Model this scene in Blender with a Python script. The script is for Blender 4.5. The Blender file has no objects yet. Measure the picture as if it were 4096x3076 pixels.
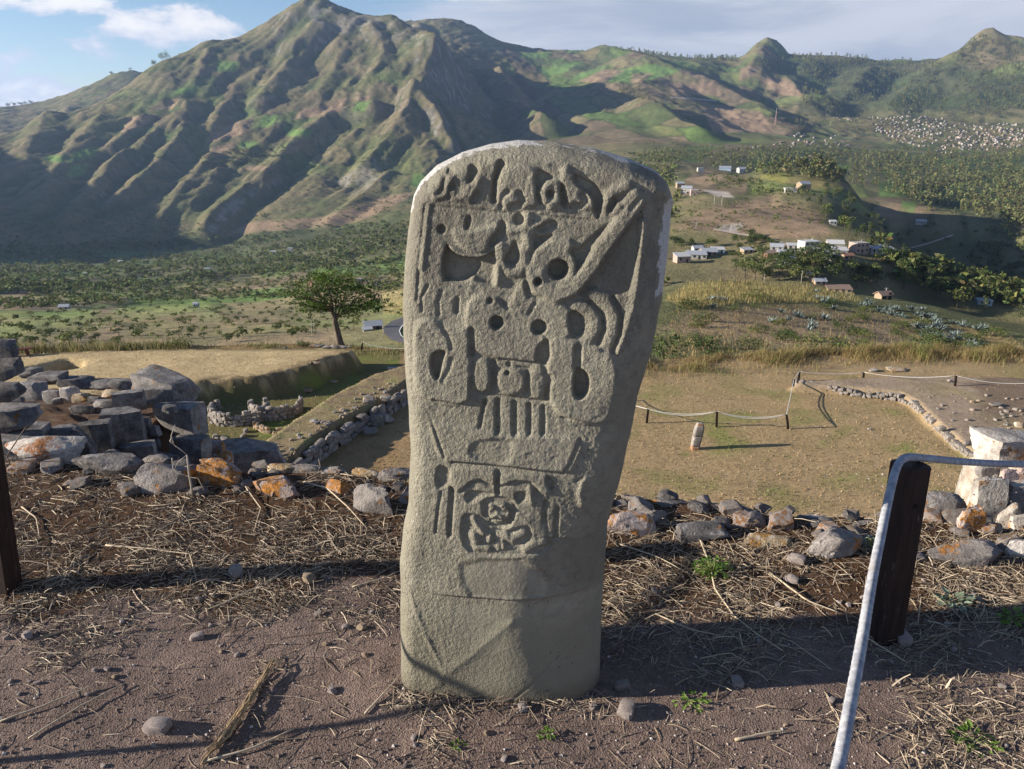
import bpy, bmesh, math, random
import numpy as np
from mathutils import Vector, Matrix
random.seed(7); np.random.seed(7)
R = math.radians
scene = bpy.context.scene
COL = scene.collection

# ------------------------------------------------------------------ camera
CAMH, PITCH, FPX, IW, IH = 1.6, R(19.4), 760.0, 1024.0, 769.0
cam_d = bpy.data.cameras.new('camera'); cam = bpy.data.objects.new('camera', cam_d)
COL.objects.link(cam); scene.camera = cam
cam.location = (0, 0, CAMH); cam.rotation_euler = (math.pi/2 - PITCH, 0, 0)
cam_d.sensor_width = 36.0; cam_d.lens = FPX/IW*36.0
cam_d.clip_start = 0.05; cam_d.clip_end = 60000

# ------------------------------------------------------------------ sun and sky
SUN_EL, SUN_AZ = R(16.0), R(5.5)      # azimuth measured from -x towards the camera side
sdir = Vector((-math.cos(SUN_EL)*math.cos(SUN_AZ), -math.cos(SUN_EL)*math.sin(SUN_AZ), math.sin(SUN_EL)))
sun_d = bpy.data.lights.new('sun', 'SUN'); sun_d.energy = 5.0; sun_d.angle = R(0.55)
sun_d.color = (1.0, 0.90, 0.75)
sun = bpy.data.objects.new('sun', sun_d); COL.objects.link(sun)
sun.rotation_euler = sdir.to_track_quat('Z', 'Y').to_euler(); sun.location = (-30, -4, 30)

world = bpy.data.worlds.new('World'); scene.world = world; world.use_nodes = True
wt = world.node_tree; wt.nodes.clear()
def WN(t, **k):
    n = wt.nodes.new(t)
    for a, b in k.items(): setattr(n, a, b)
    return n
def wl(a, b): wt.links.new(a, b)
def wmath(op, a, b=None, c=None, clamp=False):
    n = WN('ShaderNodeMath', operation=op); n.use_clamp = clamp
    for i, x in enumerate((a, b, c)):
        if x is None: continue
        if isinstance(x, (int, float)): n.inputs[i].default_value = x
        else: wl(x, n.inputs[i])
    return n.outputs[0]
sky = WN('ShaderNodeTexSky'); sky.sky_type = 'NISHITA'; sky.sun_disc = False
sky.sun_elevation = SUN_EL; sky.sun_rotation = math.atan2(sdir.x, sdir.y)
sky.altitude = 2000; sky.air_density = 1.0; sky.dust_density = 0.2; sky.ozone_density = 1.6
tc = WN('ShaderNodeTexCoord'); sep = WN('ShaderNodeSeparateXYZ'); wl(tc.outputs['Generated'], sep.inputs[0])
SX, SY, SZ = sep.outputs
az = wmath('ARCTAN2', SX, SY)
def wnoise(scale, detail, rough, sx, sy, off=0.0, dist=0.0):
    c = WN('ShaderNodeCombineXYZ'); wl(wmath('MULTIPLY', az, sx), c.inputs[0]); wl(wmath('MULTIPLY', SZ, sy), c.inputs[1]); c.inputs[2].default_value = off
    n = WN('ShaderNodeTexNoise'); n.inputs['Scale'].default_value = scale; n.inputs['Detail'].default_value = detail
    n.inputs['Roughness'].default_value = rough; n.inputs['Distortion'].default_value = dist
    wl(c.outputs[0], n.inputs['Vector']); return n.outputs['Fac']
def wramp(x, a, b):
    n = WN('ShaderNodeMapRange'); n.interpolation_type = 'SMOOTHSTEP'
    wl(x, n.inputs[0]); n.inputs[1].default_value = a; n.inputs[2].default_value = b; return n.outputs[0]
# layered cloud: a high sheet over the right half of the sky, heaps of cumulus low on the left
sheet_n = wnoise(2.4, 6, 0.52, 1.0, 4.5, 3.1, 0.4)
side = wramp(az, -0.40, 0.12)
sheet = wramp(wmath('ADD', sheet_n, wmath('MULTIPLY', side, 0.36)), 0.56, 0.80)
cum_n = wnoise(7.5, 9, 0.60, 1.0, 2.3, 1.7, 0.25)
low = wramp(SZ, 0.19, 0.03)
cum = wramp(wmath('ADD', cum_n, wmath('MULTIPLY', low, 0.10)), 0.545, 0.64)
cl = wmath('MULTIPLY', wmath('MAXIMUM', sheet, cum), wramp(SZ, 0.50, 0.16))
shade_n = wnoise(3.2, 7, 0.6, 1.0, 5.0, 9.3, 0.5)
bg_sky = WN('ShaderNodeMixRGB'); bg_sky.blend_type = 'MIX'
ccol = WN('ShaderNodeMixRGB')      # cloud tone: sunlit white heaps / grey-lilac sheet
gr = WN('ShaderNodeMixRGB'); gr.inputs[1].default_value = (4.2, 4.7, 5.9, 1); gr.inputs[2].default_value = (6.6, 6.8, 7.7, 1)
wl(wramp(shade_n, 0.36, 0.66), gr.inputs[0])
wh = WN('ShaderNodeMixRGB'); wh.inputs[1].default_value = (6.6, 7.0, 8.3, 1); wh.inputs[2].default_value = (10.2, 9.9, 9.7, 1)
wl(wramp(cum_n, 0.50, 0.66), wh.inputs[0])
wl(side, ccol.inputs[0]); wl(wh.outputs[0], ccol.inputs[1]); wl(gr.outputs[0], ccol.inputs[2])
wl(wmath('MULTIPLY', cl, 0.94), bg_sky.inputs[0]); 
skyt = WN('ShaderNodeMixRGB'); skyt.blend_type = 'MULTIPLY'; skyt.inputs[0].default_value = 1.0; skyt.inputs[2].default_value = (1.22, 1.24, 1.34, 1)
wl(sky.outputs[0], skyt.inputs[1]); wl(skyt.outputs[0], bg_sky.inputs[1]); wl(ccol.outputs[0], bg_sky.inputs[2])
bg = WN('ShaderNodeBackground'); bg.inputs[1].default_value = 0.052; wl(bg_sky.outputs[0], bg.inputs[0])
wo = WN('ShaderNodeOutputWorld'); wl(bg.outputs[0], wo.inputs[0])

vs = scene.view_settings; vs.view_transform = 'Standard'; vs.look = 'None'; vs.exposure = 1.05; vs.gamma = 1.0; vs.use_curve_mapping = False

# ------------------------------------------------------------------ pixel helpers (photo scaled to 1024 x 769)
CP, SP = math.cos(PITCH), math.sin(PITCH)
def ray(u, v):
    dx = (np.asarray(u, float)-IW/2)/FPX; dy = (IH/2-np.asarray(v, float))/FPX
    return np.stack([dx, CP+dy*SP, -SP+dy*CP], -1)
def on_z(u, v, z=0.0):
    d = ray(u, v); t = (z-CAMH)/d[..., 2]
    return np.stack([d[..., 0]*t, d[..., 1]*t, np.zeros_like(t)+z], -1)
def on_y(u, v, y):
    d = ray(u, v); t = y/d[..., 1]
    return np.stack([d[..., 0]*t, np.zeros_like(t)+y, CAMH+d[..., 2]*t], -1)
def at_dep(u, v, zc):
    return np.array([0, 0, CAMH]) + ray(u, v)*np.asarray(zc, float)[..., None]
def proj(p):
    p = np.asarray(p, float); x, y, z = p[..., 0], p[..., 1], p[..., 2]-CAMH
    zc = y*CP - z*SP; yc = y*SP + z*CP
    return IW/2 + FPX*x/zc, IH/2 - FPX*yc/zc, zc
def azte(u, v):
    d = ray(u, v); h = np.hypot(d[..., 0], d[..., 1]); return np.arctan2(d[..., 0], d[..., 1]), d[..., 2]/h

# ------------------------------------------------------------------ noise (numpy gradient noise)
_rs = np.random.RandomState(11); _perm = _rs.permutation(512); _perm = np.concatenate([_perm, _perm, _perm])
_g3 = _rs.normal(size=(512, 3)); _g3 /= np.linalg.norm(_g3, axis=1)[:, None]
def perlin(x, y, z=0.0):
    x, y, z = np.broadcast_arrays(np.asarray(x, float), np.asarray(y, float), np.asarray(z, float))
    xi, yi, zi = np.floor(x).astype(int), np.floor(y).astype(int), np.floor(z).astype(int)
    xf, yf, zf = x-xi, y-yi, z-zi
    fu, fv, fw = [t*t*t*(t*(t*6-15)+10) for t in (xf, yf, zf)]
    out = 0
    for i in (0, 1):
        for j in (0, 1):
            for k in (0, 1):
                g = _g3[_perm[_perm[_perm[(xi+i) & 511]+((yi+j) & 511)]+((zi+k) & 511)]]
                d = g[..., 0]*(xf-i)+g[..., 1]*(yf-j)+g[..., 2]*(zf-k)
                out = out + d*(fu if i else 1-fu)*(fv if j else 1-fv)*(fw if k else 1-fw)
    return out
def fbm(x, y, z=0.0, o=4, gain=0.5, lac=2.07):
    s, a = 0, 1.0
    for i in range(o):
        s = s + a*perlin(np.asarray(x)*lac**i+17.3*i, np.asarray(y)*lac**i-9.1*i, np.asarray(z)*lac**i+4.7*i); a *= gain
    return s
def ridged(x, y, z=0.0, o=4, gain=0.5, lac=2.1):
    s, a = 0, 1.0
    for i in range(o):
        s = s + a*(1-np.abs(perlin(np.asarray(x)*lac**i+31.3*i, np.asarray(y)*lac**i+5.1*i, np.asarray(z)))*2.2); a *= gain
    return s
def sstep(a, b, x):
    t = np.clip((x-a)/(b-a), 0, 1); return t*t*(3-2*t)
def poly_dist(px, py, pts, closed=False):
    pts = np.asarray(pts, float); n = len(pts); best = np.full(np.shape(px), 1e18)
    for i in range(n if closed else n-1):
        a, b = pts[i], pts[(i+1) % n]; d = b-a; L = max(d@d, 1e-12)
        t = np.clip(((px-a[0])*d[0]+(py-a[1])*d[1])/L, 0, 1)
        best = np.minimum(best, (px-a[0]-t*d[0])**2+(py-a[1]-t*d[1])**2)
    return np.sqrt(best)
def in_poly(px, py, pts):
    pts = np.asarray(pts, float); n = len(pts); c = np.zeros(np.shape(px), bool)
    for i in range(n):
        x1, y1 = pts[i]; x2, y2 = pts[(i+1) % n]
        if y1 == y2: continue
        c ^= ((y1 > py) != (y2 > py)) & (px < (x2-x1)*(py-y1)/(y2-y1)+x1)
    return c
def sdf_poly(px, py, pts):
    d = poly_dist(px, py, pts, True); return np.where(in_poly(px, py, pts), -d, d)

# ------------------------------------------------------------------ objects
def new_mesh(name, V, F, smooth=True, cols=None, uvs=None):
    """V (n,3); F: (m,3) or (m,4) array, or a list of such arrays."""
    me = bpy.data.meshes.new(name); V = np.ascontiguousarray(V, dtype=np.float32)
    Fs = F if isinstance(F, list) else [F]
    Fs = [np.asarray(f, dtype=np.int32) for f in Fs if len(f)]
    me.vertices.add(len(V)); me.vertices.foreach_set('co', V.ravel())
    nl = sum(f.size for f in Fs); npoly = sum(len(f) for f in Fs)
    me.loops.add(nl); me.loops.foreach_set('vertex_index', np.concatenate([f.ravel() for f in Fs]))
    tot = np.concatenate([np.full(len(f), f.shape[1], np.int32) for f in Fs]); st = np.concatenate([[0], np.cumsum(tot)[:-1]]).astype(np.int32)
    me.polygons.add(npoly); me.polygons.foreach_set('loop_start', st)
    me.polygons.foreach_set('use_smooth', np.full(npoly, smooth, bool))
    me.update(calc_edges=True)
    if cols is not None:
        ca = me.color_attributes.new('Col', 'FLOAT_COLOR', 'POINT'); c = np.ones((len(V), 4), np.float32); c[:, :cols.shape[1]] = cols
        ca.data.foreach_set('color', c.ravel())
    me.validate()
    return me
def tag(o, label=None, cat=None, group=None, kind=None):
    for k, x in (('label', label), ('category', cat), ('group', group), ('kind', kind)):
        if x: o[k] = x
    return o
def obj(name, me, mat=None, parent=None, loc=None, rot=None, scale=None):
    o = bpy.data.objects.new(name, me); COL.objects.link(o)
    if mat is not None and me is not None:
        if len(me.materials) == 0: me.materials.append(mat)
    if parent is not None: o.parent = parent
    if loc is not None: o.location = [float(a) for a in loc]
    if rot is not None: o.rotation_euler = rot
    if scale is not None: o.scale = (scale,)*3 if isinstance(scale, (int, float)) else scale
    return o
def empty(name, loc=(0, 0, 0), rz=0.0):
    o = bpy.data.objects.new(name, None); COL.objects.link(o); o.location = [float(a) for a in loc]; o.rotation_euler = (0, 0, rz)
    o.empty_display_size = 0.1
    return o
def copy_tree(o, parent=None):
    c = o.copy(); COL.objects.link(c); c.parent = parent
    for ch in list(o.children): copy_tree(ch, c)
    return c
def grid_faces(nr, nc, wrap=False):
    i = np.arange(nr-1)[:, None]; j = np.arange(nc if wrap else nc-1)[None, :]; j2 = (j+1) % nc
    return np.stack([i*nc+j, i*nc+j2, (i+1)*nc+j2, (i+1)*nc+j], -1).reshape(-1, 4)
class MB:
    """collects simple solids into one mesh"""
    def __init__(s): s.V = []; s.F3 = []; s.F4 = []; s.n = 0; s.C = []
    def add(s, V, F, col=None):
        V = np.asarray(V, float); F = np.asarray(F, int)
        s.V.append(V); (s.F4 if F.shape[1] == 4 else s.F3).append(F+s.n); s.n += len(V)
        if col is not None:
            c = np.asarray(col, float); s.C.append(np.broadcast_to(c, (len(V), 3)))
        return s
    def box(s, c, size, rz=0.0, col=None, taper=1.0, M=None):
        x, y, z = np.asarray(size, float)/2
        V = np.array([[-x, -y, -z], [x, -y, -z], [x, y, -z], [-x, y, -z], [-x*taper, -y*taper, z], [x*taper, -y*taper, z], [x*taper, y*taper, z], [-x*taper, y*taper, z]])
        if M is not None: V = V @ np.asarray(M).T
        ca, sa = math.cos(rz), math.sin(rz); V = np.stack([V[:, 0]*ca-V[:, 1]*sa, V[:, 0]*sa+V[:, 1]*ca, V[:, 2]], 1)+np.asarray(c, float)
        return s.add(V, [[0, 3, 2, 1], [4, 5, 6, 7], [0, 1, 5, 4], [1, 2, 6, 5], [2, 3, 7, 6], [3, 0, 4, 7]], col)
    def tube(s, P, r, n=6, col=None, cap=True):
        P = np.asarray(P, float); m = len(P); r = np.broadcast_to(np.asarray(r, float), (m,))
        T = np.gradient(P, axis=0); T /= np.maximum(np.linalg.norm(T, axis=1)[:, None], 1e-9)
        up = np.array([0, 0, 1.0]) if abs(T[0, 2]) < 0.9 else np.array([1.0, 0, 0])
        A = np.zeros_like(P); a = np.cross(T[0], up); A[0] = a/np.linalg.norm(a)
        for i in range(1, m):
            a = A[i-1]-T[i]*(A[i-1]@T[i]); A[i] = a/max(np.linalg.norm(a), 1e-9)
        B = np.cross(T, A); th = np.arange(n)*2*math.pi/n
        V = P[:, None]+r[:, None, None]*(A[:, None]*np.cos(th)[None, :, None]+B[:, None]*np.sin(th)[None, :, None])
        V = V.reshape(-1, 3); s.add(V, grid_faces(m, n, True), col)
        if cap and n > 2:
            b = s.n-len(V)
            for k in range(1, n-1):
                s.F3.append(np.array([[b, b+k+1, b+k]])); e = b+(m-1)*n; s.F3.append(np.array([[e, e+k, e+k+1]]))
        return s
    def mesh(s, name, smooth=False):
        F = [np.concatenate(f) for f in (s.F4, s.F3) if f]
        return new_mesh(name, np.concatenate(s.V), F, smooth, np.concatenate(s.C) if s.C else None)

# ------------------------------------------------------------------ materials
def mat_new(name):
    m = bpy.data.materials.new(name); m.use_nodes = True; m.node_tree.nodes.clear(); return m
class NT:
    def __init__(s, name):
        s.m = mat_new(name); s.t = s.m.node_tree; s.bs = s.N('ShaderNodeBsdfPrincipled'); s.out = s.N('ShaderNodeOutputMaterial')
        s.L(s.bs.outputs[0], s.out.inputs[0]); s.bs.inputs['Roughness'].default_value = 0.9; s.bs.inputs['Specular IOR Level'].default_value = 0.25
        s._co = None
    def N(s, t, **k):
        n = s.t.nodes.new(t)
        for a, b in k.items(): setattr(n, a, b)
        return n
    def L(s, a, b): s.t.links.new(a, b)
    def setin(s, n, i, x):
        if isinstance(x, (int, float)): n.inputs[i].default_value = x
        elif isinstance(x, (tuple, list)): n.inputs[i].default_value = tuple(x)+((1,) if len(x) == 3 and n.inputs[i].type == 'RGBA' else ())
        else: s.L(x, n.inputs[i])
    def pos(s, obj=False):
        if obj:
            return s.N('ShaderNodeTexCoord').outputs['Object']
        if s._co is None: s._co = s.N('ShaderNodeNewGeometry').outputs['Position']
        return s._co
    def math(s, op, a, b=None, c=None, clamp=False):
        n = s.N('ShaderNodeMath', operation=op); n.use_clamp = clamp
        for i, x in enumerate((a, b, c)):
            if x is not None: s.setin(n, i, x)
        return n.outputs[0]
    def map(s, co, scale=(1, 1, 1), loc=(0, 0, 0), rot=(0, 0, 0)):
        n = s.N('ShaderNodeMapping'); s.L(co, n.inputs[0]); n.inputs['Scale'].default_value = scale; n.inputs['Location'].default_value = loc; n.inputs['Rotation'].default_value = rot
        return n.outputs[0]
    def noise(s, scale, detail=4, rough=0.55, co=None, dist=0.0, col=False):
        n = s.N('ShaderNodeTexNoise'); n.inputs['Scale'].default_value = scale; n.inputs['Detail'].default_value = detail
        n.inputs['Roughness'].default_value = rough; n.inputs['Distortion'].default_value = dist
        s.L(co if co is not None else s.pos(), n.inputs['Vector']); return n.outputs['Color' if col else 'Fac']
    def voro(s, scale, co=None, feature='F1', out='Distance', rnd=1.0):
        n = s.N('ShaderNodeTexVoronoi', feature=feature); n.inputs['Scale'].default_value = scale; n.inputs['Randomness'].default_value = rnd
        s.L(co if co is not None else s.pos(), n.inputs['Vector']); return n.outputs[out]
    def ramp(s, x, a, b, c=0.0, d=1.0, smooth=True):
        n = s.N('ShaderNodeMapRange'); n.interpolation_type = 'SMOOTHSTEP' if smooth else 'LINEAR'
        s.setin(n, 0, x); s.setin(n, 1, a); s.setin(n, 2, b); s.setin(n, 3, c); s.setin(n, 4, d); return n.outputs[0]
    def mix(s, f, a, b, mode='MIX'):
        n = s.N('ShaderNodeMixRGB', blend_type=mode); s.setin(n, 0, f); s.setin(n, 1, a); s.setin(n, 2, b); return n.outputs[0]
    def attr(s, name='Col'):
        n = s.N('ShaderNodeAttribute', attribute_name=name); return n
    def color(s, x): s.setin(s.bs, 'Base Color', x)
    def rough(s, x): s.setin(s.bs, 'Roughness', x)
    def bump(s, h, strength=0.5, dist=0.01):
        n = s.N('ShaderNodeBump'); s.setin(n, 'Strength', strength); n.inputs['Distance'].default_value = dist; s.L(h, n.inputs['Height']); s.L(n.outputs[0], s.bs.inputs['Normal'])
    def rnd(s): return s.N('ShaderNodeObjectInfo').outputs['Random']
# ------------------------------------------------------------------ the carved stela
Y_FACE = 1.80; TH = 0.27
def stela_material():
    n = NT('stela_stone'); p = n.pos(True)
    a = n.noise(5.0, 6, 0.6, p); b = n.noise(38, 5, 0.65, p); c = n.noise(190, 3, 0.6, p)
    col = n.mix(n.ramp(a, 0.3, 0.7), (0.240, 0.224, 0.176), (0.325, 0.302, 0.238))
    col = n.mix(n.ramp(b, 0.42, 0.72, 0, 0.6), col, (0.185, 0.168, 0.135))
    sep = n.N('ShaderNodeSeparateXYZ'); n.L(p, sep.inputs[0]); X, Y, Z = sep.outputs
    # smoother greener mortar lower down and on the right flank
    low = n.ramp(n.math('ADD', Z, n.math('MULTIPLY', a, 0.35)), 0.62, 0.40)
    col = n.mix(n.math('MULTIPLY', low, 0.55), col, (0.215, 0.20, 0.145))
    stain = n.math('MULTIPLY', n.ramp(n.noise(4.2, 6, .68, n.map(p, (1.6, 1, .55))), .46, .66), n.ramp(n.math('ADD', Z, n.math('MULTIPLY', X, .5)), .75, 1.35))
    col = n.mix(n.math('MULTIPLY', stain, .62), col, (.125, .115, .098))
    lich_ = n.math('MULTIPLY', n.ramp(n.noise(16, 6, .72, p), .62, .68), n.ramp(n.noise(2.2, 2, .5, p), .48, .6)); col = n.mix(n.math('MULTIPLY', lich_, .45), col, (.40, .385, .33))
    # pale splashes, tiny chips
    chips = n.math('MULTIPLY', n.ramp(n.noise(70, 3, 0.7, p), 0.69, 0.74), n.ramp(n.noise(3.1, 2, 0.5, p), 0.42, 0.62))
    col = n.mix(n.math('MULTIPLY', chips, 0.75), col, (0.62, 0.60, 0.56))
    # whitewash left along the crown and the right shoulder
    at = n.attr('Col'); sp = n.N('ShaderNodeSeparateColor'); n.L(at.outputs['Color'], sp.inputs[0])
    w = n.ramp(n.math('ADD', sp.outputs[0], n.math('MULTIPLY', n.math('SUBTRACT', n.noise(26, 6, 0.72, p), 0.5), 1.3)), 0.50, 0.58)
    w2 = n.math('MULTIPLY', w, n.ramp(n.noise(120, 3, 0.7, p), 0.33, 0.45))
    col = n.mix(w2, col, (0.56, 0.545, 0.53))
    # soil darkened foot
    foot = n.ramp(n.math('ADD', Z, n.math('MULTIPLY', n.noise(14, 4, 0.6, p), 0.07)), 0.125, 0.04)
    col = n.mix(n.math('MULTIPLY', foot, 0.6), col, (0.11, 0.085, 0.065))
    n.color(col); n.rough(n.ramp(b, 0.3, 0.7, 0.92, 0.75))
    smooth_m = n.ramp(sp.outputs[1], 0.0, 1.0, 1.0, 0.25)
    h = n.math('ADD', n.math('MULTIPLY', n.noise(95, 4, 0.62, p), 1.0), n.math('MULTIPLY', n.noise(260, 3, 0.6, p), 0.5))
    h = n.math('MULTIPLY', h, smooth_m)
    h = n.math('SUBTRACT', h, n.math('MULTIPLY', n.ramp(n.voro(60, p), 0.16, 0.05), n.ramp(n.noise(9, 2, 0.5, p), 0.5, 0.62)))
    n.bump(h, 1.0, 0.011)
    return n.m

def build_stela():
    C1 = lambda P: [on_y((1500+x*.72262)/4, (500+y*.72262)/4, Y_FACE)[[0, 2]] for x, y in P]
    C2 = lambda P: [on_y((1500+x*.78266)/4, (1600+y*.78266)/4, Y_FACE)[[0, 2]] for x, y in P]
    C3 = lambda P: [on_y((1600+x*.49729)/4, (540+y*.49729)/4, Y_FACE)[[0, 2]] for x, y in P]      # upper close-up
    C4 = lambda P: [on_y((1600+x*.40687)/4, (1750+y*.40687)/4, Y_FACE)[[0, 2]] for x, y in P]    # small figure close-up
    px = 0.0023*.72262/4*1.0            # metres per C1 pixel is about 0.0004
    YS = Y_FACE+0.085                   # the silhouette lies a little behind the face
    S = lambda P: [on_y(x, y, YS)[[0, 2]] for x, y in P]
    left = S([(402, 712), (402, 695), (401, 640), (401, 556), (404, 523), (409, 500), (411, 444), (409, 410), (407, 380), (404, 330), (404, 296), (406.5, 259), (409, 230), (412, 208)])
    right = S([(598, 712), (599, 695), (601, 625), (605, 556), (609, 512), (619, 477), (630, 426), (635, 402), (637, 390), (641, 376), (650, 345), (660, 296), (666, 250), (669, 208)])
    top = S([(412, 208), (415, 194), (421, 181), (437, 165), (463, 152), (491, 144), (518.6, 140), (556, 142), (593, 148), (625, 157), (653, 169), (663, 179), (668, 193), (669, 208)])
    left, right, top = map(np.array, (left, right, top))
    ZB = -0.06
    NC, NR = 236, 540
    s = np.linspace(-1, 1, NC); s = np.sin(s*math.pi/2)*0.35+s*0.65
    zs = np.linspace(0, 1, NR)
    # dome height as a function of s
    xl_t, xr_t = top[0, 0], top[-1, 0]; st = (top[:, 0]-xl_t)/(xr_t-xl_t)*2-1
    o = np.argsort(st); ztop = np.interp(s, st[o], top[o, 1])
    Z = ZB + zs[:, None]*(ztop[None, :]-ZB)
    XL = np.interp(Z, left[:, 1], left[:, 0]); XR = np.interp(Z, right[:, 1], right[:, 0])
    X = (XL+XR)/2 + s[None, :]*(XR-XL)/2
    edge = np.array(list(map(tuple, left)) + list(map(tuple, top[1:-1])) + list(map(tuple, right[::-1])))
    edge[0, 1] -= 0.5; edge[-1, 1] -= 0.5
    d_edge = poly_dist(X, Z, edge)
    d_left = poly_dist(X, Z, left); d_right = poly_dist(X, Z, right); d_top = poly_dist(X, Z, top)
    # rounding radius differs: tight on the left and crown, wide on the lower right flank
    up = sstep(0.75, 1.15, Z)
    rr = 0.105*(1-up)+0.085*up
    dl = np.clip(d_left/0.055, 0, 1); dr = np.clip(d_right/np.where(True, 0.115*(1-up)+0.10*up, 0), 0, 1); dt = np.clip(d_top/0.045, 0, 1)
    rnd = lambda q, n: (1-(1-q)**n)**(1/n)
    infl = np.minimum(np.minimum(rnd(dl, 2.4), rnd(dr, 2.1)), rnd(dt, 2.2))
    sm_ = np.clip((d_edge)/0.02, 0, 1)
    # the face itself is gently convex, turning away more strongly to the right low down
    sx = np.clip((X-(XL+XR)/2)/((XR-XL)/2), -1, 1)
    conv = 0.012*np.abs(sx-(-0.1))**2.0*np.where(sx > -0.1, 1, 0.5)*(0.35+1.6*(1-up))
    conv = conv + 0.085*np.clip(sx-0.05, 0, 1)**1.6*(1-sstep(0.35, 0.75, Z))*(0.35+0.65*sstep(0.0,0.15,Z))
    conv = conv - 0.033*sx                       # the slab is turned a little to the left
    h = np.zeros_like(X)
    def blend(m, val):
        nonlocal h
        h = h*(1-m)+val*m
    def chai(P):
        P = np.asarray(P, float); c = P.mean(0); P = c+(P-c)*1.09
        for _ in range(2):
            Q = np.roll(P, -1, 0); P = np.stack([.75*P+.25*Q, .25*P+.75*Q], 1).reshape(-1, 2)
        return P
    def raisep(poly, a, soft=0.008):
        poly = chai(poly); dd = sdf_poly(X, Z, poly); blend(sstep(soft*.7, -soft*1.1, dd), a)
    def raisel(line, w, a, soft=0.008):
        dd = poly_dist(X, Z, line)-w/2; blend(sstep(soft, -soft, dd), a)
    def cutp(poly, a, soft=0.006):
        poly = chai(poly); dd = sdf_poly(X, Z, poly); blend(sstep(soft*.6, -soft, dd), -a)
    def cutl(line, w, a, soft=0.0045):
        nonlocal h
        dd = poly_dist(X, Z, line)-w/2; h = h-a*sstep(soft, -soft, dd)
    def hole(c, r, a, soft=0.004):
        dd = np.hypot(X-c[0][0], Z-c[0][1])-r; blend(sstep(soft*.5, -soft, dd), -a)
    k = 0.00041                       # metres per C1 pixel on the face
    # --- broad raised masses first
    raisep(C1([(525, 1065), (530, 970), (590, 925), (690, 935), (735, 1000), (790, 870), (830, 840), (862, 950), (960, 935), (1040, 975), (1065, 1040), (1060, 1130), (965, 1150), (950, 1275), (820, 1255), (690, 1250), (560, 1215), (530, 1120)]), 0.008)
    raisep(C1([(230, 1110), (300, 1062), (380, 1095), (430, 1105), (522, 1105), (522, 1105), (530, 1300), (530, 1478), (530, 1478), (470, 1515), (350, 1500), (240, 1450), (226, 1300)]), 0.010); cutl(C1([(372, 1090), (412, 1150), (428, 1215)]), 0.008, 0.006)
    raisep(C1([(965, 1145), (1090, 1160), (1140, 1180), (1240, 1190), (1305, 1240), (1310, 1400), (1270, 1565), (1200, 1592), (1040, 1560), (965, 1465), (958, 1290)]), 0.013)
    # --- top row
    raisep(C3([(820, 560), (800, 420), (815, 300), (880, 240), (990, 235), (1080, 265), (1110, 330), (1095, 440), (1090, 560)]), 0.009)
    raisep(C3([(1320, 560), (1300, 420), (1290, 280), (1340, 235), (1390, 300), (1480, 370), (1560, 430), (1600, 560)]), 0.008)
    cutp(C3([(1085, 260), (1150, 285), (1235, 335), (1170, 370), (1140, 430), (1155, 520), (1120, 540), (1095, 470)]), 0.011)
    raisel(C3([(1165, 500), (1150, 440), (1185, 380), (1240, 380), (1270, 430), (1260, 500), (1210, 540)]), 0.020, 0.010)
    hole(C3([(1205, 455)]), 0.008, 0.010)
    cutp(C3([(1275, 385), (1310, 380), (1330, 470), (1345, 560), (1290, 560)]), 0.011)
    cutp(C3([(1395, 295), (1470, 340), (1545, 370), (1600, 440), (1610, 520), (1580, 640), (1545, 610), (1530, 470), (1480, 440), (1400, 380)]), 0.011)
    cutl(C3([(1380, 545), (1450, 545), (1475, 505), (1450, 455)]), 0.013, 0.010)
    cutl(C3([(815, 555), (820, 480), (870, 440)]), 0.010, 0.008)
    cutl(C3([(905, 555), (965, 545), (990, 500), (965, 455)]), 0.013, 0.010)
    cutl(C3([(820, 225), (790, 340), (770, 500)]), 0.017, 0.015)
    raisel(C3([(845, 270), (812, 360), (800, 500)]), 0.012, 0.006)
    hole(C3([(415, 288)]), 0.010, 0.014)
    cutp(C3([(570, 225), (625, 235), (645, 275), (620, 320), (585, 370), (550, 410), (545, 380), (565, 300)]), 0.013)
    cutl(C3([(375, 345), (350, 430), (330, 470)]), 0.011, 0.007)
    raisel(C3([(420, 330), (400, 400), (385, 470), (300, 490), (270, 450)]), 0.013, 0.007)
    cutl(C3([(425, 400), (405, 480)]), 0.011, 0.007)
    raisel(C3([(560, 400), (530, 480), (450, 495), (425, 460)]), 0.014, 0.007)
    raisel(C3([(640, 350), (600, 430), (560, 500)]), 0.014, 0.007)
    cutl(C3([(625, 460), (600, 515)]), 0.012, 0.007)
    # --- band line under the crown
    cutl(C3([(230, 560), (500, 575), (760, 600), (1000, 612), (1250, 640), (1540, 665)]), 0.005, 0.004)
    # --- left eye
    hole(C3([(345, 745)]), 0.010, 0.012)
    cutl(C3([(562, 655), (550, 730)]), 0.010, 0.009)
    raisep(C3([(430, 730), (470, 850), (560, 925), (650, 935), (730, 890), (790, 830), (840, 780), (800, 690), (680, 720), (560, 760)]), 0.009)
    cutp(C3([(800, 670), (850, 690), (850, 750), (830, 800), (760, 880), (715, 880), (735, 800), (790, 745)]), 0.010)
    cutp(C3([(560, 960), (640, 968), (768, 900), (768, 900), (782, 1060), (782, 1188), (782, 1188), (690, 1165), (600, 1130), (560, 1040)]), 0.015, 0.010)
    cutp(C3([(392, 880), (392, 880), (450, 930), (520, 968), (600, 972), (640, 1000), (640, 1040), (590, 1110), (520, 1150), (372, 1138), (372, 1138), (362, 1010)]), 0.026, 0.006)
    raisep(C3([(400, 876), (470, 890), (560, 925), (650, 935), (765, 895), (700, 940), (640, 966), (520, 960), (450, 930)]), 0.012, 0.004)
    raisel(C3([(785, 880), (795, 1040), (785, 1170)]), 0.013, 0.008)
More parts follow.
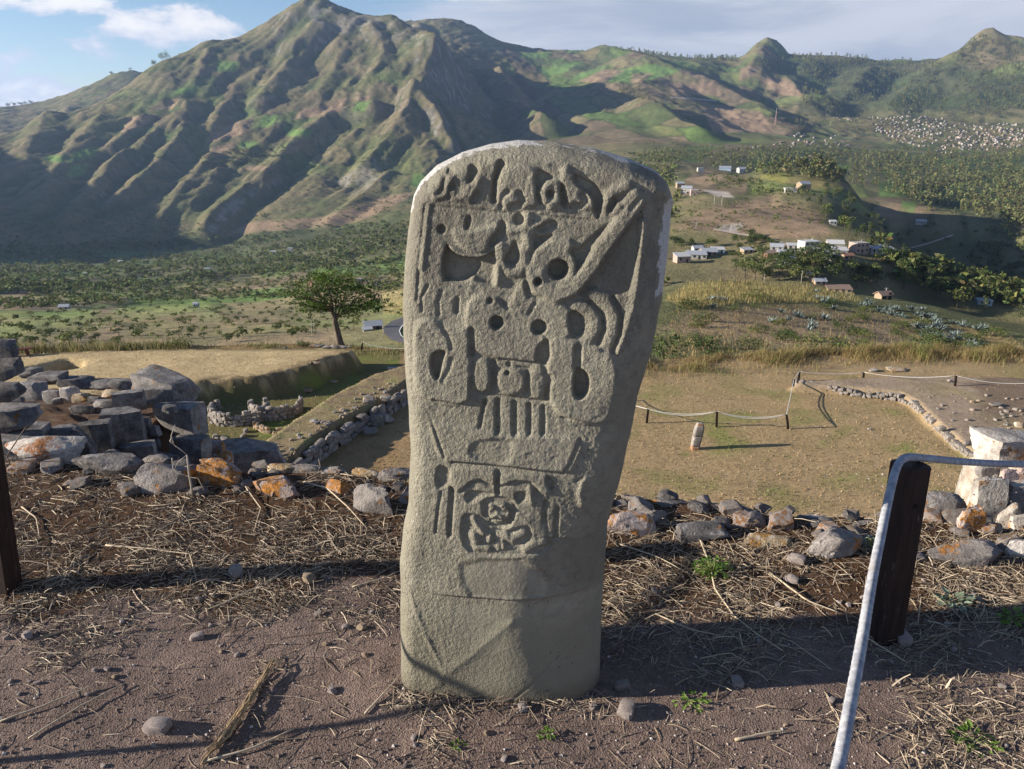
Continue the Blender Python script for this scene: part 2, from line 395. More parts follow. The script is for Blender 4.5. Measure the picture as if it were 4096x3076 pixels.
    # --- central U and cross
    raisel(C3([(815, 880), (830, 1000), (880, 1075), (960, 1075), (1000, 1010), (995, 900)]), 0.020, 0.008)
    cutp(C3([(915, 825), (950, 880), (965, 960), (925, 1005), (870, 1010), (850, 960), (890, 900)]), 0.013)
    raisel(C3([(1020, 640), (1010, 740), (1030, 880)]), 0.020, 0.008)
    raisel(C3([(880, 740), (1000, 740), (1130, 700)]), 0.016, 0.007)
    hole(C3([(960, 660)]), 0.013, 0.010)
    cutp(C3([(1215, 655), (1255, 690), (1240, 720), (1180, 735), (1110, 770), (1080, 740), (1110, 710)]), 0.011)
    cutp(C3([(1210, 770), (1205, 800), (1120, 845), (1080, 890), (1070, 830), (1080, 760), (1130, 800)]), 0.011)
    # --- right eye with its long band
    cutp(C3([(1240, 1120), (1440, 880), (1700, 660), (1900, 540), (1900, 900), (1870, 1100), (1780, 1247), (1560, 1170), (1500, 1230), (1420, 1230)]), 0.009, 0.006)
    ringc = C3([(1240, 1020)])[0]
    dd = np.hypot(X-ringc[0], Z-ringc[1]); blend(sstep(0.052, 0.044, dd), 0.010)
    raisel(C3([(1080, 1080), (1110, 1190), (1240, 1240), (1370, 1190), (1470, 1080), (1600, 880), (1760, 660), (1860, 500)]), 0.037, 0.015)
    raisel(C3([(1330, 860), (1220, 850), (1120, 920), (1075, 1040)]), 0.026, 0.010)
    cutp(C3([(1350, 880), (1430, 890), (1455, 930), (1430, 990), (1390, 960)]), 0.011)
    hole(C3([(1265, 1045)]), 0.0235, 0.026)
    hole(C3([(1105, 1140)]), 0.009, 0.012)
    raisel(C3([(1790, 390), (1680, 440), (1640, 560)]), 0.022, 0.010)
    raisel(C3([(1850, 440), (1760, 520), (1700, 590)]), 0.018, 0.014)
    cutl(C3([(1690, 500), (1665, 570)]), 0.012, 0.010)
    cutl(C3([(1780, 470), (1740, 505)]), 0.008, 0.006)
    cutl(C3([(1890, 480), (1820, 560)]), 0.009, 0.006)
    # --- frame ridges
    cutl(C1([(288, 440), (272, 600), (252, 780), (240, 960)]), 0.008, 0.006)
    raisel(C1([(305, 450), (287, 600), (265, 780)]), 0.010, 0.004)
    cutl(C1([(216, 1060), (210, 1200), (212, 1450)]), 0.006, 0.004)
    raisel(C1([(1455, 515), (1450, 640), (1430, 800), (1405, 960), (1370, 1080), (1325, 1200)]), 0.017, 0.011)
    cutp(C1([(1490, 500), (1530, 480), (1550, 560), (1520, 600), (1485, 570)]), 0.005)
    # --- hair arcs
    for a in ([(300, 880), (265, 940), (268, 1015)], [(375, 905), (355, 960), (358, 1035)]): cutl(C1(a), 0.006, 0.006)
    cutp(C1([(460, 930), (470, 960), (468, 1030), (445, 1020), (445, 960)]), 0.012)
    raisel(C1([(1190, 905), (1265, 950), (1305, 1020), (1290, 1110), (1260, 1180)]), 0.028, 0.008)
    raisel(C1([(1100, 965), (1170, 985), (1205, 1040), (1195, 1110), (1165, 1150)]), 0.026, 0.008)
    cutp(C1([(1065, 1000), (1110, 1000), (1145, 1050), (1140, 1120), (1080, 1130), (1062, 1060)]), 0.011)
    cutl(C1([(1180, 945), (1245, 1010), (1252, 1090), (1222, 1170)]), 0.007, 0.008)
    cutl(C1([(1300, 915), (1340, 1010), (1335, 1110), (1300, 1205)]), 0.009, 0.008)
    # --- nose
    hole(C1([(678, 1068)]), 0.0160, 0.020); hole(C1([(905, 1088)]), 0.0175, 0.020)
    cutl(C1([(832, 850), (850, 920)]), 0.009, 0.008); cutl(C1([(690, 945), (735, 990)]), 0.006, 0.006)
    cutl(C1([(880, 960), (850, 1015)]), 0.007, 0.006); hole(C1([(640, 950)]), 0.007, 0.007)
    # --- ear pendants and mouth
    cutp(C1([(318, 1245), (400, 1228), (378, 1290), (366, 1360), (350, 1388), (322, 1340)]), 0.016)
    cutl(C1([(430, 1270), (415, 1330), (380, 1390)]), 0.010, 0.004)
    cutl(C1([(540, 1110), (540, 1240)]), 0.012, 0.013); cutl(C1([(535, 1370), (532, 1470)]), 0.007, 0.009)
    cutp(C1([(1090, 1315), (1130, 1302), (1172, 1345), (1165, 1430), (1130, 1462), (1088, 1445)]), 0.020)
    cutl(C1([(1112, 1185), (1106, 1290)]), 0.016, 0.013)
    cutp(C1([(905, 1180), (960, 1140), (965, 1280), (880, 1270)]), 0.007)
    raisep(C1([(550, 1290), (590, 1258), (640, 1275), (640, 1440), (555, 1440)]), 0.008)
    raisep(C1([(690, 1315), (830, 1310), (828, 1450), (685, 1445)]), 0.008)
    raisep(C1([(862, 1295), (942, 1290), (935, 1472), (850, 1455)]), 0.008)
    cutl(C1([(662, 1280), (655, 1440)]), 0.009, 0.008); cutl(C1([(845, 1330), (835, 1450)]), 0.007, 0.007); cutl(C1([(962, 1345), (945, 1475)]), 0.011, 0.009)
    cutl(C1([(700, 1264), (940, 1284)]), 0.005, 0.007); cutl(C1([(745, 1305), (850, 1312)]), 0.005, 0.006); hole(C1([(745, 1290)]), 0.006, 0.006); hole(C1([(735, 1335)]), 0.006, 0.005)
    cutl(C1([(555, 1448), (680, 1466), (930, 1490)]), 0.006, 0.007)
    cutl(C1([(330, 1502), (480, 1522), (535, 1490)]), 0.006, 0.007); cutl(C1([(1030, 1568), (1200, 1600), (1280, 1595)]), 0.006, 0.007)
    # --- teeth below
    for a, w in (([(612, 1495), (585, 1640)], .006), ([(683, 1490), (680, 1680)], .010), ([(773, 1500), (770, 1690)], .010), ([(850, 1510), (848, 1690)], .009), ([(925, 1520), (922, 1690)], .010)): cutl(C1(a), w, 0.010)
    # --- chin panel
    raisep(C2([(300, 95), (340, 215), (375, 285), (600, 290), (860, 312), (955, 318), (985, 270), (1030, 150), (870, 140), (690, 150), (540, 130), (340, 100)]), 0.007)
    cutl(C2([(400, 292), (600, 297), (860, 318), (955, 324), (992, 270), (1035, 155)]), 0.007, 0.008)
    cutl(C2([(290, 90), (335, 205), (362, 270)]), 0.006, 0.006)
    cutp(C2([(690, 160), (700, 200), (680, 290), (560, 285), (480, 240), (520, 170)]), -0.001, 0.01)
    # --- the small figure
    cutp(C4([(370, 240), (480, 250), (510, 310), (500, 380), (440, 440), (360, 450)]), 0.009)
    cutl(C4([(410, 490), (385, 650), (355, 890)]), 0.006, 0.007); cutl(C4([(520, 450), (510, 600), (495, 900)]), 0.012, 0.010)
    raisep(C4([(510, 280), (600, 225), (900, 240), (940, 300), (930, 400), (800, 340), (720, 360), (600, 470), (520, 420)]), 0.006)
    raisep(C4([(985, 270), (1400, 245), (1500, 330), (1480, 420), (1400, 470), (1290, 350), (1150, 350), (1000, 400)]), 0.006)
    cutl(C4([(960, 260), (965, 470)]), 0.011, 0.009)
    cutl(C4([(610, 470), (700, 380), (790, 350), (900, 400)]), 0.007, 0.007); cutl(C4([(1000, 395), (1140, 340), (1280, 350), (1380, 480)]), 0.006, 0.007)
    cutp(C4([(1430, 270), (1500, 330), (1510, 390), (1470, 430), (1430, 360)]), 0.009)
    cutp(C4([(680, 460), (800, 455), (930, 470), (900, 500), (800, 520), (740, 560), (680, 570), (650, 520)]), 0.008)
    cutp(C4([(1130, 450), (1240, 440), (1240, 510), (1180, 560), (1140, 520)]), 0.009); cutp(C4([(1310, 390), (1360, 480), (1290, 500), (1280, 430)]), 0.007)
    raisel(C4([(1275, 410), (1290, 540)]), 0.013, 0.006)
    cutp(C4([(820, 540), (960, 500), (1090, 520), (1150, 600), (1110, 720), (1060, 800), (880, 790), (830, 680)]), 0.008)
    fc = C4([(980, 650)])[0]; dd = np.hypot((X-fc[0])/1.0, Z-fc[1]); blend(sstep(0.0300, 0.0255, dd), 0.000)
    cutl(C4([(880, 770), (960, 790), (1060, 770), (1110, 690), (1120, 590)]), 0.007, 0.006)
    for e in ((905, 590), (1020, 585)): raisel(C4([e, (e[0]+6, e[1]+6)]), 0.013, 0.006, 0.003); hole(C4([e]), 0.003, -0.001, 0.002)
    cutl(C4([(900, 640), (960, 650), (1050, 645)]), 0.003, 0.005, 0.003); raisel(C4([(910, 690), (960, 665), (1000, 690)]), 0.008, 0.005, 0.003); cutl(C4([(900, 725), (980, 712), (1060, 720)]), 0.003, 0.004, 0.003)
    cutp(C4([(660, 690), (850, 690), (900, 820), (990, 800), (1060, 830), (1120, 800), (1260, 770), (1280, 860), (1250, 920), (1400, 860), (1460, 920), (1450, 1000), (1200, 1040), (960, 1060), (700, 1050), (640, 900), (650, 780)]), 0.008)
    raisel(C4([(730, 720), (770, 790), (820, 850)]), 0.016, 0.002); raisel(C4([(730, 880), (750, 940)]), 0.020, 0.001); raisel(C4([(890, 870), (880, 920)]), 0.013, 0.001)
    raisel(C4([(1040, 870), (1110, 900), (1200, 840)]), 0.023, 0.002); raisel(C4([(1240, 990), (1320, 940), (1400, 920)]), 0.026, 0.003); raisel(C4([(760, 1000), (870, 1000)]), 0.014, -0.001)
    raisel(C4([(970, 860), (970, 1000)]), 0.010, -0.003); raisel(C4([(1010, 870), (1020, 990)]), 0.008, -0.002)
    cutl(C4([(1420, 530), (1410, 730)]), 0.009, 0.009); cutl(C4([(1535, 590), (1520, 880)]), 0.008, 0.008); cutl(C4([(1430, 740), (1440, 880)]), 0.005, 0.005)
    cutl(C4([(1470, 895), (1680, 920), (1930, 945)]), 0.004, 0.006); cutl(C4([(180, 880), (360, 895), (500, 905)]), 0.005, 0.004)
    raisel(C4([(1780, 320), (1750, 450), (1770, 560)]), 0.014, 0.006); cutl(C4([(1710, 330), (1780, 300)]), 0.006, 0.006)
    # --- smooth repairs, tapering wedge and the low crossing ridges
    smooth_w = np.zeros_like(X)
    rep = C2([(440, 800), (560, 765), (740, 755), (850, 830), (880, 900), (870, 962), (500, 960), (450, 900)]); dd = sdf_poly(X, Z, rep)
    m = sstep(0.012, -0.012, dd); h = h-0.003*m; smooth_w = np.maximum(smooth_w, m)
    cutl(C2([(995, 740), (1030, 850), (1078, 950)]), 0.006, 0.004); raisep(C2([(1000, 745), (1110, 740), (1085, 950)]), 0.004)
    z_line = np.interp(X, [c[0] for c in C2([(100, 925), (300, 963), (700, 967), (1180, 963)])], [c[1] for c in C2([(100, 925), (300, 963), (700, 967), (1180, 963)])])
    h = h+0.0075*sstep(-0.004, 0.003, Z-z_line); smooth_w = np.maximum(smooth_w, 0.9*sstep(0.03, -0.04, Z-z_line)*sstep(-0.75, -0.15, sx))
    raisel(C2([(178, 950), (220, 1090), (290, 1230), (352, 1345)]), 0.004, 0.004, 0.011)
    raisel(C2([(255, 1540), (290, 1460), (360, 1370), (500, 1260), (700, 1080)]), 0.008, 0.0045, 0.022)
    cutl(C2([(1150, 1110), (900, 1310), (690, 1490)]), 0.004, 0.005); raisel(C2([(965, 1330), (1015, 1510)]), 0.008, 0.005, 0.012)
    lowcut = sstep(0.05, -0.05, Z-0.06)*0.006; h = h-lowcut
    # --- weathering
    pit = fbm(X*55, Z*55, 2.0, 3, 0.6)
    fine = 0.0011*fbm(X*130, Z*130, 7.1, 2, 0.6)+0.0013*np.clip(pit, -1, 1)+0.0020*fbm(X*12, Z*12, 3.3, 3)
    und = 0.010*fbm(X*3.4, Z*3.4, 8.8, 2)
    fade = np.clip(d_edge/0.03, 0, 1)
    h = (0.90*h*np.clip(d_edge/0.02, 0, 1)+fine*(1-0.8*smooth_w)*(0.3+0.7*fade))
    # --- assemble front + back sheets sharing the rim
    yc = Y_FACE-0.025+TH/2
    halfF = TH/2*infl
    Yf = yc-0.02 - halfF - (h-und*fade-conv)*np.clip(halfF/(TH/2), 0, 1)
    Yb = yc + TH/2*np.minimum(1, rnd(np.clip(d_edge/0.07, 0, 1), 2.4)) + 0.006*fbm(X*6, Z*6, 1.1, 3)*fade
    # rim jitter for a hand-worn outline
    X2 = X+0.003*fbm(X*9, Z*9, 5.5, 3)
    VF = np.stack([X2, Yf, Z], -1).reshape(-1, 3); VB = np.stack([X2, np.maximum(Yb, Yf+1e-4), Z], -1).reshape(-1, 3)
    F1 = grid_faces(NR, NC); n0 = len(VF)
    # back faces reuse rim vertices
    idx = np.arange(NR*NC).reshape(NR, NC)+n0; base = np.arange(NR*NC).reshape(NR, NC)
    rim = np.zeros((NR, NC), bool); rim[:, 0] = rim[:, -1] = True; rim[-1, :] = True
    idx[rim] = base[rim]
    q = np.stack([idx[:-1, :-1], idx[1:, :-1], idx[1:, 1:], idx[:-1, 1:]], -1).reshape(-1, 4)
    V = np.concatenate([VF, VB])
    # paint mask: crown rim and upper right shoulder
    crown = sstep(0.026, 0.0, d_top)*0.74*(0.6+0.4*sstep(-.3,.4,fbm(X*5,Z*5,2.1,2)+.2))
    rs = sstep(0.075, 0.02, d_right)*sstep(1.12, 1.28, Z+.06*fbm(X*9,Z*9,1.2,3))*0.85
    paint = np.maximum(crown, rs)
    lf = sstep(0.03, 0.0, d_left)*0.20*sstep(0.7, 1.2, Z)
    paint = np.clip(np.maximum(paint, lf), 0, 1)
    cm = np.stack([paint, smooth_w, np.zeros_like(X)], -1).reshape(-1, 3)
    cb = cm.copy(); cb[:, 1] = 0.3
    me = new_mesh('stela', V, [np.concatenate([F1, q])], True, np.concatenate([cm, cb]))
    o = obj('stela', me, stela_material())
    tag(o, 'tall round-topped grey stone stela carved with a fanged face, standing on the terrace', 'stela')
    return o
stela = build_stela()
# ------------------------------------------------------------------ the land beyond the terraces: one height field from 60 m to the far ridges
COLS = {
 -420: [(412,60),(355,200),(318,420),(285,850),(255,1400),(190,1900),(110,2300),(60,2900),(40,3600),(90,5000),(130,8500)],  # unseen high ridge off to the left, added to shade the mountain foot
 -220: [(412,60),(354,200),(318,420),(287,850),(262,1400),(215,1900),(165,2350),(110,2900),(80,3600),(100,5000),(140,8500)],
 0: [(410,60),(350,230),(335,300),(300,700),(275,1200),(252,1900),(222,2200),(186,2500),(136,3100),(155,3600),(109,4600),(140,6000),(160,8500)],
 40: [(123,3120),(107,4620)],
 75: [(410,60),(350,230),(300,700),(275,1200),(252,1900),(228,2150),(180,2500),(111,3150),(135,3700),(92,4700),(140,6500),(160,8500)],
 127: [(90,3250),(110,3800),(72,4700)],
 147: [(410,60),(348,230),(300,700),(270,1250),(248,1950),(215,2200),(160,2600),(72,3300),(95,3900),(140,6500),(160,8500)],
 163: [(63,3320)], 190: [(53,3380)],
 207: [(410,60),(350,230),(300,700),(268,1250),(245,1950),(210,2200),(150,2650),(100,3000),(43,3420),(100,4300),(150,6500)],
 240: [(42,3450),(95,3050)], 258: [(36,3480)], 280: [(18,3530),(80,3080)],
 303: [(410,60),(350,200),(300,650),(262,1250),(234,1850),(190,2250),(130,2700),(65,3200),(0,3600),(60,4400),(150,7000)],
 315: [(-4,3620)], 330: [(2,3610)],
 345: [(410,60),(345,210),(300,600),(262,1150),(228,1750),(208,2000),(180,2300),(125,2700),(65,3150),(10,3590),(60,4400),(150,7000)],
 378: [(17,3560)],
 395: [(410,60),(348,170),(300,500),(262,1000),(225,1600),(205,1950),(185,2150),(140,2500),(90,2850),(50,3200),(18,3550),(45,4200),(24,5000)],
 415: [(27,3400)],
 437: [(410,60),(345,150),(310,420),(262,900),(215,1500),(192,2000),(150,2400),(100,2700),(43,3150),(75,3600),(19,5000),(80,7000)],
 465: [(200,1800),(160,2400),(115,3000),(90,3500),(22,5000),(90,7000)],
 500: [(200,1500),(165,2200),(130,2900),(100,3600),(43,5000),(90,7000)],
 540: [(410,60),(330,130),(262,600),(215,1100),(175,1900),(145,2500),(118,3200),(82,4200),(51,5000),(90,7000)],
 600: [(410,60),(355,75),(300,170),(262,420),(215,900),(165,1700),(146,2200),(114,3000),(82,3700),(51,4800),(75,6500)],
 640: [(54,5000),(62,4300),(82,3500),(110,2900)],
 680: [(405,60),(357,80),(300,160),(287,205),(312,265),(270,400),(240,560),(215,800),(190,1050),(166,1500),(151,1900),(133,2500),(110,3000),(95,3400),(58,5000),(80,7000)],
 737: [(405,60),(362,80),(310,155),(282,212),(300,285),(263,440),(246,560),(215,800),(186,1030),(177,1120),(187,1350),(157,1900),(146,2200),(131,2800),(112,3500),(58,5200),(80,7500)],
 750: [(50,5200)], 765: [(43,5200),(60,4800),(90,4200)], 779: [(45,5220)], 790: [(54,5250)],
 808: [(405,60),(365,80),(322,155),(288,222),(303,295),(266,430),(246,560),(210,850),(171,1150),(190,1500),(166,1900),(142,2500),(112,3700),(80,4500),(57,5300),(80,7500)],
 838: [(405,60),(368,80),(326,155),(293,225),(307,300),(272,420),(256,500),(225,720),(178,1120),(208,1380),(172,1900),(147,2600),(121,3500),(85,4600),(57,5300)],
 870: [(297,228),(314,310),(288,430),(258,600),(231,850),(204,1120),(210,1400)],
 903: [(405,60),(371,80),(336,155),(301,232),(328,320),(316,420),(294,620),(268,820),(243,1020),(220,1300),(200,1520),(176,1900),(147,2800),(119,3600),(92,4500),(64,5300),(90,7500)],
 945: [(405,60),(373,80),(346,155),(312,242),(338,330),(328,420),(310,620),(288,820),(258,1060),(214,1500),(175,1950),(148,2900),(119,3700),(90,4500),(62,5200)],
 965: [(48,5000)], 983: [(37,4950),(80,4300)], 1005: [(39,4950)],
 1024: [(405,60),(374,80),(353,155),(329,250),(350,340),(338,430),(318,620),(296,820),(262,1060),(225,1350),(195,1650),(170,2000),(149,2900),(121,3700),(84,4300),(38,4900),(60,7000)],
 1150: [(380,78),(358,155),(338,255),(320,380),(225,1050),(165,2000),(140,2900),(110,3700),(40,4800)],
 1320: [(410,60),(382,78),(360,155),(345,260),(320,380),(290,520),(225,1050),(165,2000),(140,2900),(110,3700),(45,4700),(60,7000)],
}
cp = [(u, v, r) for u, L in COLS.items() for v, r in L]
cu, cv, cr = map(np.array, zip(*cp))
ca_, cte = azte(cu, cv); clr = np.log(cr)
def kern(a, l, a2, l2): return np.sqrt((a[:, None]-a2[None])**2+((l[:, None]-l2[None])*0.8)**2+1.6e-4)
K = kern(ca_, clr, ca_, clr)-np.eye(len(cr))*2e-4
P1 = np.stack([np.ones_like(clr), ca_, clr], 1); A_ = np.block([[K, P1], [P1.T, np.zeros((3, 3))]])
sol = np.linalg.solve(A_, np.concatenate([cte, np.zeros(3)]))
def te_base(a, l):
    out = np.empty(a.shape); af, lf, of = a.ravel(), l.ravel(), out.ravel()
    for i in range(0, af.size, 20000):
        s_ = slice(i, i+20000); k_ = kern(af[s_], lf[s_], ca_, clr)
        of[s_] = k_@sol[:-3]+sol[-3]+sol[-2]*af[s_]+sol[-1]*lf[s_]
    return of.reshape(a.shape)
AZ = np.concatenate([np.linspace(-1.0, -0.665, 60, endpoint=False), np.linspace(-0.665, 0.665, 590), np.linspace(0.665, 0.8, 20)[1:]])
LR = np.concatenate([np.linspace(math.log(60), math.log(1500), 190, endpoint=False), np.linspace(math.log(1500), math.log(5600), 330, endpoint=False), np.linspace(math.log(5600), math.log(8500), 16)])
GA, GL = np.meshgrid(AZ, LR, indexing='ij'); GR = np.exp(GL)
TE = te_base(GA, GL)
GX, GY = GR*np.sin(GA), GR*np.cos(GA); GZ = CAMH+GR*TE
def hits(u, v):
    """pixel -> first terrain point seen along the ray (None where the ray meets sky)"""
    a, te = azte(u, v); i = int(np.clip(np.searchsorted(AZ, a), 1, len(AZ)-1)); f = (a-AZ[i-1])/(AZ[i]-AZ[i-1])
    col = ((1-f)*GZ[i-1]+f*GZ[i]-CAMH)/GR[0]
    k_ = np.nonzero(col >= te)[0]
    k_ = k_[k_ > 0]
    if len(k_) == 0: return None
    k1 = k_[0]; t0, t1 = col[k1-1], col[k1]; g = (te-t0)/(t1-t0) if t1 != t0 else 0
    r = math.exp(LR[k1-1]*(1-g)+LR[k1]*g); return np.array([r*math.sin(a), r*math.cos(a), CAMH+r*te])
def ground_z(x, y):
    a = math.atan2(x, y); l = math.log(math.hypot(x, y))
    i = int(np.clip(np.searchsorted(AZ, a), 1, len(AZ)-1)); j = int(np.clip(np.searchsorted(LR, l), 1, len(LR)-1))
    f = (a-AZ[i-1])/(AZ[i]-AZ[i-1]); g = (l-LR[j-1])/(LR[j]-LR[j-1])
    return float((1-f)*((1-g)*GZ[i-1, j-1]+g*GZ[i-1, j])+f*((1-g)*GZ[i, j-1]+g*GZ[i, j]))
c7 = lambda P: [(x*.22604, y*.22604) for x, y in P]
c8 = lambda P: [(500+x*.23689, y*.23689) for x, y in P]
# spurs of the big mountain: crest line, height, half width
SPURS = [(c7([(1390,130),(1310,210),(1270,320),(1180,410),(1150,450)]), 55, 120), (c7([(1150,320),(1060,400),(1000,470),(930,570)]), 34, 80),
 (c7([(830,470),(815,560),(790,640),(700,740),(630,800),(540,890)]), 46, 95), (c7([(760,530),(660,620),(580,700),(480,760)]), 32, 75),
 (c7([(560,700),(450,800),(370,880),(320,980)]), 40, 85), (c7([(1650,480),(1480,520),(1380,590),(1290,670),(1240,720),(1130,830),(1030,910),(940,980),(900,1050)]), 62, 115),
 (c7([(930,700),(850,800),(770,900),(700,1000),(680,1080)]), 30, 62), (c7([(960,760),(870,870),(820,960),(770,1070)]), 28, 55),
 (c7([(1830,420),(1770,560),(1680,690),(1600,770)]), 60, 110), (c7([(1850,125),(1930,190),(1915,300),(1830,420)]), 55, 130),
 (c7([(1880,440),(1940,520),(1970,600),(2005,665)]), 40, 55), (c7([(925,230),(900,300),(860,350),(800,420)]), 18, 60),
 (c7([(440,540),(330,640),(250,760),(180,900)]), 40, 110), (c7([(300,480),(180,600),(90,760)]), 40, 120),
 (c7([(1700,780),(1600,880),(1450,990)]), 28, 80), (c7([(1500,200),(1480,330),(1400,420)]), 26, 80), (c7([(1640,120),(1700,230),(1650,330)]), 30, 80),
 (c7([(640,520),(560,600),(500,650)]), 22, 60), (c7([(1250,740),(1180,800),(1160,860)]), 20, 50),
 # right hand hills
 (c8([(0,330),(30,400),(90,480),(180,560)]), 60, 90), (c8([(440,215),(640,270),(830,345),(960,400),(1080,470),(1180,540)]), 34, 150),
 (c8([(1110,265),(1100,330),(1060,400)]), 30, 110), (c8([(1200,330),(1250,400),(1300,460)]), 45, 150), (c8([(1560,310),(1500,380),(1420,450)]), 40, 140),
 (c8([(1800,300),(1760,380),(1650,450)]), 40, 150), (c8([(2040,165),(1960,260),(1880,350)]), 50, 180), (c8([(1130,185),(1090,250),(1040,330)]), 35, 120),
 (c8([(590,440),(700,500),(840,570)]), 30, 90),
 ([(835,181),(850,200),(866,225),(882,248)], 42, 110), ([(895,222),(925,250),(950,275),(985,300)], -55, 170)]
ADD = np.zeros_like(GZ); WOB = 22*fbm(GX/170, GY/170, 3.3, 3)
for isp, (line, a, w) in enumerate(SPURS):
    if isp < 19: a, w = a*.44, w*.56
    pts = [hits(u, v) for u, v in line]; pts = [q[:2] for q in pts if q is not None]
    if len(pts) < 2: continue
    q = np.array(pts); lo, hi = q.min(0)-3.2*w, q.max(0)+3.2*w
    k = np.nonzero((GX > lo[0]) & (GX < hi[0]) & (GY > lo[1]) & (GY < hi[1]))
    d = poly_dist(GX[k], GY[k], pts)+WOB[k]*min(1, w/80)
    ADD[k] += a*np.clip(1-np.maximum(d, 0)/w, 0, 1)**1.1-0.32*a*np.exp(-((d-w*1.25)/(w*0.5))**2)
# gully texture running down the slope
mt = sstep(1700, 2350, GR)*sstep(0.02, -0.05, GA-0.0)            # big mountain mask (left)
mtr = sstep(2300, 3200, GR)*(1-mt)
pu, pv, _z = proj(np.stack([GX, GY, GZ], -1))
mt = mt*sstep(-330, -150, GZ)
sA = GX*0.94-GY*0.34; tA = GX*0.34+GY*0.94                        # across / along the fall line
wx = 70*fbm(GX/420, GY/420, 2.2, 3)
g1 = ridged((sA+wx)/175, tA/1150, 1.3, 4, 0.55); g2 = ridged((GX+wx)/260, GY/420, 5.3, 4, 0.5)
env = sstep(8200, 6000, GR)
far_fade = 1-sstep(0.0, 60, GZ-(CAMH+GR*np.maximum.accumulate(TE, 1)))  # keep
ADD = ADD+mt*(4*(g1-1.15)+5*(ridged((sA+wx*.7)/62, tA/520, 8.1, 3, .5)-1.0))+mtr*env*18*(g2-1.15)
ADD = ADD+(mt+0.6*mtr)*(7*fbm(GX/70, GY/70, 0.4, 4)+3*fbm(GX/19, GY/19, 6.4, 3)+6*(ridged((sA+wx*.5)/38, tA/110, 2.4, 3, .55)-1.0))
mid = sstep(90, 250, GR)*(1-np.clip(mt+mtr, 0, 1))
ADD = ADD+mid*np.minimum(GR*0.010, 12)*fbm(GX/(40+GR*.10), GY/(40+GR*.10), 3.9, 4)
# hold the skylines where the photograph has them: damp added relief close to crest controls
GZ0 = GZ.copy()
crest = [(0,109),(40,107),(93,83),(127,72),(147,70),(163,63),(190,53),(207,43),(240,42),(280,18),(303,0),(330,2),(345,10),(378,17),(395,18),(415,27),(437,43)]
GZ = GZ+ADD
TE2 = (GZ-CAMH)/GR
# visibility, normals
hor = np.maximum.accumulate(TE2, 1); VIS = TE2 >= hor-0.004
PU, PV, PZ = proj(np.stack([GX, GY, GZ], -1))
NX = np.gradient(GZ, axis=0)/(np.gradient(GA, axis=0)*GR); NR_ = np.gradient(GZ, axis=1)/np.gradient(GR, axis=1)
SLOPE = np.hypot(NX, NR_)
# ---- ground colours (albedo, raised in the valley to carry sunlight)
def rgb(*c): return np.array(c)
def mixc(c, m, k): return c*(1-m[..., None])+np.asarray(k)*m[..., None]
n1 = fbm(GX/230, GY/230, 0.7, 5); n2 = fbm(GX/55, GY/55, 8.7, 4); n3 = fbm(GX/900, GY/900, 4.2, 3); n4 = fbm(GX/14, GY/14, 3.7, 3)
C = np.zeros(GX.shape+(3,))+rgb(.150, .128, .055)
C = mixc(C, sstep(-.15, .35, n1), (.105, .118, .040)); C = mixc(C, sstep(.0, .5, n2)*.6, (.185, .132, .072)); C = mixc(C, sstep(.05, .45, -n2)*.55, (.070, .082, .030))
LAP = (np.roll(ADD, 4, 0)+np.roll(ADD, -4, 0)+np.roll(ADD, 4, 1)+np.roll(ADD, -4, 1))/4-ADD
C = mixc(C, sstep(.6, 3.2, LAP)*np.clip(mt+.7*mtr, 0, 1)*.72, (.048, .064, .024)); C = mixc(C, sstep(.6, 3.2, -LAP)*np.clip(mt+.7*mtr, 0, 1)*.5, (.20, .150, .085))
rock = sstep(0.80, 1.20, SLOPE+0.25*n2)*np.clip(mt+mtr, 0, 1)
C = mixc(C, rock*.85, (.115, .100, .082)); C = mixc(C, rock*sstep(.1, .5, n4+.5*n2), (.22, .20, .18))
# patchwork of plots
def cells(x, y, size, asp, rot, seed):
    ca, sa = math.cos(rot), math.sin(rot); X_ = (x*ca+y*sa)/size; Y_ = (-x*sa+y*ca)/(size*asp)
    xi, yi = np.floor(X_).astype(int), np.floor(Y_).astype(int); b1 = np.full(x.shape, 9.); b2 = b1.copy(); bid = np.zeros(x.shape)
    for i in (-1, 0, 1):
        for j in (-1, 0, 1):
            hsh = (np.sin((xi+i)*127.1+(yi+j)*311.7+seed)*43758.5453) % 1.0; h2 = (np.sin((xi+i)*269.5+(yi+j)*183.3+seed)*43758.5453) % 1.0
            d = np.maximum(np.abs(xi+i+.2+.6*hsh-X_), np.abs(yi+j+.2+.6*h2-Y_)); m_ = d < b1
            b2 = np.where(m_, b1, np.minimum(b2, d)); bid = np.where(m_, (hsh*7.3+h2*3.1) % 1.0, bid); b1 = np.where(m_, d, b1)
    return bid, b2-b1
PLOT = [(.105, .185, .030), (.135, .165, .040), (.215, .150, .090), (.175, .140, .055), (.075, .110, .030), (.20, .165, .075), (.15, .105, .065)]
def plots(mask, size, asp, rot, seed, amt=.85, hedge=True):
    global C
    bid, e = cells(GX, GY, size, asp, rot, seed); k_ = (bid*len(PLOT)).astype(int) % len(PLOT); pc = np.array(PLOT)[k_]
    pc = pc*(0.9+.25*np.clip(n2, -1, 1))[..., None]
    m_ = (mask*amt*sstep(-.35, .05, fbm(GX/300, GY/300, seed, 3)+.15))[..., None]; C = C*(1-m_)+pc*m_
    if hedge: C = mixc(C, mask*sstep(.10, .02, e)*.7, (.040, .058, .022))
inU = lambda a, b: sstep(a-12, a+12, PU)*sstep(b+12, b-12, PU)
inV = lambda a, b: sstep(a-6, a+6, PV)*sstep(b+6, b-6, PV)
plots(inU(-300, 560)*inV(252, 352)*(GR < 2100), 75, 1.7, .5, 3.3, .9)
plots(inU(90, 420)*inV(70, 175)*mt, 95, 1.5, .9, 1.9, .42, True)
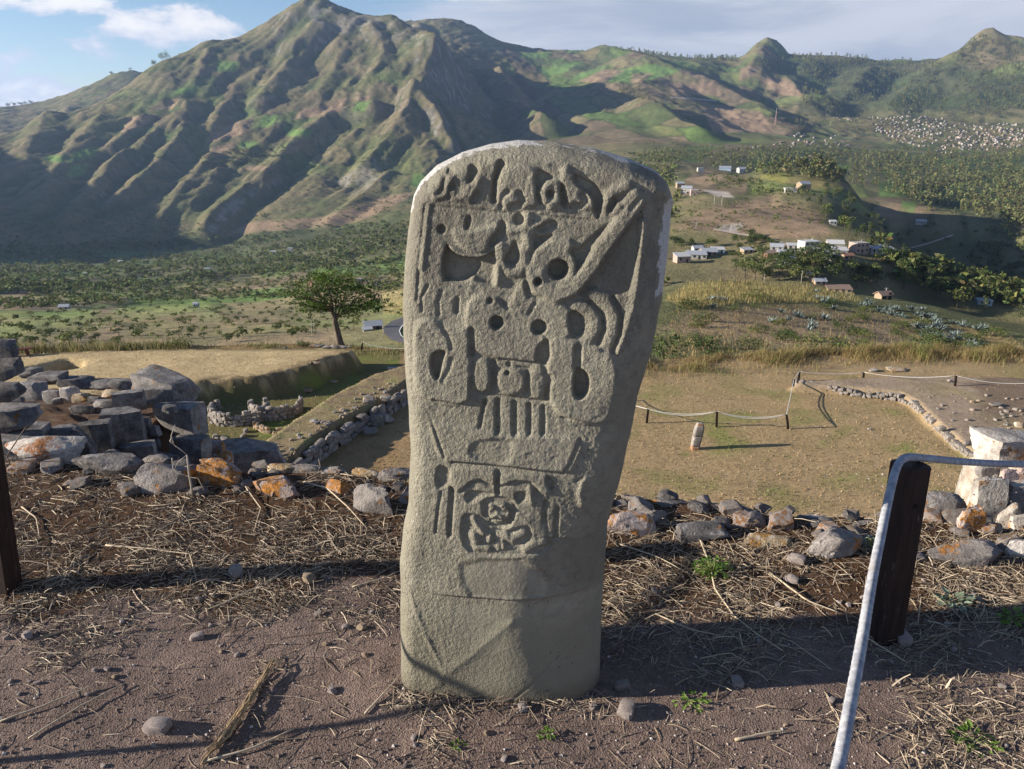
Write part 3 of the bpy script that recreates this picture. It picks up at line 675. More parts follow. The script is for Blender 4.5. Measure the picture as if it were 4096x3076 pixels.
plots(inU(500, 830)*inV(44, 145)*(GR > 2200), 110, 2.2, .25, 5.1, .8)
plots(inU(680, 1100)*inV(145, 235)*(GR > 900), 90, 1.4, -.3, 7.7, .9)
plots(inU(760, 1100)*inV(40, 110)*(GR > 3600), 170, 1.6, .4, 2.7, .5)
GRN, TAN, OLV, CORN = (.125, .225, .040), (.28, .18, .11), (.13, .13, .045), (.33, .25, .075)
def patch(poly, c, amt=.95, soft=1.2, rmin=0, rmax=1e9):
    global C
    q = np.array(poly); lo, hi = q.min(0)-soft, q.max(0)+soft
    k = np.nonzero((PU > lo[0]) & (PU < hi[0]) & (PV > lo[1]) & (PV < hi[1]) & VIS & (GR > rmin) & (GR < rmax))
    if len(k[0]) == 0: return
    d = sdf_poly(PU[k], PV[k], poly); m_ = (sstep(soft, -soft, d)*amt)[:, None]; C[k] = C[k]*(1-m_)+np.asarray(c)*m_
for p_ in ([(960,270),(1055,275),(1050,312),(955,316)],[(785,393),(878,378),(862,410),(770,416)],[(1165,513),(1237,508),(1200,560),(1135,565)],[(1582,448),(1642,442),(1612,490),(1560,495)],[(1285,575),(1392,570),(1370,605),(1265,602)],[(1062,628),(1142,628),(1132,652),(1055,656)],[(315,735),(392,727),(362,780),(295,786)],[(330,670),(440,645),(420,690),(290,722)],[(545,545),(592,505),(572,540),(530,572)],[(200,685),(300,690),(280,720),(195,712)],[(1830,770),(1880,770),(1860,825),(1815,825)]):
    patch(c7(p_), GRN)
for p_ in ([(565,520),(692,500),(642,560),(535,586)],[(935,590),(1040,540),(1130,520),(1090,590),(900,640)],[(1330,490),(1540,430),(1500,500),(1290,530)],[(1545,438),(1655,418),(1622,450)],[(940,650),(1060,620),(1000,690),(900,692)],[(1275,640),(1362,635),(1310,672),(1258,682)],[(705,450),(812,428),(760,482),(650,492)],[(1100,735),(1220,735),(1180,755),(1060,755)],[(1430,960),(1640,880),(1830,850),(1800,880),(1640,960),(1500,1000),(1000,1040),(1100,985)],[(0,1310),(120,1270),(195,1285),(100,1320),(0,1345)]):
    patch(c7(p_), TAN, .85)
for p_ in ([(160,290),(330,265),(270,310),(190,322)],[(480,300),(640,268),(765,300),(620,342),(460,347)],[(330,310),(480,270),(420,310),(300,342)],[(90,225),(222,218),(200,246),(80,242)],[(1360,700),(1480,690),(1470,720),(1360,730)],[(1600,770),(1700,750),(1720,830),(1600,830)],[(1700,850),(1760,850),(1750,885),(1690,880)],[(1830,670),(1930,670),(1940,710),(1850,705)]):
    patch(c8(p_), GRN)
for p_ in ([(330,345),(440,290),(525,300),(430,352)],[(560,310),(642,310),(602,347),(550,352)],[(720,350),(900,350),(935,402),(720,402)],[(850,450),(1100,470),(1155,552),(900,562)],[(1020,290),(1100,265),(1080,320),(1010,340)],[(1090,330),(1220,330),(1290,410),(1180,400)]):
    patch(c8(p_), TAN, .85)
for p_, k_ in (([(0,1450),(300,1390),(400,1400),(150,1460),(0,1500)], GRN), ([(480,1370),(900,1335),(950,1370),(600,1420)], (.17, .22, .05)), ([(870,1390),(960,1370),(985,1420),(880,1430)], GRN), ([(1150,1190),(1270,1180),(1280,1220),(1160,1230)], (.17, .22, .05)), ([(1680,1170),(1790,1150),(1790,1180),(1700,1190)], GRN), ([(280,1310),(440,1280),(450,1310),(320,1340)], (.17, .22, .05)), ([(480,1190),(600,1185),(560,1210),(470,1215)], (.20, .20, .07)), ([(1060,1290),(1250,1270),(1260,1300),(1080,1320)], GRN), ([(200,1420),(420,1400),(380,1440),(190,1460)], GRN)):
    patch(c7(p_), k_, .8, 2)
# right mid hill: brown grass, corn and maize tops, scars, road cuts
patch(c8([(720,960),(900,870),(1150,830),(1350,900),(1400,990),(1250,1010),(1000,990)]), (.205, .135, .082), .9, 4)
patch(c8([(780,760),(860,710),(980,715),(960,740),(870,790)]), (.23, .155, .09), .9)
patch(c8([(860,670),(960,645),(1030,660),(980,695),(880,690)]), (.215, .15, .085), .9)
patch(c8([(1090,745),(1200,720),(1290,745),(1200,775)]), (.30, .27, .045), .95); patch(c8([(1250,730),(1400,745),(1440,785),(1300,800),(1200,770)]), CORN, .8)
patch(c8([(850,800),(960,810),(990,835),(920,830)]), (.40, .34, .30), .9); patch(c8([(930,950),(1030,945),(1000,985),(915,970)]), (.36, .31, .28), .8)
patch([(666,300),(690,285),(740,283),(800,288),(850,294),(860,300),(740,300),(690,308)], CORN, .85, 3, 120, 330)
patch([(700,318),(760,312),(800,320),(770,330),(700,330)], (.30, .22, .08), .7, 3, 100, 330)
patch([(660,330),(700,310),(800,305),(900,318),(1010,340),(900,352),(760,345)], (.30, .20, .115), .8, 8, 90, 330)
patch([(890,335),(960,325),(1024,345),(1024,352),(950,345)], (.29, .20, .07), .7, 3, 90, 330)
# brown bare slope on the left below the field, the corn field beside the road
patch([(180,350),(230,338),(330,330),(350,350)], (.21, .135, .085), .8, 5, 120, 420); patch([(130,332),(200,318),(300,312),(270,326),(170,342)], (.205, .14, .085), .5, 6, 200, 650)
patch([(382,292),(404,290),(404,315),(383,313)], (.30, .24, .09), .9, 2); patch([(0,322),(40,312),(110,305),(70,322),(0,338)], GRN, .7, 4); patch([(0,336),(60,322),(130,312),(100,330),(0,345)], (.14, .20, .04), .6, 4)
for p_, k_ in (([(1330,10),(1480,20),(1700,80),(1850,120),(1920,190),(1800,205),(1700,165),(1500,150),(1400,110)], .6), ([(895,1040),(1000,900),(1140,815),(1135,850),(1000,985),(930,1048)], .8), ([(1480,800),(1700,680),(1725,790),(1560,865)], .55), ([(1160,430),(1280,340),(1290,390),(1200,430)], .7)):
    q_ = np.array(c7(p_)); d_ = sdf_poly(PU, PV, q_); C = mixc(C, sstep(2.5, -2.5, d_)*VIS*k_*sstep(-.25, .3, n4+n2), (.25, .225, .20))
patch([(0,347),(404,347),(404,314),(250,306),(0,318)], (.225, .165, .085), .5, 6, 120, 800)
# woods: dark litter under the trees
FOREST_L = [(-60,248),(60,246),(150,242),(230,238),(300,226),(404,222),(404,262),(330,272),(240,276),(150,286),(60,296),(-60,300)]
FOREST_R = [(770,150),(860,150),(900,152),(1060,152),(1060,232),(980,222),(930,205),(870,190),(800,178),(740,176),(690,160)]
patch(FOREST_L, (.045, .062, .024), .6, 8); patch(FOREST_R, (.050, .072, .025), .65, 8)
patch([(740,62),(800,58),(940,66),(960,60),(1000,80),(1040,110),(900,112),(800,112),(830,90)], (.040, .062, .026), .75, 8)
C = np.clip(C*(1+.16*np.clip(n4, -1, 1)[..., None]), .01, .8)
lum = C.mean(-1, keepdims=True); C = (lum+(C-lum)*.82)*1.35
vb = inU(-300, 560)*inV(248, 350)*(GR < 2200)*(GR > 100); C = C*(1+.6*vb)[..., None]; vr = inU(660, 900)*inV(160, 300)*(GR < 1500); C = C*(1+.25*vr)[..., None]  # valley albedo raised to stand in for stronger sunlight; right hills raised too
def terrain_material():
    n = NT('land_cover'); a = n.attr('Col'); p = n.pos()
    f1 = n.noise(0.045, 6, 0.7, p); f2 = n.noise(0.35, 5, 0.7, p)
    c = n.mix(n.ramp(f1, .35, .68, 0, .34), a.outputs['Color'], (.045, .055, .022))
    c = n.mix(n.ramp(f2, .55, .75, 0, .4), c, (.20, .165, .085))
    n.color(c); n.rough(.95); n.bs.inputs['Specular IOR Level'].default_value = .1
    n.bump(n.math('ADD', n.noise(.05, 8, .72, p), n.math('MULTIPLY', n.noise(.4, 5, .7, p), .15)), .7, 6.0)
    return n.m
M_LAND = terrain_material()
def terrain_obj(name, sl, label):
    """a range of azimuth columns of the height field as one object"""
    V = np.stack([GX[sl], GY[sl], GZ[sl]], -1); nr, nc = V.shape[:2]
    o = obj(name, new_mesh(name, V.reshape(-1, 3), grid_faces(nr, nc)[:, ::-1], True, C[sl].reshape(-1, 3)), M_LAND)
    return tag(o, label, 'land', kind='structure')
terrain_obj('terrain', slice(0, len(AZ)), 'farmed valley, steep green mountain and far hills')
# ------------------------------------------------------------------ upper terrace: soil, edge stones, litter, rope fence
LAWN_Z = -11.4
def edge_y(x): return np.interp(x, [-9, -2.5, -1.9, -.6, .4, .7, 1.1, 1.5, 3, 9], [3.6, 3.36, 3.26, 3.16, 2.99, 2.92, 2.82, 2.76, 2.62, 2.3])+0.02*np.sin(np.asarray(x)*5.0)
def gz(x, y):
    x = np.asarray(x, float); y = np.asarray(y, float)
    h = 0.014*fbm(x*1.7, y*1.7, 3.1, 3)+0.005*fbm(x*8, y*8, 1.1, 3)
    h = h+0.03*sstep(0.55, 0.15, edge_y(x)-y)
    d = np.hypot((x-0.02)/0.42, (y-1.92)/0.26); return h+0.012*sstep(1.5, 0.9, d)
def gzs(x, y): return float(gz(np.array([x]), np.array([y]))[0])
def G(u, v, dz=0.0):
    p = on_z(u, v, 0.0)
    for _ in range(3): p = on_z(u, v, gzs(p[0], p[1]))
    p[2] += dz; return p
def soil_material():
    n = NT('terrace_soil'); p = n.pos(); at = n.attr('Col'); sp = n.N('ShaderNodeSeparateColor'); n.L(at.outputs['Color'], sp.inputs[0])
    a = n.noise(3.2, 5, .6, p); b = n.noise(22, 6, .68, p); c = n.noise(120, 4, .65, p); g = n.voro(150, p); g2 = n.voro(330, p)
    col = n.mix(n.ramp(a, .32, .68), (.170, .118, .098), (.245, .176, .146))
    col = n.mix(n.ramp(b, .40, .70, 0, .75), col, (.105, .076, .064))
    col = n.mix(n.ramp(c, .52, .70, 0, .65), col, (.30, .245, .215))
    gr = n.ramp(n.voro(150, p, out='Color'), .80, .95)
    col = n.mix(n.math('MULTIPLY', gr, n.ramp(g, .45, .25)), col, (.40, .35, .33))
    moss = n.math('MULTIPLY', n.ramp(n.math('ADD', n.noise(6.5, 6, .72, p), n.math('MULTIPLY', n.math('SUBTRACT', sp.outputs[0], .5), .5)), .50, .60), sp.outputs[0])
    mc = n.mix(n.ramp(n.noise(60, 4, .7, p), .35, .7), (.045, .020, .008), (.150, .066, .018))
    col = n.mix(moss, col, mc)
    litter = n.math('MULTIPLY', n.ramp(n.noise(34, 5, .75, n.map(p, (1, 2.2, 1))), .40, .62), sp.outputs[1])
    col = n.mix(n.math('MULTIPLY', litter, .55), col, (.085, .062, .048))
    n.color(col); n.rough(.97)
    h = n.math('ADD', n.math('MULTIPLY', b, .8), n.math('ADD', n.math('MULTIPLY', c, .55), n.math('MULTIPLY', n.ramp(g, .0, .6, .5, 0), .6)))
    h = n.math('ADD', h, n.math('MULTIPLY', n.ramp(g2, 0, .6, .3, 0), .5))
    h = n.math('ADD', h, n.math('MULTIPLY', n.math('MULTIPLY', moss, n.noise(190, 3, .7, p)), 1.2))
    n.bump(h, .9, .012); return n.m
M_SOIL = soil_material()
def build_terrace():
    xs = np.concatenate([np.linspace(-9, -2.6, 40), np.linspace(-2.6, 2.6, 380)[1:-1], np.linspace(2.6, 9, 40)])
    t = np.concatenate([np.linspace(-1.6, 0.7, 26)[:-1], np.linspace(0.7, 3.0, 250)])
    X = np.repeat(xs[:, None], len(t)+14, 1); ey = edge_y(xs)
    Y = np.zeros_like(X); Z = np.zeros_like(X)
    f = (t-t[0])/(t[-1]-t[0]); Yt = t[0]+f[None]*(ey[:, None]-t[0]); Y[:, :len(t)] = Yt; Z[:, :len(t)] = gz(X[:, :len(t)], Yt)
    # bank and bench below the edge
    left = sstep(-0.2, -1.2, xs)
    prof = np.array([(.06, -.05), (.14, -.22), (.22, -.6), (.35, -1.1), (.5, -1.7), (.8, -2.6), (1.2, -3.6), (2.0, -3.9), (4.2, -4.2), (6.0, -4.6), (7.0, -6.5), (7.6, -8.5), (8.4, -10.5), (9.5, -13)])
    pr2 = np.array([(.06, -.06), (.12, -.25), (.2, -.6), (.3, -1.2), (.4, -2.), (.6, -3.), (.8, -4), (1., -5), (1.3, -6), (1.6, -7), (2., -8.2), (2.5, -9.5), (3., -11), (3.6, -13)])
    for k in range(14):
        a = left; Y[:, len(t)+k] = ey+a*prof[k, 0]+(1-a)*pr2[k, 0]; Z[:, len(t)+k] = gz(xs, ey)*(k < 2)+a*prof[k, 1]+(1-a)*pr2[k, 1]+0.08*fbm(xs*1.3, Y[:, len(t)+k]*1.3, 4.4, 3)
    u, v, zc = proj(np.stack([X, Y, Z], -1))
    near = (zc > .3)
    moss = np.where(near, sstep(640, 560, v+25*fbm(X*2.2, Y*2.2, 7.7, 3)*4)*0.95, 0)
    moss = np.where((u > 590) & (v < 640), np.maximum(moss, .85*sstep(660, 600, v)), moss)
    lit = np.where(near, sstep(630, 560, v), 0)
    cols = np.stack([moss, lit, 0*lit], -1).reshape(-1, 3)
    nr, nc = X.shape
    me = new_mesh('terrace', np.stack([X, Y, Z], -1).reshape(-1, 3), grid_faces(nr, nc)[:, ::-1], True, cols)
    tag(obj('terrace_ground', me, M_SOIL), 'bare brown soil of the upper terrace with moss and straw', 'ground', kind='structure')
build_terrace()

# ---- rocks
def cube_sphere(n):
    g = np.linspace(-1, 1, n+1); V = {}; out = []; F = []
    def vid(p):
        k = tuple(np.round(p, 5))
        if k not in V: V[k] = len(out); out.append(p)
        return V[k]
    for ax in range(3):
        for sg in (-1, 1):
            for i in range(n):
                for j in range(n):
                    q = []
                    for a, b in ((i, j), (i+1, j), (i+1, j+1), (i, j+1)):
                        p = np.zeros(3); p[ax] = sg; p[(ax+1) % 3] = g[a]; p[(ax+2) % 3] = g[b]; q.append(vid(p))
                    F.append(q if sg > 0 else q[::-1])
    return np.array(out), np.array(F)
_CS = {n: cube_sphere(n) for n in (2, 3, 5, 8, 14)}
def rock_verts(seed, size, boxy=.45, rough=.16, n=8, cuts=7, freq=1.5):
    """angular stone filling a box of the given size, centred on the origin"""
    rs = np.random.RandomState(seed); P, F = _CS[n]; P = P.copy()
    Sph = P/np.linalg.norm(P, axis=1)[:, None]; V = Sph*(1-boxy)*1.08+P*boxy*0.95
    o = rs.uniform(-50, 50, 3)
    V = V*(1+rough*fbm(Sph[:, 0]*freq+o[0], Sph[:, 1]*freq+o[1], Sph[:, 2]*freq+o[2], 4, .55))[:, None]
    for _ in range(cuts):
        d = rs.normal(size=3); d /= np.linalg.norm(d); lim = rs.uniform(.56, .90)*(1+.25*boxy); s = V@d; m = s > lim
        V[m] -= ((s[m]-lim)*0.93)[:, None]*d
    V = V+0.05*rough/.16*np.stack([fbm(V[:, 0]*5+o[1], V[:, 1]*5, V[:, 2]*5+k*9, 3) for k in range(3)], 1)
    lo, hi = V.min(0), V.max(0); V = (V-(lo+hi)/2)/((hi-lo)/2)
    return V*np.asarray(size, float)/2, F
def rock_mesh(name, seed, size, **k):
    V, F = rock_verts(seed, size, **k); me = new_mesh(name, V, F, True); me.set_sharp_from_angle(angle=.42); return me
def rock_material(name, base, dark, lich=0.0, lichc=(.46, .19, .025), white=0.0, scale=1.0, whitec=(.55, .53, .51)):
    n = NT(name); p = n.pos(True); r = n.rnd(); p2 = n.N('ShaderNodeVectorMath', operation='ADD'); n.L(p, p2.inputs[0]); cb = n.N('ShaderNodeCombineXYZ')
    for i in range(3): n.L(n.math('MULTIPLY', r, 37.0+i*11), cb.inputs[i])
    n.L(cb.outputs[0], p2.inputs[1]); p = p2.outputs[0]
    a = n.noise(7*scale, 5, .65, p); b = n.noise(32*scale, 5, .7, p); c = n.noise(110*scale, 4, .65, p)
    col = n.mix(n.ramp(a, .32, .66), dark, base); col = n.mix(n.ramp(b, .46, .70, 0, .6), col, tuple(x*.45 for x in dark)); col = n.mix(n.ramp(c, .55, .72, 0, .45), col, tuple(min(.7, x*1.5) for x in base))
    if white: col = n.mix(n.math('MULTIPLY', n.ramp(n.noise(9*scale, 5, .7, p), .50, .62), white), col, whitec)
    if lich:
        g = n.N('ShaderNodeNewGeometry'); 
        m = n.math('MULTIPLY', n.ramp(n.math('ADD', n.noise(6.5*scale, 8, .74, p), lich*.22), .61, .655), n.ramp(n.noise(75*scale, 3, .6, p), .34, .46))
        lc = n.mix(n.ramp(n.noise(45*scale, 4, .7, p), .35, .68), tuple(x*.42 for x in lichc), lichc); col = n.mix(n.math('MULTIPLY', m, .93), col, lc)
    tone = n.ramp(n.math('FRACT', n.math('MULTIPLY', r, 7.31)), 0, 1, .82, 1.18, False); col = n.mix(1.0, col, n.N('ShaderNodeCombineXYZ').outputs[0]) if False else col
    hs = n.N('ShaderNodeHueSaturation'); n.L(tone, hs.inputs['Value']); n.L(col, hs.inputs['Color']); n.color(hs.outputs[0]); n.rough(.93)
    n.bump(n.math('ADD', n.math('MULTIPLY', b, .9), n.math('MULTIPLY', c, .5)), .8, .014/scale if scale > .5 else .03); return n.m
M_RG = rock_material('grey_rock', (.300, .270, .255), (.165, .148, .140), .25)
M_RD = rock_material('dark_rock', (.185, .170, .165), (.075, .068, .068), .05, white=.35)
M_RO = rock_material('lichen_rock', (.40, .345, .33), (.24, .20, .19), .62)
M_RP = rock_material('pink_rock', (.47, .395, .36), (.28, .225, .205), .55, white=.6)
M_RT = rock_material('tan_rock', (.44, .345, .225), (.25, .185, .12), .35, (.50, .25, .05), white=.5)
M_RW = rock_material('pale_rock', (.50, .455, .42), (.31, .275, .25), .30, (.40, .15, .04), white=.4)
M_MS = rock_material('masonry_stone', (.275, .255, .242), (.140, .128, .124), .05, white=.3, scale=.9)
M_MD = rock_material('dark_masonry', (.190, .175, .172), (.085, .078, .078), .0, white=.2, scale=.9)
M_ML = rock_material('pale_masonry', (.60, .56, .51), (.34, .30, .27), .42, (.45, .24, .09), white=.6, scale=.6)
M_MP = rock_material('pink_masonry', (.46, .355, .335), (.33, .25, .235), .2, (.45, .24, .09), white=.35, scale=.6)
def stone_px(name, u0, v0, u1, v1, mat, seed, z=0.0, zc=None, dep=.65, rz=0.0, parent=None, boxy=.4, n=8, rough=.16, cuts=7, sink=.12, tilt=0.0, kmat=None):
    """a stone filling a pixel rectangle: rests on height z, or stands at camera depth zc"""
    uc = (u0+u1)/2
    if zc is None:
        q = on_z(uc, v1, z); zc = float(proj(q)[2])
    w = (u1-u0)*zc/FPX; phi = PITCH+math.atan(((v0+v1)/2-IH/2)/FPX); H = (v1-v0)*zc/FPX; d = dep*w
    h = max((H-d*math.sin(phi)*.75)/math.cos(phi), .35*H)
    c = at_dep(uc, (v0+v1)/2, zc); c = c+np.array([0, math.cos(phi), -math.sin(phi)])*d*.25
    me = rock_mesh(name, seed, (1.1*w/(abs(math.cos(rz))+.45*abs(math.sin(rz))), d, 1.06*h*(1+sink)), boxy=boxy, n=n, rough=rough, cuts=cuts)
    c[2] -= h*sink*.5
    loc = c if parent is None else c-np.array(parent.location)
    return obj(name, me, mat, parent, loc, (tilt, tilt*.6, rz))
ER = [ # edge stones: pixel box, material, label
 (-10,430,78,463,M_RW,'big pale rounded boulder with rusty orange lichen spots at the terrace edge',.35), (67,449,141,480,M_RD,'wide dark grey rock lying close beside the big pale boulder',.3),
 (131,459,192,500,M_RG,'purplish grey wedge-shaped rock leaning against the orange lichen block',.5), (190,457,243,493,M_RO,'squared block almost covered in deep orange lichen at the terrace edge',.7),
 (141,453,172,466,M_RG,'small rounded grey cobble behind the purplish wedge rock',.2), (198,456,228,467,M_RP,'small pinkish stone just behind the deep orange lichen block',.3),
 (250,459,272,470,M_RG,'flat grey slab stone between the two orange lichen blocks',.5), (268,461,299,476,M_RT,'tan pointed stone behind the oblong pink and orange block',.4),
 (250,474,304,502,M_RO,'oblong pinkish block with orange lichen along its lower side',.75), (291,462,322,477,M_RG,'thin slanted grey stone on the rim behind the oblong block',.5),
 (314,465,351,480,M_RG,'crumbly grey stone on the rim beside the slanted grey one',.35), (321,477,352,501,M_RP,'bright white and pink angular stone with an orange foot',.5),
 (351,467,380,482,M_RT,'rounded tan stone on the rim at the sunny side of the stela',.3), (377,467,414,486,M_RG,'humped grey rim stone next to the sunny side of the stela',.4),
 (350,482,397,518,M_RG,'broad grey slanting rock with orange stains next to the stela',.45), (397,491,416,510,M_RO,'bright orange stone half hidden by the stela',.5),
 (606,509,656,541,M_RO,'white pyramid-shaped rock with a vivid orange lichen patch beside the stela',.4), (634,508,670,530,M_RG,'grey block behind the vivid orange pyramid rock',.5),
 (676,519,732,546,M_RD,'black and brown mossy rock behind the green weed',.35), (742,530,795,551,M_RT,'low yellowish white rock between the mossy rock and the large grey one',.3),
 (804,524,876,561,M_RG,'largest grey rounded rock among the stones by the leaning fence post',.4), (621,494,650,508,M_RG,'dark grey rim stone on the shadow side of the stela',.35),
 (650,496,691,512,M_RG,'long flat grey rim stone above the mossy rock',.5), (697,501,727,514,M_RG,'grey rim stone with one mossy end',.4), (727,504,765,521,M_RG,'reddish grey rim stone speckled with moss',.3),
 (765,510,796,525,M_RG,'pale grey rim stone above the yellowish white rock',.4), (798,513,842,529,M_RD,'brownish ridged rim stone behind the largest grey rock',.4), (846,518,878,532,M_RD,'dark brown rim stone behind the rope',.4),
 (913,488,966,524,M_RD,'upright dark slate block with one white side beside the fence post',.7), (957,505,985,541,M_RP,'pointed whitish stone with orange stains leaning on the masonry',.3),
 (936,536,1012,570,M_RG,'flat sloping grey rock with post shadow at the masonry foot',.35), (1008,538,1045,565,M_RW,'pale grey stone at the foot of the rubble masonry',.4), (884,545,925,566,M_RG,'low grey stone half hidden by the leaning fence post',.4),
]
for i, (u0, v0, u1, v1, m, lab, bx) in enumerate(ER):
    o = stone_px('edge_stone', u0, v0, u1, v1, m, 100+i*7, z=.0, boxy=bx, n=14, rough=.24, cuts=15, dep=.46, rz=random.uniform(-.35, .35), sink=.22)
    tag(o, lab, 'rock', 'rocks along the terrace edge')
# small filler stones along the rim
fill_me = [rock_mesh('rim_cobble', 900+i, (1, .8, .55), n=8, boxy=.5, cuts=12, rough=.24) for i in range(5)]
for i in range(105):
    x = random.uniform(-2.3, 2.4); y = float(edge_y(x))+random.uniform(-.20, .06); s = random.choice([1, 1, 1.7])*random.uniform(.035, .085)
    o = obj('rim_cobble', fill_me[i % 5], (M_RG, M_RD, M_RP, M_RG)[i % 4], None, (x, y, gzs(x, y)+s*.05), (random.uniform(-.3, .3), random.uniform(-.3, .3), random.uniform(0, 6)), s)
    tag(o, 'small loose cobble wedged among the terrace edge rocks', 'cobble', 'small cobbles between the edge rocks')
    if len(fill_me[i % 5].materials) == 0: fill_me[i % 5].materials.append(M_RG)

# ---- pebbles on the soil
peb_me = [rock_mesh('pebble', 700+i, (1, .75, .55), n=5, boxy=.3, rough=.25) for i in range(6)]
M_PB = rock_material('pebble_stone', (.40, .345, .325), (.26, .215, .20), scale=3.0); M_PB2 = rock_material('pebble_tan', (.42, .32, .23), (.28, .21, .155), scale=3.0)
for me_, mm in zip(peb_me, (M_PB, M_PB, M_PB2, M_PB, M_PB, M_PB)): me_.materials.append(mm)
NAMED = [(155,733,27,1,'large pinkish pebble on the bare soil beside the straw bundle'), (308,582,18,2,'tan rounded pebble on the shadow line of the cut-off post'), (235,577,20,0,'flat light grey pebble near the tan one'),
 (627,716,23,1,'pale pebble lying in sunlight just before the stela shadow'), (797,563,18,1,'pinkish pebble in front of the largest grey rock'), (904,643,24,1,'whitish pebble at the foot of the leaning post'),
 (196,640,14,1,'knobbly pinkish pebble casting a long shadow'), (362,630,11,2,'small reddish brown pebble on the sunny side of the stela'), (332,694,12,0,'small angular grey pebble pair member near the straw bundle'), (26,639,13,0,'grey pebble near the dark post standing in straw'),
 (523,711,13,1,'rounded pebble in the litter in front of the stela'), (593,709,9,1,'tiny white pebble at the shaded foot corner of the stela'), (622,689,16,1,'pinkish pebble in the shadow of the stela'), (738,686,15,1,'greyish pink pebble inside the long shadow'),
 (760,644,8,0,'little blue grey pebble in the long shadow'), (792,583,15,0,'blue grey pebble near the long dry stalk'), (750,612,10,2,'brownish pebble below the green weed')]
for u, v, w, k, lab in NAMED:
    p = G(u, v); s = w*proj(p)[2]/FPX
    tag(obj('pebble', peb_me[k], None, None, (p[0], p[1]+s*.2, p[2]+s*.16), (0, 0, random.uniform(0, 6)), s), lab, 'pebble')
cnt = 0
while cnt < 70:
    u, v = random.uniform(-5, 1030), random.uniform(575, 768)
    if 395 < u < 605 and v < 712: continue
    p = G(u, v); s = random.uniform(3, 8.5)*proj(p)[2]/FPX; cnt += 1
    tag(obj('pebble', peb_me[cnt % 6], None, None, (p[0], p[1], p[2]+s*.15), (0, 0, random.uniform(0, 6)), s), 'small loose pebble lying on the bare terrace soil', 'pebble', 'small pebbles scattered on the soil')
# gravel too fine to count
def scatter_gravel(N):
    rs = np.random.RandomState(5); B = np.array([[.55, .1, 0], [.05, .5, .05], [-.5, .1, 0], [-.1, -.5, .05], [.05, .05, .42], [0, 0, -.4]]); F = np.array([[0, 1, 4], [1, 2, 4], [2, 3, 4], [3, 0, 4], [1, 0, 5], [2, 1, 5], [3, 2, 5], [0, 3, 5]]); u = rs.uniform(-180, 1204, N); v = rs.uniform(470, 800, N); p = on_z(u, v, 0); z = gz(p[:, 0], p[:, 1])
    s = rs.lognormal(math.log(.0042), .45, N).clip(.002, .013); a = rs.uniform(0, 6.28, N); ca, sa = np.cos(a), np.sin(a)
    x = (B[None, :, 0]*ca[:, None]-B[None, :, 1]*sa[:, None])*s[:, None]+p[:, None, 0]; y = (B[None, :, 0]*sa[:, None]+B[None, :, 1]*ca[:, None])*s[:, None]+p[:, None, 1]; zz = B[None, :, 2]*s[:, None]+(z+s*.15)[:, None]
    V = np.stack([x, y, zz], -1).reshape(-1, 3); FF = (F[None]+(np.arange(N)*len(B))[:, None, None]).reshape(-1, 3)
    t = rs.uniform(0, 1, N); c = np.where(t[:, None] < .6, np.array([.19, .145, .125]), np.where(t[:, None] < .85, np.array([.32, .265, .24]), np.array([.52, .48, .45])))*rs.uniform(.7, 1.2, (N, 1))
    me = new_mesh('gravel', V, FF, False, np.repeat(c, len(B), 0)); n = NT('gravel'); n.color(n.attr().outputs['Color'])
    tag(obj('gravel', me, n.m), 'fine loose gravel strewn over the terrace soil', 'gravel', kind='stuff')
scatter_gravel(11000)

# ---- straw litter
def straw_mesh(name, P0, ang, L, rad, lift, bend, col, tilt=None, m=4):
    N = len(L); t = np.linspace(0, 1, m)[None]
    th = ang[:, None]+bend[:, None]*(t-.5); dx = np.cos(th)*L[:, None]/(m-1); dy = np.sin(th)*L[:, None]/(m-1)
    X = P0[:, None, 0]+np.cumsum(dx, 1)-dx[:, :1]-(dx.sum(1)/2)[:, None]; Y = P0[:, None, 1]+np.cumsum(dy, 1)-dy[:, :1]-(dy.sum(1)/2)[:, None]
    Z = gz(X, Y)+rad[:, None]+lift[:, None]*np.sin(np.pi*t)+(tilt[:, None]*t if tilt is not None else 0)
    nx, ny = -np.sin(th), np.cos(th); tap = 1-.45*t; R_ = rad[:, None]*tap
    a = np.stack([X+nx*R_, Y+ny*R_, Z-.3*R_], -1); b = np.stack([X-nx*R_, Y-ny*R_, Z-.3*R_], -1); c = np.stack([X, Y, Z+R_], -1)
    V = np.stack([a, b, c], 2).reshape(-1, 3)      # N,m,3verts
    base = (np.arange(N)*m*3)[:, None, None]; i = np.arange(m-1)[None, :, None]*3; k = np.array([0, 1, 2])[None, None]; k2 = (k+1) % 3
    F = np.stack([base+i+k, base+i+k2, base+i+3+k2, base+i+3+k], -1).reshape(-1, 4)
    return new_mesh(name, V, F, False, np.repeat(col, m*3, 0))
n_ = NT('straw'); n_.color(n_.mix(n_.ramp(n_.noise(60, 3, .6), .4, .7, 0, .35), n_.attr().outputs['Color'], (.16, .12, .085))); n_.rough(.7); M_STRAW = n_.m
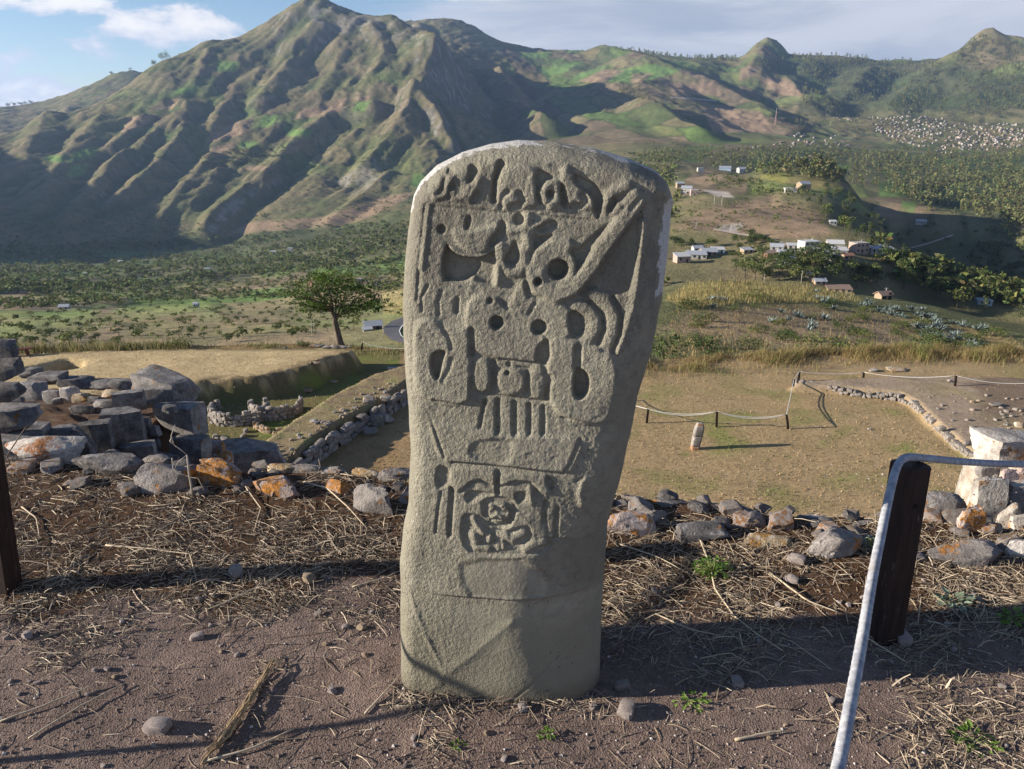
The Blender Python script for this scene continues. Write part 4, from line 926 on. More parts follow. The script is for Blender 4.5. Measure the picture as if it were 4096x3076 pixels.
def litter():
    rs = np.random.RandomState(21)
    u = rs.uniform(-200, 1224, 144000); v = rs.uniform(462, 775, 144000)
    p = on_z(u, v, 0); clump = fbm(p[:, 0]*3.0, p[:, 1]*3.0, 5.5, 3)*1.6
    dl = np.where(u < 430, sstep(640, 545, v-clump*34+np.where(u < 130, -40*sstep(140, 40, u), 0)), 0)*.95+.035
    dr = np.where(u > 570, sstep(690, 575, v-clump*34), 0)*.8+.03
    d = np.where(u < 430, dl, np.where(u > 570, dr, .08+.25*sstep(700, 730, v)*sstep(.0, .4, clump)))
    d = d*(.42+.85*sstep(-.3, .5, clump))
    bun = np.exp(-(((u-722)/34)**2+((v-672)/15)**2)); d = d+.55*bun
    d = d+.30*sstep(690, 720, v)*np.exp(-((u-850)/95)**2)*sstep(-.2, .3, clump)+.2*sstep(640, 680, v)*(u > 900)
    d = d+.35*np.exp(-(((u-640)/38)**2+((v-590)/16)**2))+.3*np.exp(-(((u-268)/18)**2+((v-672)/22)**2))
    d = d+.45*sstep(690, 700, v)*sstep(722, 708, v)*(np.abs(u-500) < 112)
    inside = (np.abs(p[:, 0]-.0) < .285) & (p[:, 1] > 1.80) & (p[:, 1] < 2.1)
    ok = (rs.uniform(0, 1, len(u)) < d*.58) & ~inside & (p[:, 1] < edge_y(p[:, 0])+.02)
    p = p[ok]; v = v[ok]; u = u[ok]; N = len(p); zc = proj(p)[2]
    L = rs.lognormal(math.log(.036), .62, N).clip(.012, .26); rad = (rs.lognormal(math.log(.00092), .42, N)*(1+L*2.0)).clip(.0005, .0032)
    ang = rs.normal(.05, .75, N)+np.where(rs.uniform(0, 1, N) < .3, rs.uniform(0, 6.28, N), 0); bend = rs.normal(0, .30, N)
    lift = rs.exponential(.0025, N)+np.where(rs.uniform(0, 1, N) < .12, rs.exponential(.008, N), 0); tilt = rs.exponential(.010, N)*(rs.uniform(0, 1, N) < .5)
    t = rs.uniform(0, 1, N)[:, None]; c = np.where(t < .34, np.array([.46, .38, .285]), np.where(t < .72, np.array([.29, .225, .16]), np.array([.15, .115, .09])))*rs.uniform(.7, 1.25, (N, 1))
    print('straws', N)
    tag(obj('straw_litter', straw_mesh('straw_litter', p, ang, L, rad, lift, bend, c, tilt), M_STRAW), 'dry broken straw and stems matted over the terrace soil', 'straw', kind='stuff')
litter()
def stalk(label, pts, r, up=0.012, col=(.52, .43, .31), name='dry_stalk', heights=None, group=None, extra=()):
    P = []
    for i, (u, v) in enumerate(pts):
        q = G(u, v) if heights is None or heights[i] == 0 else None
        if q is None:
            b = P[0]; q = on_y(u, v, b[1]+.0); 
        else: q[2] += up*(.4+.6*math.sin(i*2.1)**2)
        P.append(q)
    P = np.array(P); t = np.linspace(0, 1, len(P)); tt = np.linspace(0, 1, 4*len(P)); Q = np.stack([np.interp(tt, t, P[:, k]) for k in range(3)], 1)
    Q += .0025*np.stack([fbm(tt*6, r*1e4+k*3.3, 0, 2) for k in range(3)], 1)
    mb = MB().tube(Q, r*(1-.5*tt), 6, col)
    for e in extra: mb.tube(np.array(e(Q)), r*.5, 5, col)
    return tag(obj(name, mb.mesh(name, True), M_STRAW), label, 'stalk', group)
ST = [([(699,538),(709,565),(715,592),(734,617),(753,634),(782,653)], .0042, 'longest pale stalk lying across the green weed'), ([(769,573),(807,603),(838,615)], .004, 'straight grey stalk pointing at the fence post'),
 ([(204,763),(250,752),(294,732)], .004, 'brown stalk crossing under the straw bundle'), ([(0,723),(48,707),(98,686)], .003, 'one of two parallel brown stems on the bare soil'), ([(29,740),(77,711),(125,686)], .003, 'one of two parallel brown stems on the bare soil'),
 ([(235,467),(248,492),(261,510),(254,533)], .0036, 'bent pale stalk below the oblong lichen block'), ([(304,483),(327,490),(347,508),(367,529)], .0042, 'thick dry stalk slanting down past the white angular stone'), ([(83,457),(112,465),(133,474)], .004, 'pale stick lying on the wide dark rock'),
 ([(106,546),(150,551),(190,556),(197,583)], .0034, 'hooked dry stalk near the post shadow in the straw'), ([(22,508),(37,520),(40,540)], .0035, 'short forked stalk near the dark post standing in straw'), ([(61,588),(75,560),(92,545)], .003, 'thin stem between the forked and the hooked stalk'),
 ([(700,660),(730,655),(752,668)], .002, 'thin stem in the shadow of the stela'), ([(620,545),(660,560),(690,577)], .0034, 'pale stalk running into the green weed'), ([(655,615),(690,632),(720,638)], .003, 'dry stem along the edge of the stela shadow'),
 ([(868,640),(885,652),(905,664)], .003, 'short stick at the foot of the leaning post'), ([(365,715),(385,695),(402,676)], .0035, 'tan stalk leaning to the sunny foot of the stela'), ([(352,588),(385,580),(402,572)], .0028, 'dry stem lying level at the sunny side of the stela'), ([(735,741),(765,736),(785,733)], .0045, 'brown twig on the soil in front of the stela shadow')]
for pts, r, lab in ST: stalk(lab, pts, r, group='parallel brown stems' if lab.startswith('one of two') else None)
# a standing branched stalk among the left rocks
def standing():
    b = G(193, 496); f = lambda u, v: on_y(u, v, b[1]); c = (.46, .40, .33)
    mb = MB(); L = lambda pts, r: mb.tube(np.array([f(*q) for q in pts]), r, 5, c)
    L([(193,498),(191,485),(189,474),(188,465),(187,455)], np.array([.005, .0047, .0044, .004, .0035])); L([(187,455),(180,449),(174,445),(171,436),(175,425)], .0022); L([(189,477),(181,474),(173,468),(172,458)], .0026); L([(189,477),(198,478),(204,490)], .0024); L([(187,455),(178,462),(174,470)], .0016); L([(174,445),(170,441),(172,437)], .003)
    tag(obj('dead_plant', mb.mesh('dead_plant', True), M_STRAW), 'standing pale dead plant with bare branches beside the deep orange lichen block', 'plant')
    b2 = G(8, 470); f2 = lambda u, v: on_y(u, v, b2[1]); mb = MB()
    mb.tube(np.array([f2(*q) for q in [(12,470),(7,456),(13,446),(22,433),(28,424)]]), .003, 5, (.12, .09, .08)); mb.tube(np.array([f2(*q) for q in [(7,456),(2,452)]]), .002, 5, (.12, .09, .08))
    tag(obj('dead_twig', mb.mesh('dead_twig', True), M_STRAW), 'thin dark bare twig rising before the big pale boulder', 'twig')
    b3 = G(895, 628); f3 = lambda u, v: on_y(u, v, b3[1]); mb = MB()
    for pts in ([(893,640),(900,610),(905,570),(908,530),(914,505),(913,480)], [(897,640),(903,600),(907,560),(913,520),(919,506)], [(892,640),(901,590),(903,555)]): mb.tube(np.array([f3(*q) for q in pts]), .0028, 5, (.075, .05, .045))
    tag(obj('dead_twig', mb.mesh('dead_twig', True), M_STRAW), 'thin dark twigs growing close along the leaning post', 'twig')
standing()
def bundle():
    rs = np.random.RandomState(3); mb = MB(); P = np.array([G(278, 658), G(256, 695), G(234, 729), G(203, 764)])
    tt = np.linspace(0, 1, 14); Q = np.stack([np.interp(tt, np.linspace(0, 1, 4), P[:, k]) for k in range(3)], 1); side = np.array([.87, .5, 0])
    for i in range(22):
        a, b = sorted(rs.uniform(0, 1, 2)); 
        if b-a < .3: a, b = max(0, a-.2), min(1, b+.2)
        m = (tt >= a) & (tt <= b); w = rs.normal(0, .011)
        q = Q[m]+side*(w*(1.3-tt[m])[:, None])+np.array([0, 0, .006+rs.uniform(0, .02)]); mb.tube(q+.003*rs.normal(size=q.shape), rs.uniform(.0012, .0034), 5, np.array([.46, .33, .19])*rs.uniform(.6, 1.2))
    tag(obj('straw_bundle', mb.mesh('straw_bundle', True), M_STRAW), 'loose bundle of long tan straw lying on the bare soil', 'straw bundle')
bundle()
# ---- green weeds
def leaf_mat(name, a, b, trans=.25):
    n = NT(name); at = n.attr(); col = n.mix(n.ramp(n.noise(9, 3, .6, n.pos(True)), .35, .65), a, b); col = n.mix(1.0, col, at.outputs['Color'], 'MULTIPLY'); n.color(col); n.rough(.6)
    tr = n.N('ShaderNodeBsdfTranslucent'); n.setin(tr, 0, col); mx = n.N('ShaderNodeMixShader'); mx.inputs[0].default_value = trans; n.L(n.bs.outputs[0], mx.inputs[1]); n.L(tr.outputs[0], mx.inputs[2]); n.L(mx.outputs[0], n.out.inputs[0]); return n.m
M_WEED = leaf_mat('weed_leaf', (.13, .24, .035), (.22, .33, .07)); M_WEED2 = leaf_mat('thistle_leaf', (.23, .30, .20), (.33, .40, .30))
def weed(label, u, v, w, h, nl, mat, seed, ls=.016):
    rs = np.random.RandomState(seed); b = G(u, v); root = empty('weed', b); mb = MB(); st = MB()
    for i in range(nl):
        a = rs.uniform(0, 6.28); rr = w*math.sqrt(rs.uniform(0, 1)); z = h*rs.uniform(.15, 1)*(1-.5*rr/w); c = np.array([rr*math.cos(a), rr*math.sin(a)*.7, z]); l = ls*rs.uniform(.6, 1.4); d = np.array([math.cos(a), math.sin(a), rs.uniform(-.4, .6)]); d /= np.linalg.norm(d); s = np.cross(d, [0, 0, 1]); s /= np.linalg.norm(s)+1e-6
        up = np.cross(s, d); pts = [c, c+d*l*.35+s*l*.3+up*l*.12, c+d*l*.7+s*l*.22, c+d*l, c+d*l*.7-s*l*.22, c+d*l*.35-s*l*.3+up*l*.12]; mid = c+d*l*.5-up*l*.06
        mb.add(pts+[mid], [[6, k, (k+1) % 6] for k in range(6)], np.array([1, 1, 1.])*rs.uniform(.55, 1.15))
        if i % 3 == 0: st.tube(np.array([[0, 0, 0], c*.5+[0, 0, h*.1], c]), .0011, 4, (.2, .26, .08))
    obj('leaf', mb.mesh('weed_leaves', True), mat, root); obj('stem', st.mesh('weed_stems', True), M_STRAW, root); root.children[0].name = 'foliage'
    return tag(root, label, 'weed')
weed('bushy green weed with toothed leaves under the longest stalk', 712, 574, .066, .075, 150, M_WEED, 1); weed('small bright green sprout in front of the stela', 547, 737, .022, .03, 26, M_WEED, 2, .013); weed('tiny pale green seedling near the bright sprout', 458, 747, .018, .02, 18, M_WEED, 3, .011)
weed('spiky grey-green thistle between the leaning post and the masonry', 954, 603, .045, .03, 30, M_WEED2, 4, .03); weed('green tuft at the soil shadow beside the rubble masonry', 1012, 622, .05, .05, 50, M_WEED, 5, .02); weed('yellow-green grass tuft on bare soil beside the hanging rope', 975, 742, .06, .02, 46, M_WEED, 6, .02); weed('low yellow-green seedlings between stela shadow and rope', 690, 702, .05, .02, 30, M_WEED, 7, .016); weed('pale weed sprig on the rim beside the rope', 871, 548, .03, .07, 30, M_WEED2, 8, .012)

# ---- rope fence on the terrace
n_ = NT('post_wood'); pw = n_.pos(True); g_ = n_.noise(9, 5, .6, n_.map(pw, (9, 9, .8)))
cw = n_.mix(n_.ramp(g_, .35, .65), (.018, .011, .010), (.036, .021, .018)); cw = n_.mix(n_.math('MULTIPLY', n_.ramp(n_.noise(24, 5, .7, n_.map(pw, (2, 2, .5))), .60, .72), .5), cw, (.20, .15, .12))
n_.color(cw); n_.rough(.62); n_.bump(g_, .35, .006); M_POST = n_.m
n_ = NT('rope_fibre'); cr_ = n_.mix(n_.ramp(n_.noise(55, 4, .6), .35, .68), (.28, .29, .335), (.47, .48, .51)); cr_ = n_.mix(n_.ramp(n_.noise(8, 3, .5), .55, .75, 0, .4), cr_, (.30, .27, .22)); n_.color(cr_); n_.rough(.8); n_.bump(n_.noise(420, 2, .6), .4, .002); M_ROPE = n_.m
n_ = NT('hole_dark'); n_.color((.012, .008, .007)); M_HOLE = n_.m
n_ = NT('rusty_wire'); n_.color((.10, .045, .025)); n_.rough(.7); M_WIRE = n_.m
def fence_post(label, base, top, w, rz):
    base, top = np.array(base), np.array(top); ax = top-base; L = np.linalg.norm(ax); ax /= L
    root = empty('fence_post', base); r0 = np.array([math.cos(rz), math.sin(rz), 0]); r0 -= ax*(r0@ax); r0 /= np.linalg.norm(r0); r1 = np.cross(ax, r0)
    # grooved square section
    h = w/2; sec = [(-h+.006, -h), (h-.006, -h), (h, -h+.006), (h, -.004), (h-.006, 0), (h, .004), (h, h-.006), (h-.006, h), (-h+.006, h), (-h, h-.006), (-h, -h+.006)]
    rows = [-.12, 0, L*.3, L*.6, L*.85, L-.006, L]; V = []
    for k, t in enumerate(rows):
        s_ = 1.0 if k < len(rows)-1 else .90
        for a, b in sec: V.append(ax*t+r0*a*s_+r1*b*s_+(r0*(-.004)*(b > 0)))
    ns = len(sec); F = grid_faces(len(rows), ns, True); mb = MB().add(np.array(V), F); e = (len(rows)-1)*ns
    mb.F3.append(np.array([[e, e+k, e+k+1] for k in range(1, ns-1)]))
    obj('post_body', mb.mesh('post_body', False), M_POST, root)
    hb = MB().tube(np.array([ax*(L*.80)-r1*(h+.0015), ax*(L*.80)-r1*(h-.01)]), .0085, 10); obj('bolt_hole', hb.mesh('bolt_hole', True), M_HOLE, root)
    return tag(root, label, 'fence post', 'fence posts on the upper terrace'), top
pb = on_z(884, 637, 0.0); pt = on_y(911.5, 463, pb[1]+.01); postR, topR = fence_post('leaning dark brown square wooden post carrying the thick grey rope', pb, pt, .082, R(14))
pb2 = on_z(7, 588, 0.0); pt2 = on_y(-22, 400, pb2[1]); postL, topL = fence_post('dark wooden post standing in the thick straw litter', pb2, pt2, .078, R(-10))
def braid(P, r, name, n=16, step=.0022):
    P = np.asarray(P, float); seg = np.linalg.norm(np.diff(P, axis=0), axis=1); s = np.concatenate([[0], np.cumsum(seg)]); S = np.arange(0, s[-1], step); Q = np.stack([np.interp(S, s, P[:, k]) for k in range(3)], 1)
    k_ = 9; 
    for _ in range(6): Q[1:-1] = (Q[:-2]+2*Q[1:-1]+Q[2:])/4
    T = np.gradient(Q, axis=0); T /= np.linalg.norm(T, axis=1)[:, None]; A = np.zeros_like(Q); a = np.cross(T[0], [0, 0, 1.]); A[0] = a/np.linalg.norm(a)
    for i in range(1, len(Q)):
        a = A[i-1]-T[i]*(A[i-1]@T[i]); A[i] = a/np.linalg.norm(a)
    B = np.cross(T, A); th = np.arange(n)*2*math.pi/n; ph = S[:, None]*2*math.pi/.020
    rad = r*(1+.17*np.sin(ph*2.0+4*th[None])*np.sin(ph*2.0-4*th[None]))
    V = Q[:, None]+rad[..., None]*(A[:, None]*np.cos(th)[None, :, None]+B[:, None]*np.sin(th)[None, :, None]); V = V.reshape(-1, 3)
    return new_mesh(name, V, grid_faces(len(Q), n, True), True)
def curve(P, k=40, sag=0.0):
    P = np.asarray(P, float); t = np.linspace(0, len(P)-1, k*len(P)); out = []
    for x in t:                                   # Catmull-Rom
        i = min(int(x), len(P)-2); f = x-i; p0, p1, p2, p3 = P[max(i-1, 0)], P[i], P[i+1], P[min(i+2, len(P)-1)]
        out.append(.5*((2*p1)+(p2-p0)*f+(2*p0-5*p1+4*p2-p3)*f*f+(3*p1-p0-3*p2+p3)*f**3))
    return np.array(out)
RR = .0106
y0 = float(topR[1])
near = [at_dep(830, 800, 1.20), at_dep(838, 769, 1.28), at_dep(846, 728, 1.36), at_dep(853, 690, 1.46), at_dep(862, 640, 1.60), at_dep(872, 580, 1.78), at_dep(882, 530, 1.95), at_dep(890, 492, 2.10), at_dep(895.5, 471, 2.18), at_dep(901, 460.5, 2.22), at_dep(909, 457, 2.25), at_dep(917, 457.5, 2.28), at_dep(930, 458.6, 2.32), at_dep(955, 461, 2.4), at_dep(985, 463, 2.5), at_dep(1030, 464.5, 2.62), at_dep(1090, 464, 2.8), at_dep(1160, 458, 3.0)]
near_base = np.array([.47, .52, 0.0]); near_top = np.array([.47, .52, .60]); near = [near_top+np.array([0, .0, .012]), at_dep(800, 905, 1.05)]+near
fence_post('dark square wooden post at the free end of the bent thick rope', near_base, near_top, .08, R(5))
rope = obj('rope', braid(curve(near, 14), RR, 'rope'), M_ROPE); tag(rope, 'thick braided grey rope bent over the leaning post and sagging away from it', 'rope', 'thick barrier ropes on the upper terrace')
wr = MB(); th_ = np.linspace(0, 2*math.pi, 14); c_ = at_dep(908, 457.6, 2.25)
wr.tube(c_+np.stack([.004*np.sin(th_)*0+.002*np.cos(th_), .0108*np.cos(th_), .0108*np.sin(th_)], 1), .0011, 5); ow = obj('tie_wire', wr.mesh('tie_wire', True), M_WIRE, rope)
lp = np.array(topL); left_rope = [lp+np.array([0, .0, .012]), lp+np.array([-.09, -.28, -.03]), lp+np.array([-.18, -.58, -.06]), lp+np.array([-.23, -.73, -.12]), lp+np.array([-.26, -.80, -.28]), lp+np.array([-.28, -.84, -.48]), np.array([lp[0]-.29, lp[1]-.86, .012]), np.array([lp[0]-.36, lp[1]-.90, .010])]
tag(obj('rope', braid(curve(left_rope, 10), RR, 'rope_side'), M_ROPE), 'braided grey rope running from the dark post standing in straw', 'rope', 'thick barrier ropes on the upper terrace')
# ------------------------------------------------------------------ lower terrace: lawn, dry field, ruins
FZ = LAWN_Z+1.1
PXY = lambda P, z: np.array([on_z(u, v, z)[:2] for u, v in P])
FIELD = PXY([(-160, 353), (0, 352.5), (120, 348), (200, 346.5), (345, 346), (366, 350), (356, 352.5), (327, 360.5), (300, 370), (272, 377), (245, 379), (215, 381), (190, 385), (180, 396), (100, 398), (20, 398), (-160, 402)], FZ)
TRENCH = PXY([(18, 373), (30, 367), (52, 363), (66, 359), (83, 360), (78, 367), (58, 371), (40, 374)], FZ)
STRIP = PXY([(412, 378), (404, 383), (380, 400), (340, 421), (310, 441), (281, 467), (262, 480), (230, 470), (258, 444), (292, 420), (332, 394), (372, 374), (412, 362)], LAWN_Z+.8)
PLATF = PXY([(794, 383), (850, 386), (899, 391), (914, 398), (934, 417), (960, 440), (985, 459), (1010, 485), (1110, 500), (1160, 372), (1024, 376), (900, 374), (800, 379)], LAWN_Z+.4)
_rim = np.array([on_z(u, v, LAWN_Z) for u, v in [(-330, 352), (-160, 351), (0, 349.5), (120, 347), (200, 345.5), (345, 345), (366, 347), (404, 349), (520, 353), (650, 359), (700, 358), (800, 353), (900, 350), (1024, 352), (1160, 356), (1330, 360)]])
RIM_A, RIM_R = np.arctan2(_rim[:, 0], _rim[:, 1]), np.hypot(_rim[:, 0], _rim[:, 1])
def rfar(a):   # far rim of the terrace, by azimuth
    return np.interp(a, RIM_A, RIM_R)
def plaza_z(x, y):
    x = np.asarray(x, float); y = np.asarray(y, float)
    z = LAWN_Z+.06*fbm(x/4, y/4, 1.9, 3)
    wob = .42*fbm(x/1.6, y/1.6, 6.6, 4)
    f = sstep(.35, -.45, sdf_poly(x, y, FIELD)+wob); t = sstep(.2, -.5, sdf_poly(x, y, TRENCH)+wob*.4)
    s = sstep(.12, -.10, sdf_poly(x, y, STRIP)+.1*wob); p = sstep(.3, -.2, sdf_poly(x, y, PLATF)+.2*wob)
    z = z+1.1*f*(1-.75*t)+.80*s*(1-f)+.35*p+.05*fbm(x/.9, y/.9, 2.2, 2)*s
    return z
def pz(x, y): return float(plaza_z(np.array([x]), np.array([y]))[0])
def PP(u, v, z0=LAWN_Z):
    p = on_z(u, v, z0)
    for _ in range(5): p = on_z(u, v, pz(p[0], p[1]))
    return p
def build_plaza():
    global PLZ
    a = np.linspace(-.9, .9, 500); t = np.concatenate([np.linspace(0, 1, 250), 1+np.array([.03, .07, .12, .2, .3, .45])])
    A, T = np.meshgrid(a, t, indexing='ij'); RF = rfar(A)+.5*fbm(A*30, 0*A, 2.0, 3)
    RQ = np.where(T <= 1, 15+(RF-15)*T, RF*T); X, Y = RQ*np.sin(A), RQ*np.cos(A)
    Z = np.where(T <= 1, plaza_z(X, Y), 0); Z1 = Z[:, 249:250]; Z = np.where(T > 1, Z1-(T-1)*RF*.95, Z)
    n1 = fbm(X/2.6, Y/2.6, 3.3, 4); n2 = fbm(X/.7, Y/.7, 7.3, 4); n3 = fbm(X/7, Y/7, 5.3, 3)
    C = np.zeros(X.shape+(3,))+np.array([.285, .205, .112]); mx = lambda m, c: C*(1-m[..., None])+np.array(c)*m[..., None]
    C = mx(sstep(-.05, .4, n1)*.7, (.195, .170, .070)); C = mx(sstep(.15, .5, n3)*.5, (.29, .205, .115)); C = mx(sstep(.2, .5, n2)*.4, (.30, .22, .13)); C = mx(sstep(.15, .45, n1*n2*2+.2*n3)*.75, (.145, .165, .045))
    u, v, _ = proj(np.stack([X, Y, Z], -1))
    C = mx(sstep(430, 380, u)*.55, (.185, .105, .052)); C = mx(sstep(378, 366, v)*.35*(u > 600), (.27, .20, .12))
    C = mx((u > 600)*sstep(.2, .5, n1)*sstep(395, 440, v)*sstep(470, 440, v)*.6, (.16, .19, .05))
    f = sstep(.3, -.3, sdf_poly(X, Y, FIELD)); C = mx(f, (.40, .305, .170)); C = mx(f*sstep(.0, .45, n1)*.55, (.33, .235, .125)); C = mx(f*sstep(.1, .5, n2)*.4, (.47, .37, .22)); C = mx(f*sstep(352, 348, v)*.5, (.24, .22, .09))
    tr = sstep(.3, -.4, sdf_poly(X, Y, TRENCH)); C = mx(tr*.7, (.13, .10, .06))
    bk = sstep(1.1, .2, np.abs(sdf_poly(X, Y, FIELD)+.15))*(u < 395); C = mx(bk*sstep(-.4, .1, n2)*.9, (.075, .058, .036))  # field bank soil darkened in its colour to stand in for shade
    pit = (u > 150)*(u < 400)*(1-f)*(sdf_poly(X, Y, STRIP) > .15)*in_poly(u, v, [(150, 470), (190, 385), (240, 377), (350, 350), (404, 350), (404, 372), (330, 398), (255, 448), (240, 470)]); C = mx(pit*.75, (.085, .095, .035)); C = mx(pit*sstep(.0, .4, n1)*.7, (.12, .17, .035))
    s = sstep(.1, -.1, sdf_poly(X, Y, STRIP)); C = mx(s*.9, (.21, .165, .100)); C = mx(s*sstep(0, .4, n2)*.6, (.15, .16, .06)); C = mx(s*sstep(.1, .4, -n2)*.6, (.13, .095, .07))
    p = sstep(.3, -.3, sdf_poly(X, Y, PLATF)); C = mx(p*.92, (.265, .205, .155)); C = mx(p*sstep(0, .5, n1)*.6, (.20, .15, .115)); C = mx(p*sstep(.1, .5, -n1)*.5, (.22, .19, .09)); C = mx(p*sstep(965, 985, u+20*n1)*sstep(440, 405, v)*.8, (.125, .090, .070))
    C = np.clip(C*1.45*(1+.18*n2[..., None]), .01, .8)
    n = NT('plaza_grass'); q = n.pos(); k1 = n.noise(5, 6, .72, q); k2 = n.noise(26, 5, .72, q)
    c = n.mix(n.ramp(k1, .38, .66, 0, .35), n.attr().outputs['Color'], (.11, .085, .045)); c = n.mix(n.ramp(k2, .52, .72, 0, .6), c, (.38, .30, .18)); n.color(c); n.rough(.95); n.bs.inputs['Specular IOR Level'].default_value = .08
    n.bump(n.math('ADD', k1, n.math('MULTIPLY', k2, .5)), .6, .07)
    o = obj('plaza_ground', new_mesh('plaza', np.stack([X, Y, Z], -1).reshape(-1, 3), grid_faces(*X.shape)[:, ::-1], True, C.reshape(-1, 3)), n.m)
    tag(o, 'dry lawn, straw coloured field and dug ruins of the lower terrace', 'ground', kind='structure')
build_plaza()
# short stubble on lawn and field, uncountable
def blades(name, P, H, W, lean, col, label, cat, mat, bendk=.5):
    N = len(P); rs = np.random.RandomState(N); a = rs.uniform(0, 6.28, N); d = np.stack([np.cos(a), np.sin(a), 0*a], 1); l = rs.uniform(0, 6.28, N); ld = np.stack([np.cos(l), np.sin(l), 0*l], 1)*(lean*H)[:, None]
    up = np.array([0, 0, 1.])*H[:, None]
    V = np.stack([P-d*W[:, None], P+d*W[:, None], P+up*.6+ld*.35+d*W[:, None]*.6, P+up*.6+ld*.35-d*W[:, None]*.6, P+up+ld], 1).reshape(-1, 3)
    b = np.arange(N)[:, None]*5; F4 = b+np.array([0, 1, 2, 3]); F3 = b+np.array([3, 2, 4])
    me = new_mesh(name, V, [F4, F3], False, np.repeat(col, 5, 0)); return tag(obj(name, me, mat), label, cat, kind='stuff')
M_BLADE = leaf_mat('dry_grass_blade', (.95, .95, .95), (1, 1, 1), .3)
def plaza_grass():
    rs = np.random.RandomState(8)
    # tall dry grass along the far rim
    N = 26000; u = rs.uniform(610, 1060, N); a0 = azte(u, np.full(N, 365.))[0]; r = rfar(a0)-np.abs(rs.normal(0, 1.25, N))-.2*rs.uniform(0, 1, N); x, y = r*np.sin(a0), r*np.cos(a0); cl = fbm(x/2.2, y/2.2, 9.1, 3)
    ok = rs.uniform(0, 1, N) < sstep(-.45, .3, cl)+.25; x, y, cl, u = x[ok], y[ok], cl[ok], u[ok]; P = np.stack([x, y, plaza_z(x, y)], 1); N = len(x)
    H = (.22+.75*np.clip(cl+.25, 0, 1))*rs.uniform(.5, 1.2, N)*np.where(u < 760, .85, 1.1); t = rs.uniform(0, 1, N)[:, None]; k = (cl+.3*rs.normal(size=N))[:, None]
    col = np.where(t < .5, np.array([.36, .27, .135]), np.where(t < .8, np.array([.30, .19, .10]), np.array([.20, .21, .06])))*rs.uniform(.75, 1.25, (N, 1)); col = np.where(k > .42, np.array([.19, .21, .06])*rs.uniform(.7, 1.3, (N, 1)), col)
    blades('tall_grass', P, H, rs.uniform(.005, .013, N), rs.uniform(.1, .8, N), col, 'tall dry seeding grass along the far rim of the lawn', 'grass', M_BLADE)
    N = 6000; u = rs.uniform(-40, 405, N); a0 = azte(u, np.full(N, 347.))[0]; r = rfar(a0)-np.abs(rs.normal(0, .9, N)); x, y = r*np.sin(a0), r*np.cos(a0); cl = fbm(x/2, y/2, 4.1, 3); ok = (rs.uniform(0, 1, N) < sstep(-.1, .5, cl)+.15+.5*(u < 190)); x, y, u = x[ok], y[ok], u[ok]; N = len(x); P = np.stack([x, y, plaza_z(x, y)], 1)
    t = rs.uniform(0, 1, N)[:, None]; col = np.where(t < .5, np.array([.36, .29, .15]), np.array([.20, .22, .08]))*rs.uniform(.75, 1.25, (N, 1))
    blades('rim_grass', P, rs.uniform(.15, .6, N)*np.where(u < 190, 1.2, .55), rs.uniform(.01, .022, N), rs.uniform(.05, .5, N), col, 'pale tall grass along the rim of the straw field', 'grass', M_BLADE)
    # stubble
    N = 26000; u = rs.uniform(-20, 1050, N); v = rs.uniform(350, 545, N); p = on_z(u, v, LAWN_Z); p = p[p[:, 1] < 39]; x, y = p[:, 0], p[:, 1]; N = len(x); z = plaza_z(x, y); n1 = fbm(x/2.6, y/2.6, 3.3, 4); inf = sdf_poly(x, y, FIELD) < -.2; plf = sdf_poly(x, y, PLATF) < 0
    ok = ~plf | (rs.uniform(0, 1, N) < .15); x, y, z, n1, inf = x[ok], y[ok], z[ok], n1[ok], inf[ok]; N = len(x); t = rs.uniform(0, 1, N)[:, None]
    col = np.where(inf[:, None], np.array([.60, .48, .28]), np.where((n1[:, None]+.5*t) > .45, np.array([.22, .24, .075]), np.array([.42, .30, .17])))*rs.uniform(.7, 1.25, (N, 1))
    blades('lawn_stubble', np.stack([x, y, z-.01], 1), rs.uniform(.03, .10, N), rs.uniform(.012, .03, N), rs.uniform(.3, 1.2, N), col, 'short dry stubble of the lawn and field', 'grass', M_BLADE)
plaza_grass()

# ---- stone built ruins: every stone a part
ST_ME = [rock_mesh('wall_stone', 300+i, (1, 1, 1), n=3, boxy=.55, rough=.14, cuts=4) for i in range(8)]
M_WS = rock_material('wall_stone_grey', (.335, .300, .270), (.185, .165, .150), .15, white=.35, scale=.4)
for m_ in ST_ME: m_.materials.append(M_WS)
ST_TAN = [m_.copy() for m_ in ST_ME[:4]]; M_WT = rock_material('wall_stone_tan', (.46, .36, .25), (.27, .20, .14), .3, white=.4, scale=.4)
for m_ in ST_TAN: m_.materials.clear(); m_.materials.append(M_WT)
def wall_run(root, line, h, sw, sh, thick, base, seed, meshes=ST_ME, name='stone', ragged=.3):
    rs = np.random.RandomState(seed); line = np.asarray(line, float); seg = np.linalg.norm(np.diff(line, axis=0), axis=1); s = np.concatenate([[0], np.cumsum(seg)]); o0 = np.array(root.location)
    rows = max(1, int(round(h/sh))); cnt = 0
    for k in range(rows):
        q = rs.uniform(0, sw*.6)
        while q < s[-1]:
            w = sw*rs.uniform(.65, 1.5); x = np.interp(q+w/2, s, line[:, 0]); y = np.interp(q+w/2, s, line[:, 1]); i = min(np.searchsorted(s, min(q+w/2, s[-1]-1e-6)), len(line)-1); d = line[i]-line[i-1]; a = math.atan2(d[1], d[0])
            if not (k == rows-1 and rs.uniform() < ragged):
                z = base(x, y)+sh*(k+.45)+rs.normal(0, sh*.08)
                obj(name, meshes[rs.randint(len(meshes))], None, root, np.array([x, y, z])-o0+np.array([rs.normal(0, .02), rs.normal(0, .02), 0]), (rs.normal(0, .08), rs.normal(0, .08), a+rs.normal(0, .10)), (w*1.03, thick*rs.uniform(.8, 1.2), sh*rs.uniform(.9, 1.25))); cnt += 1
            q += w*.97
    return cnt
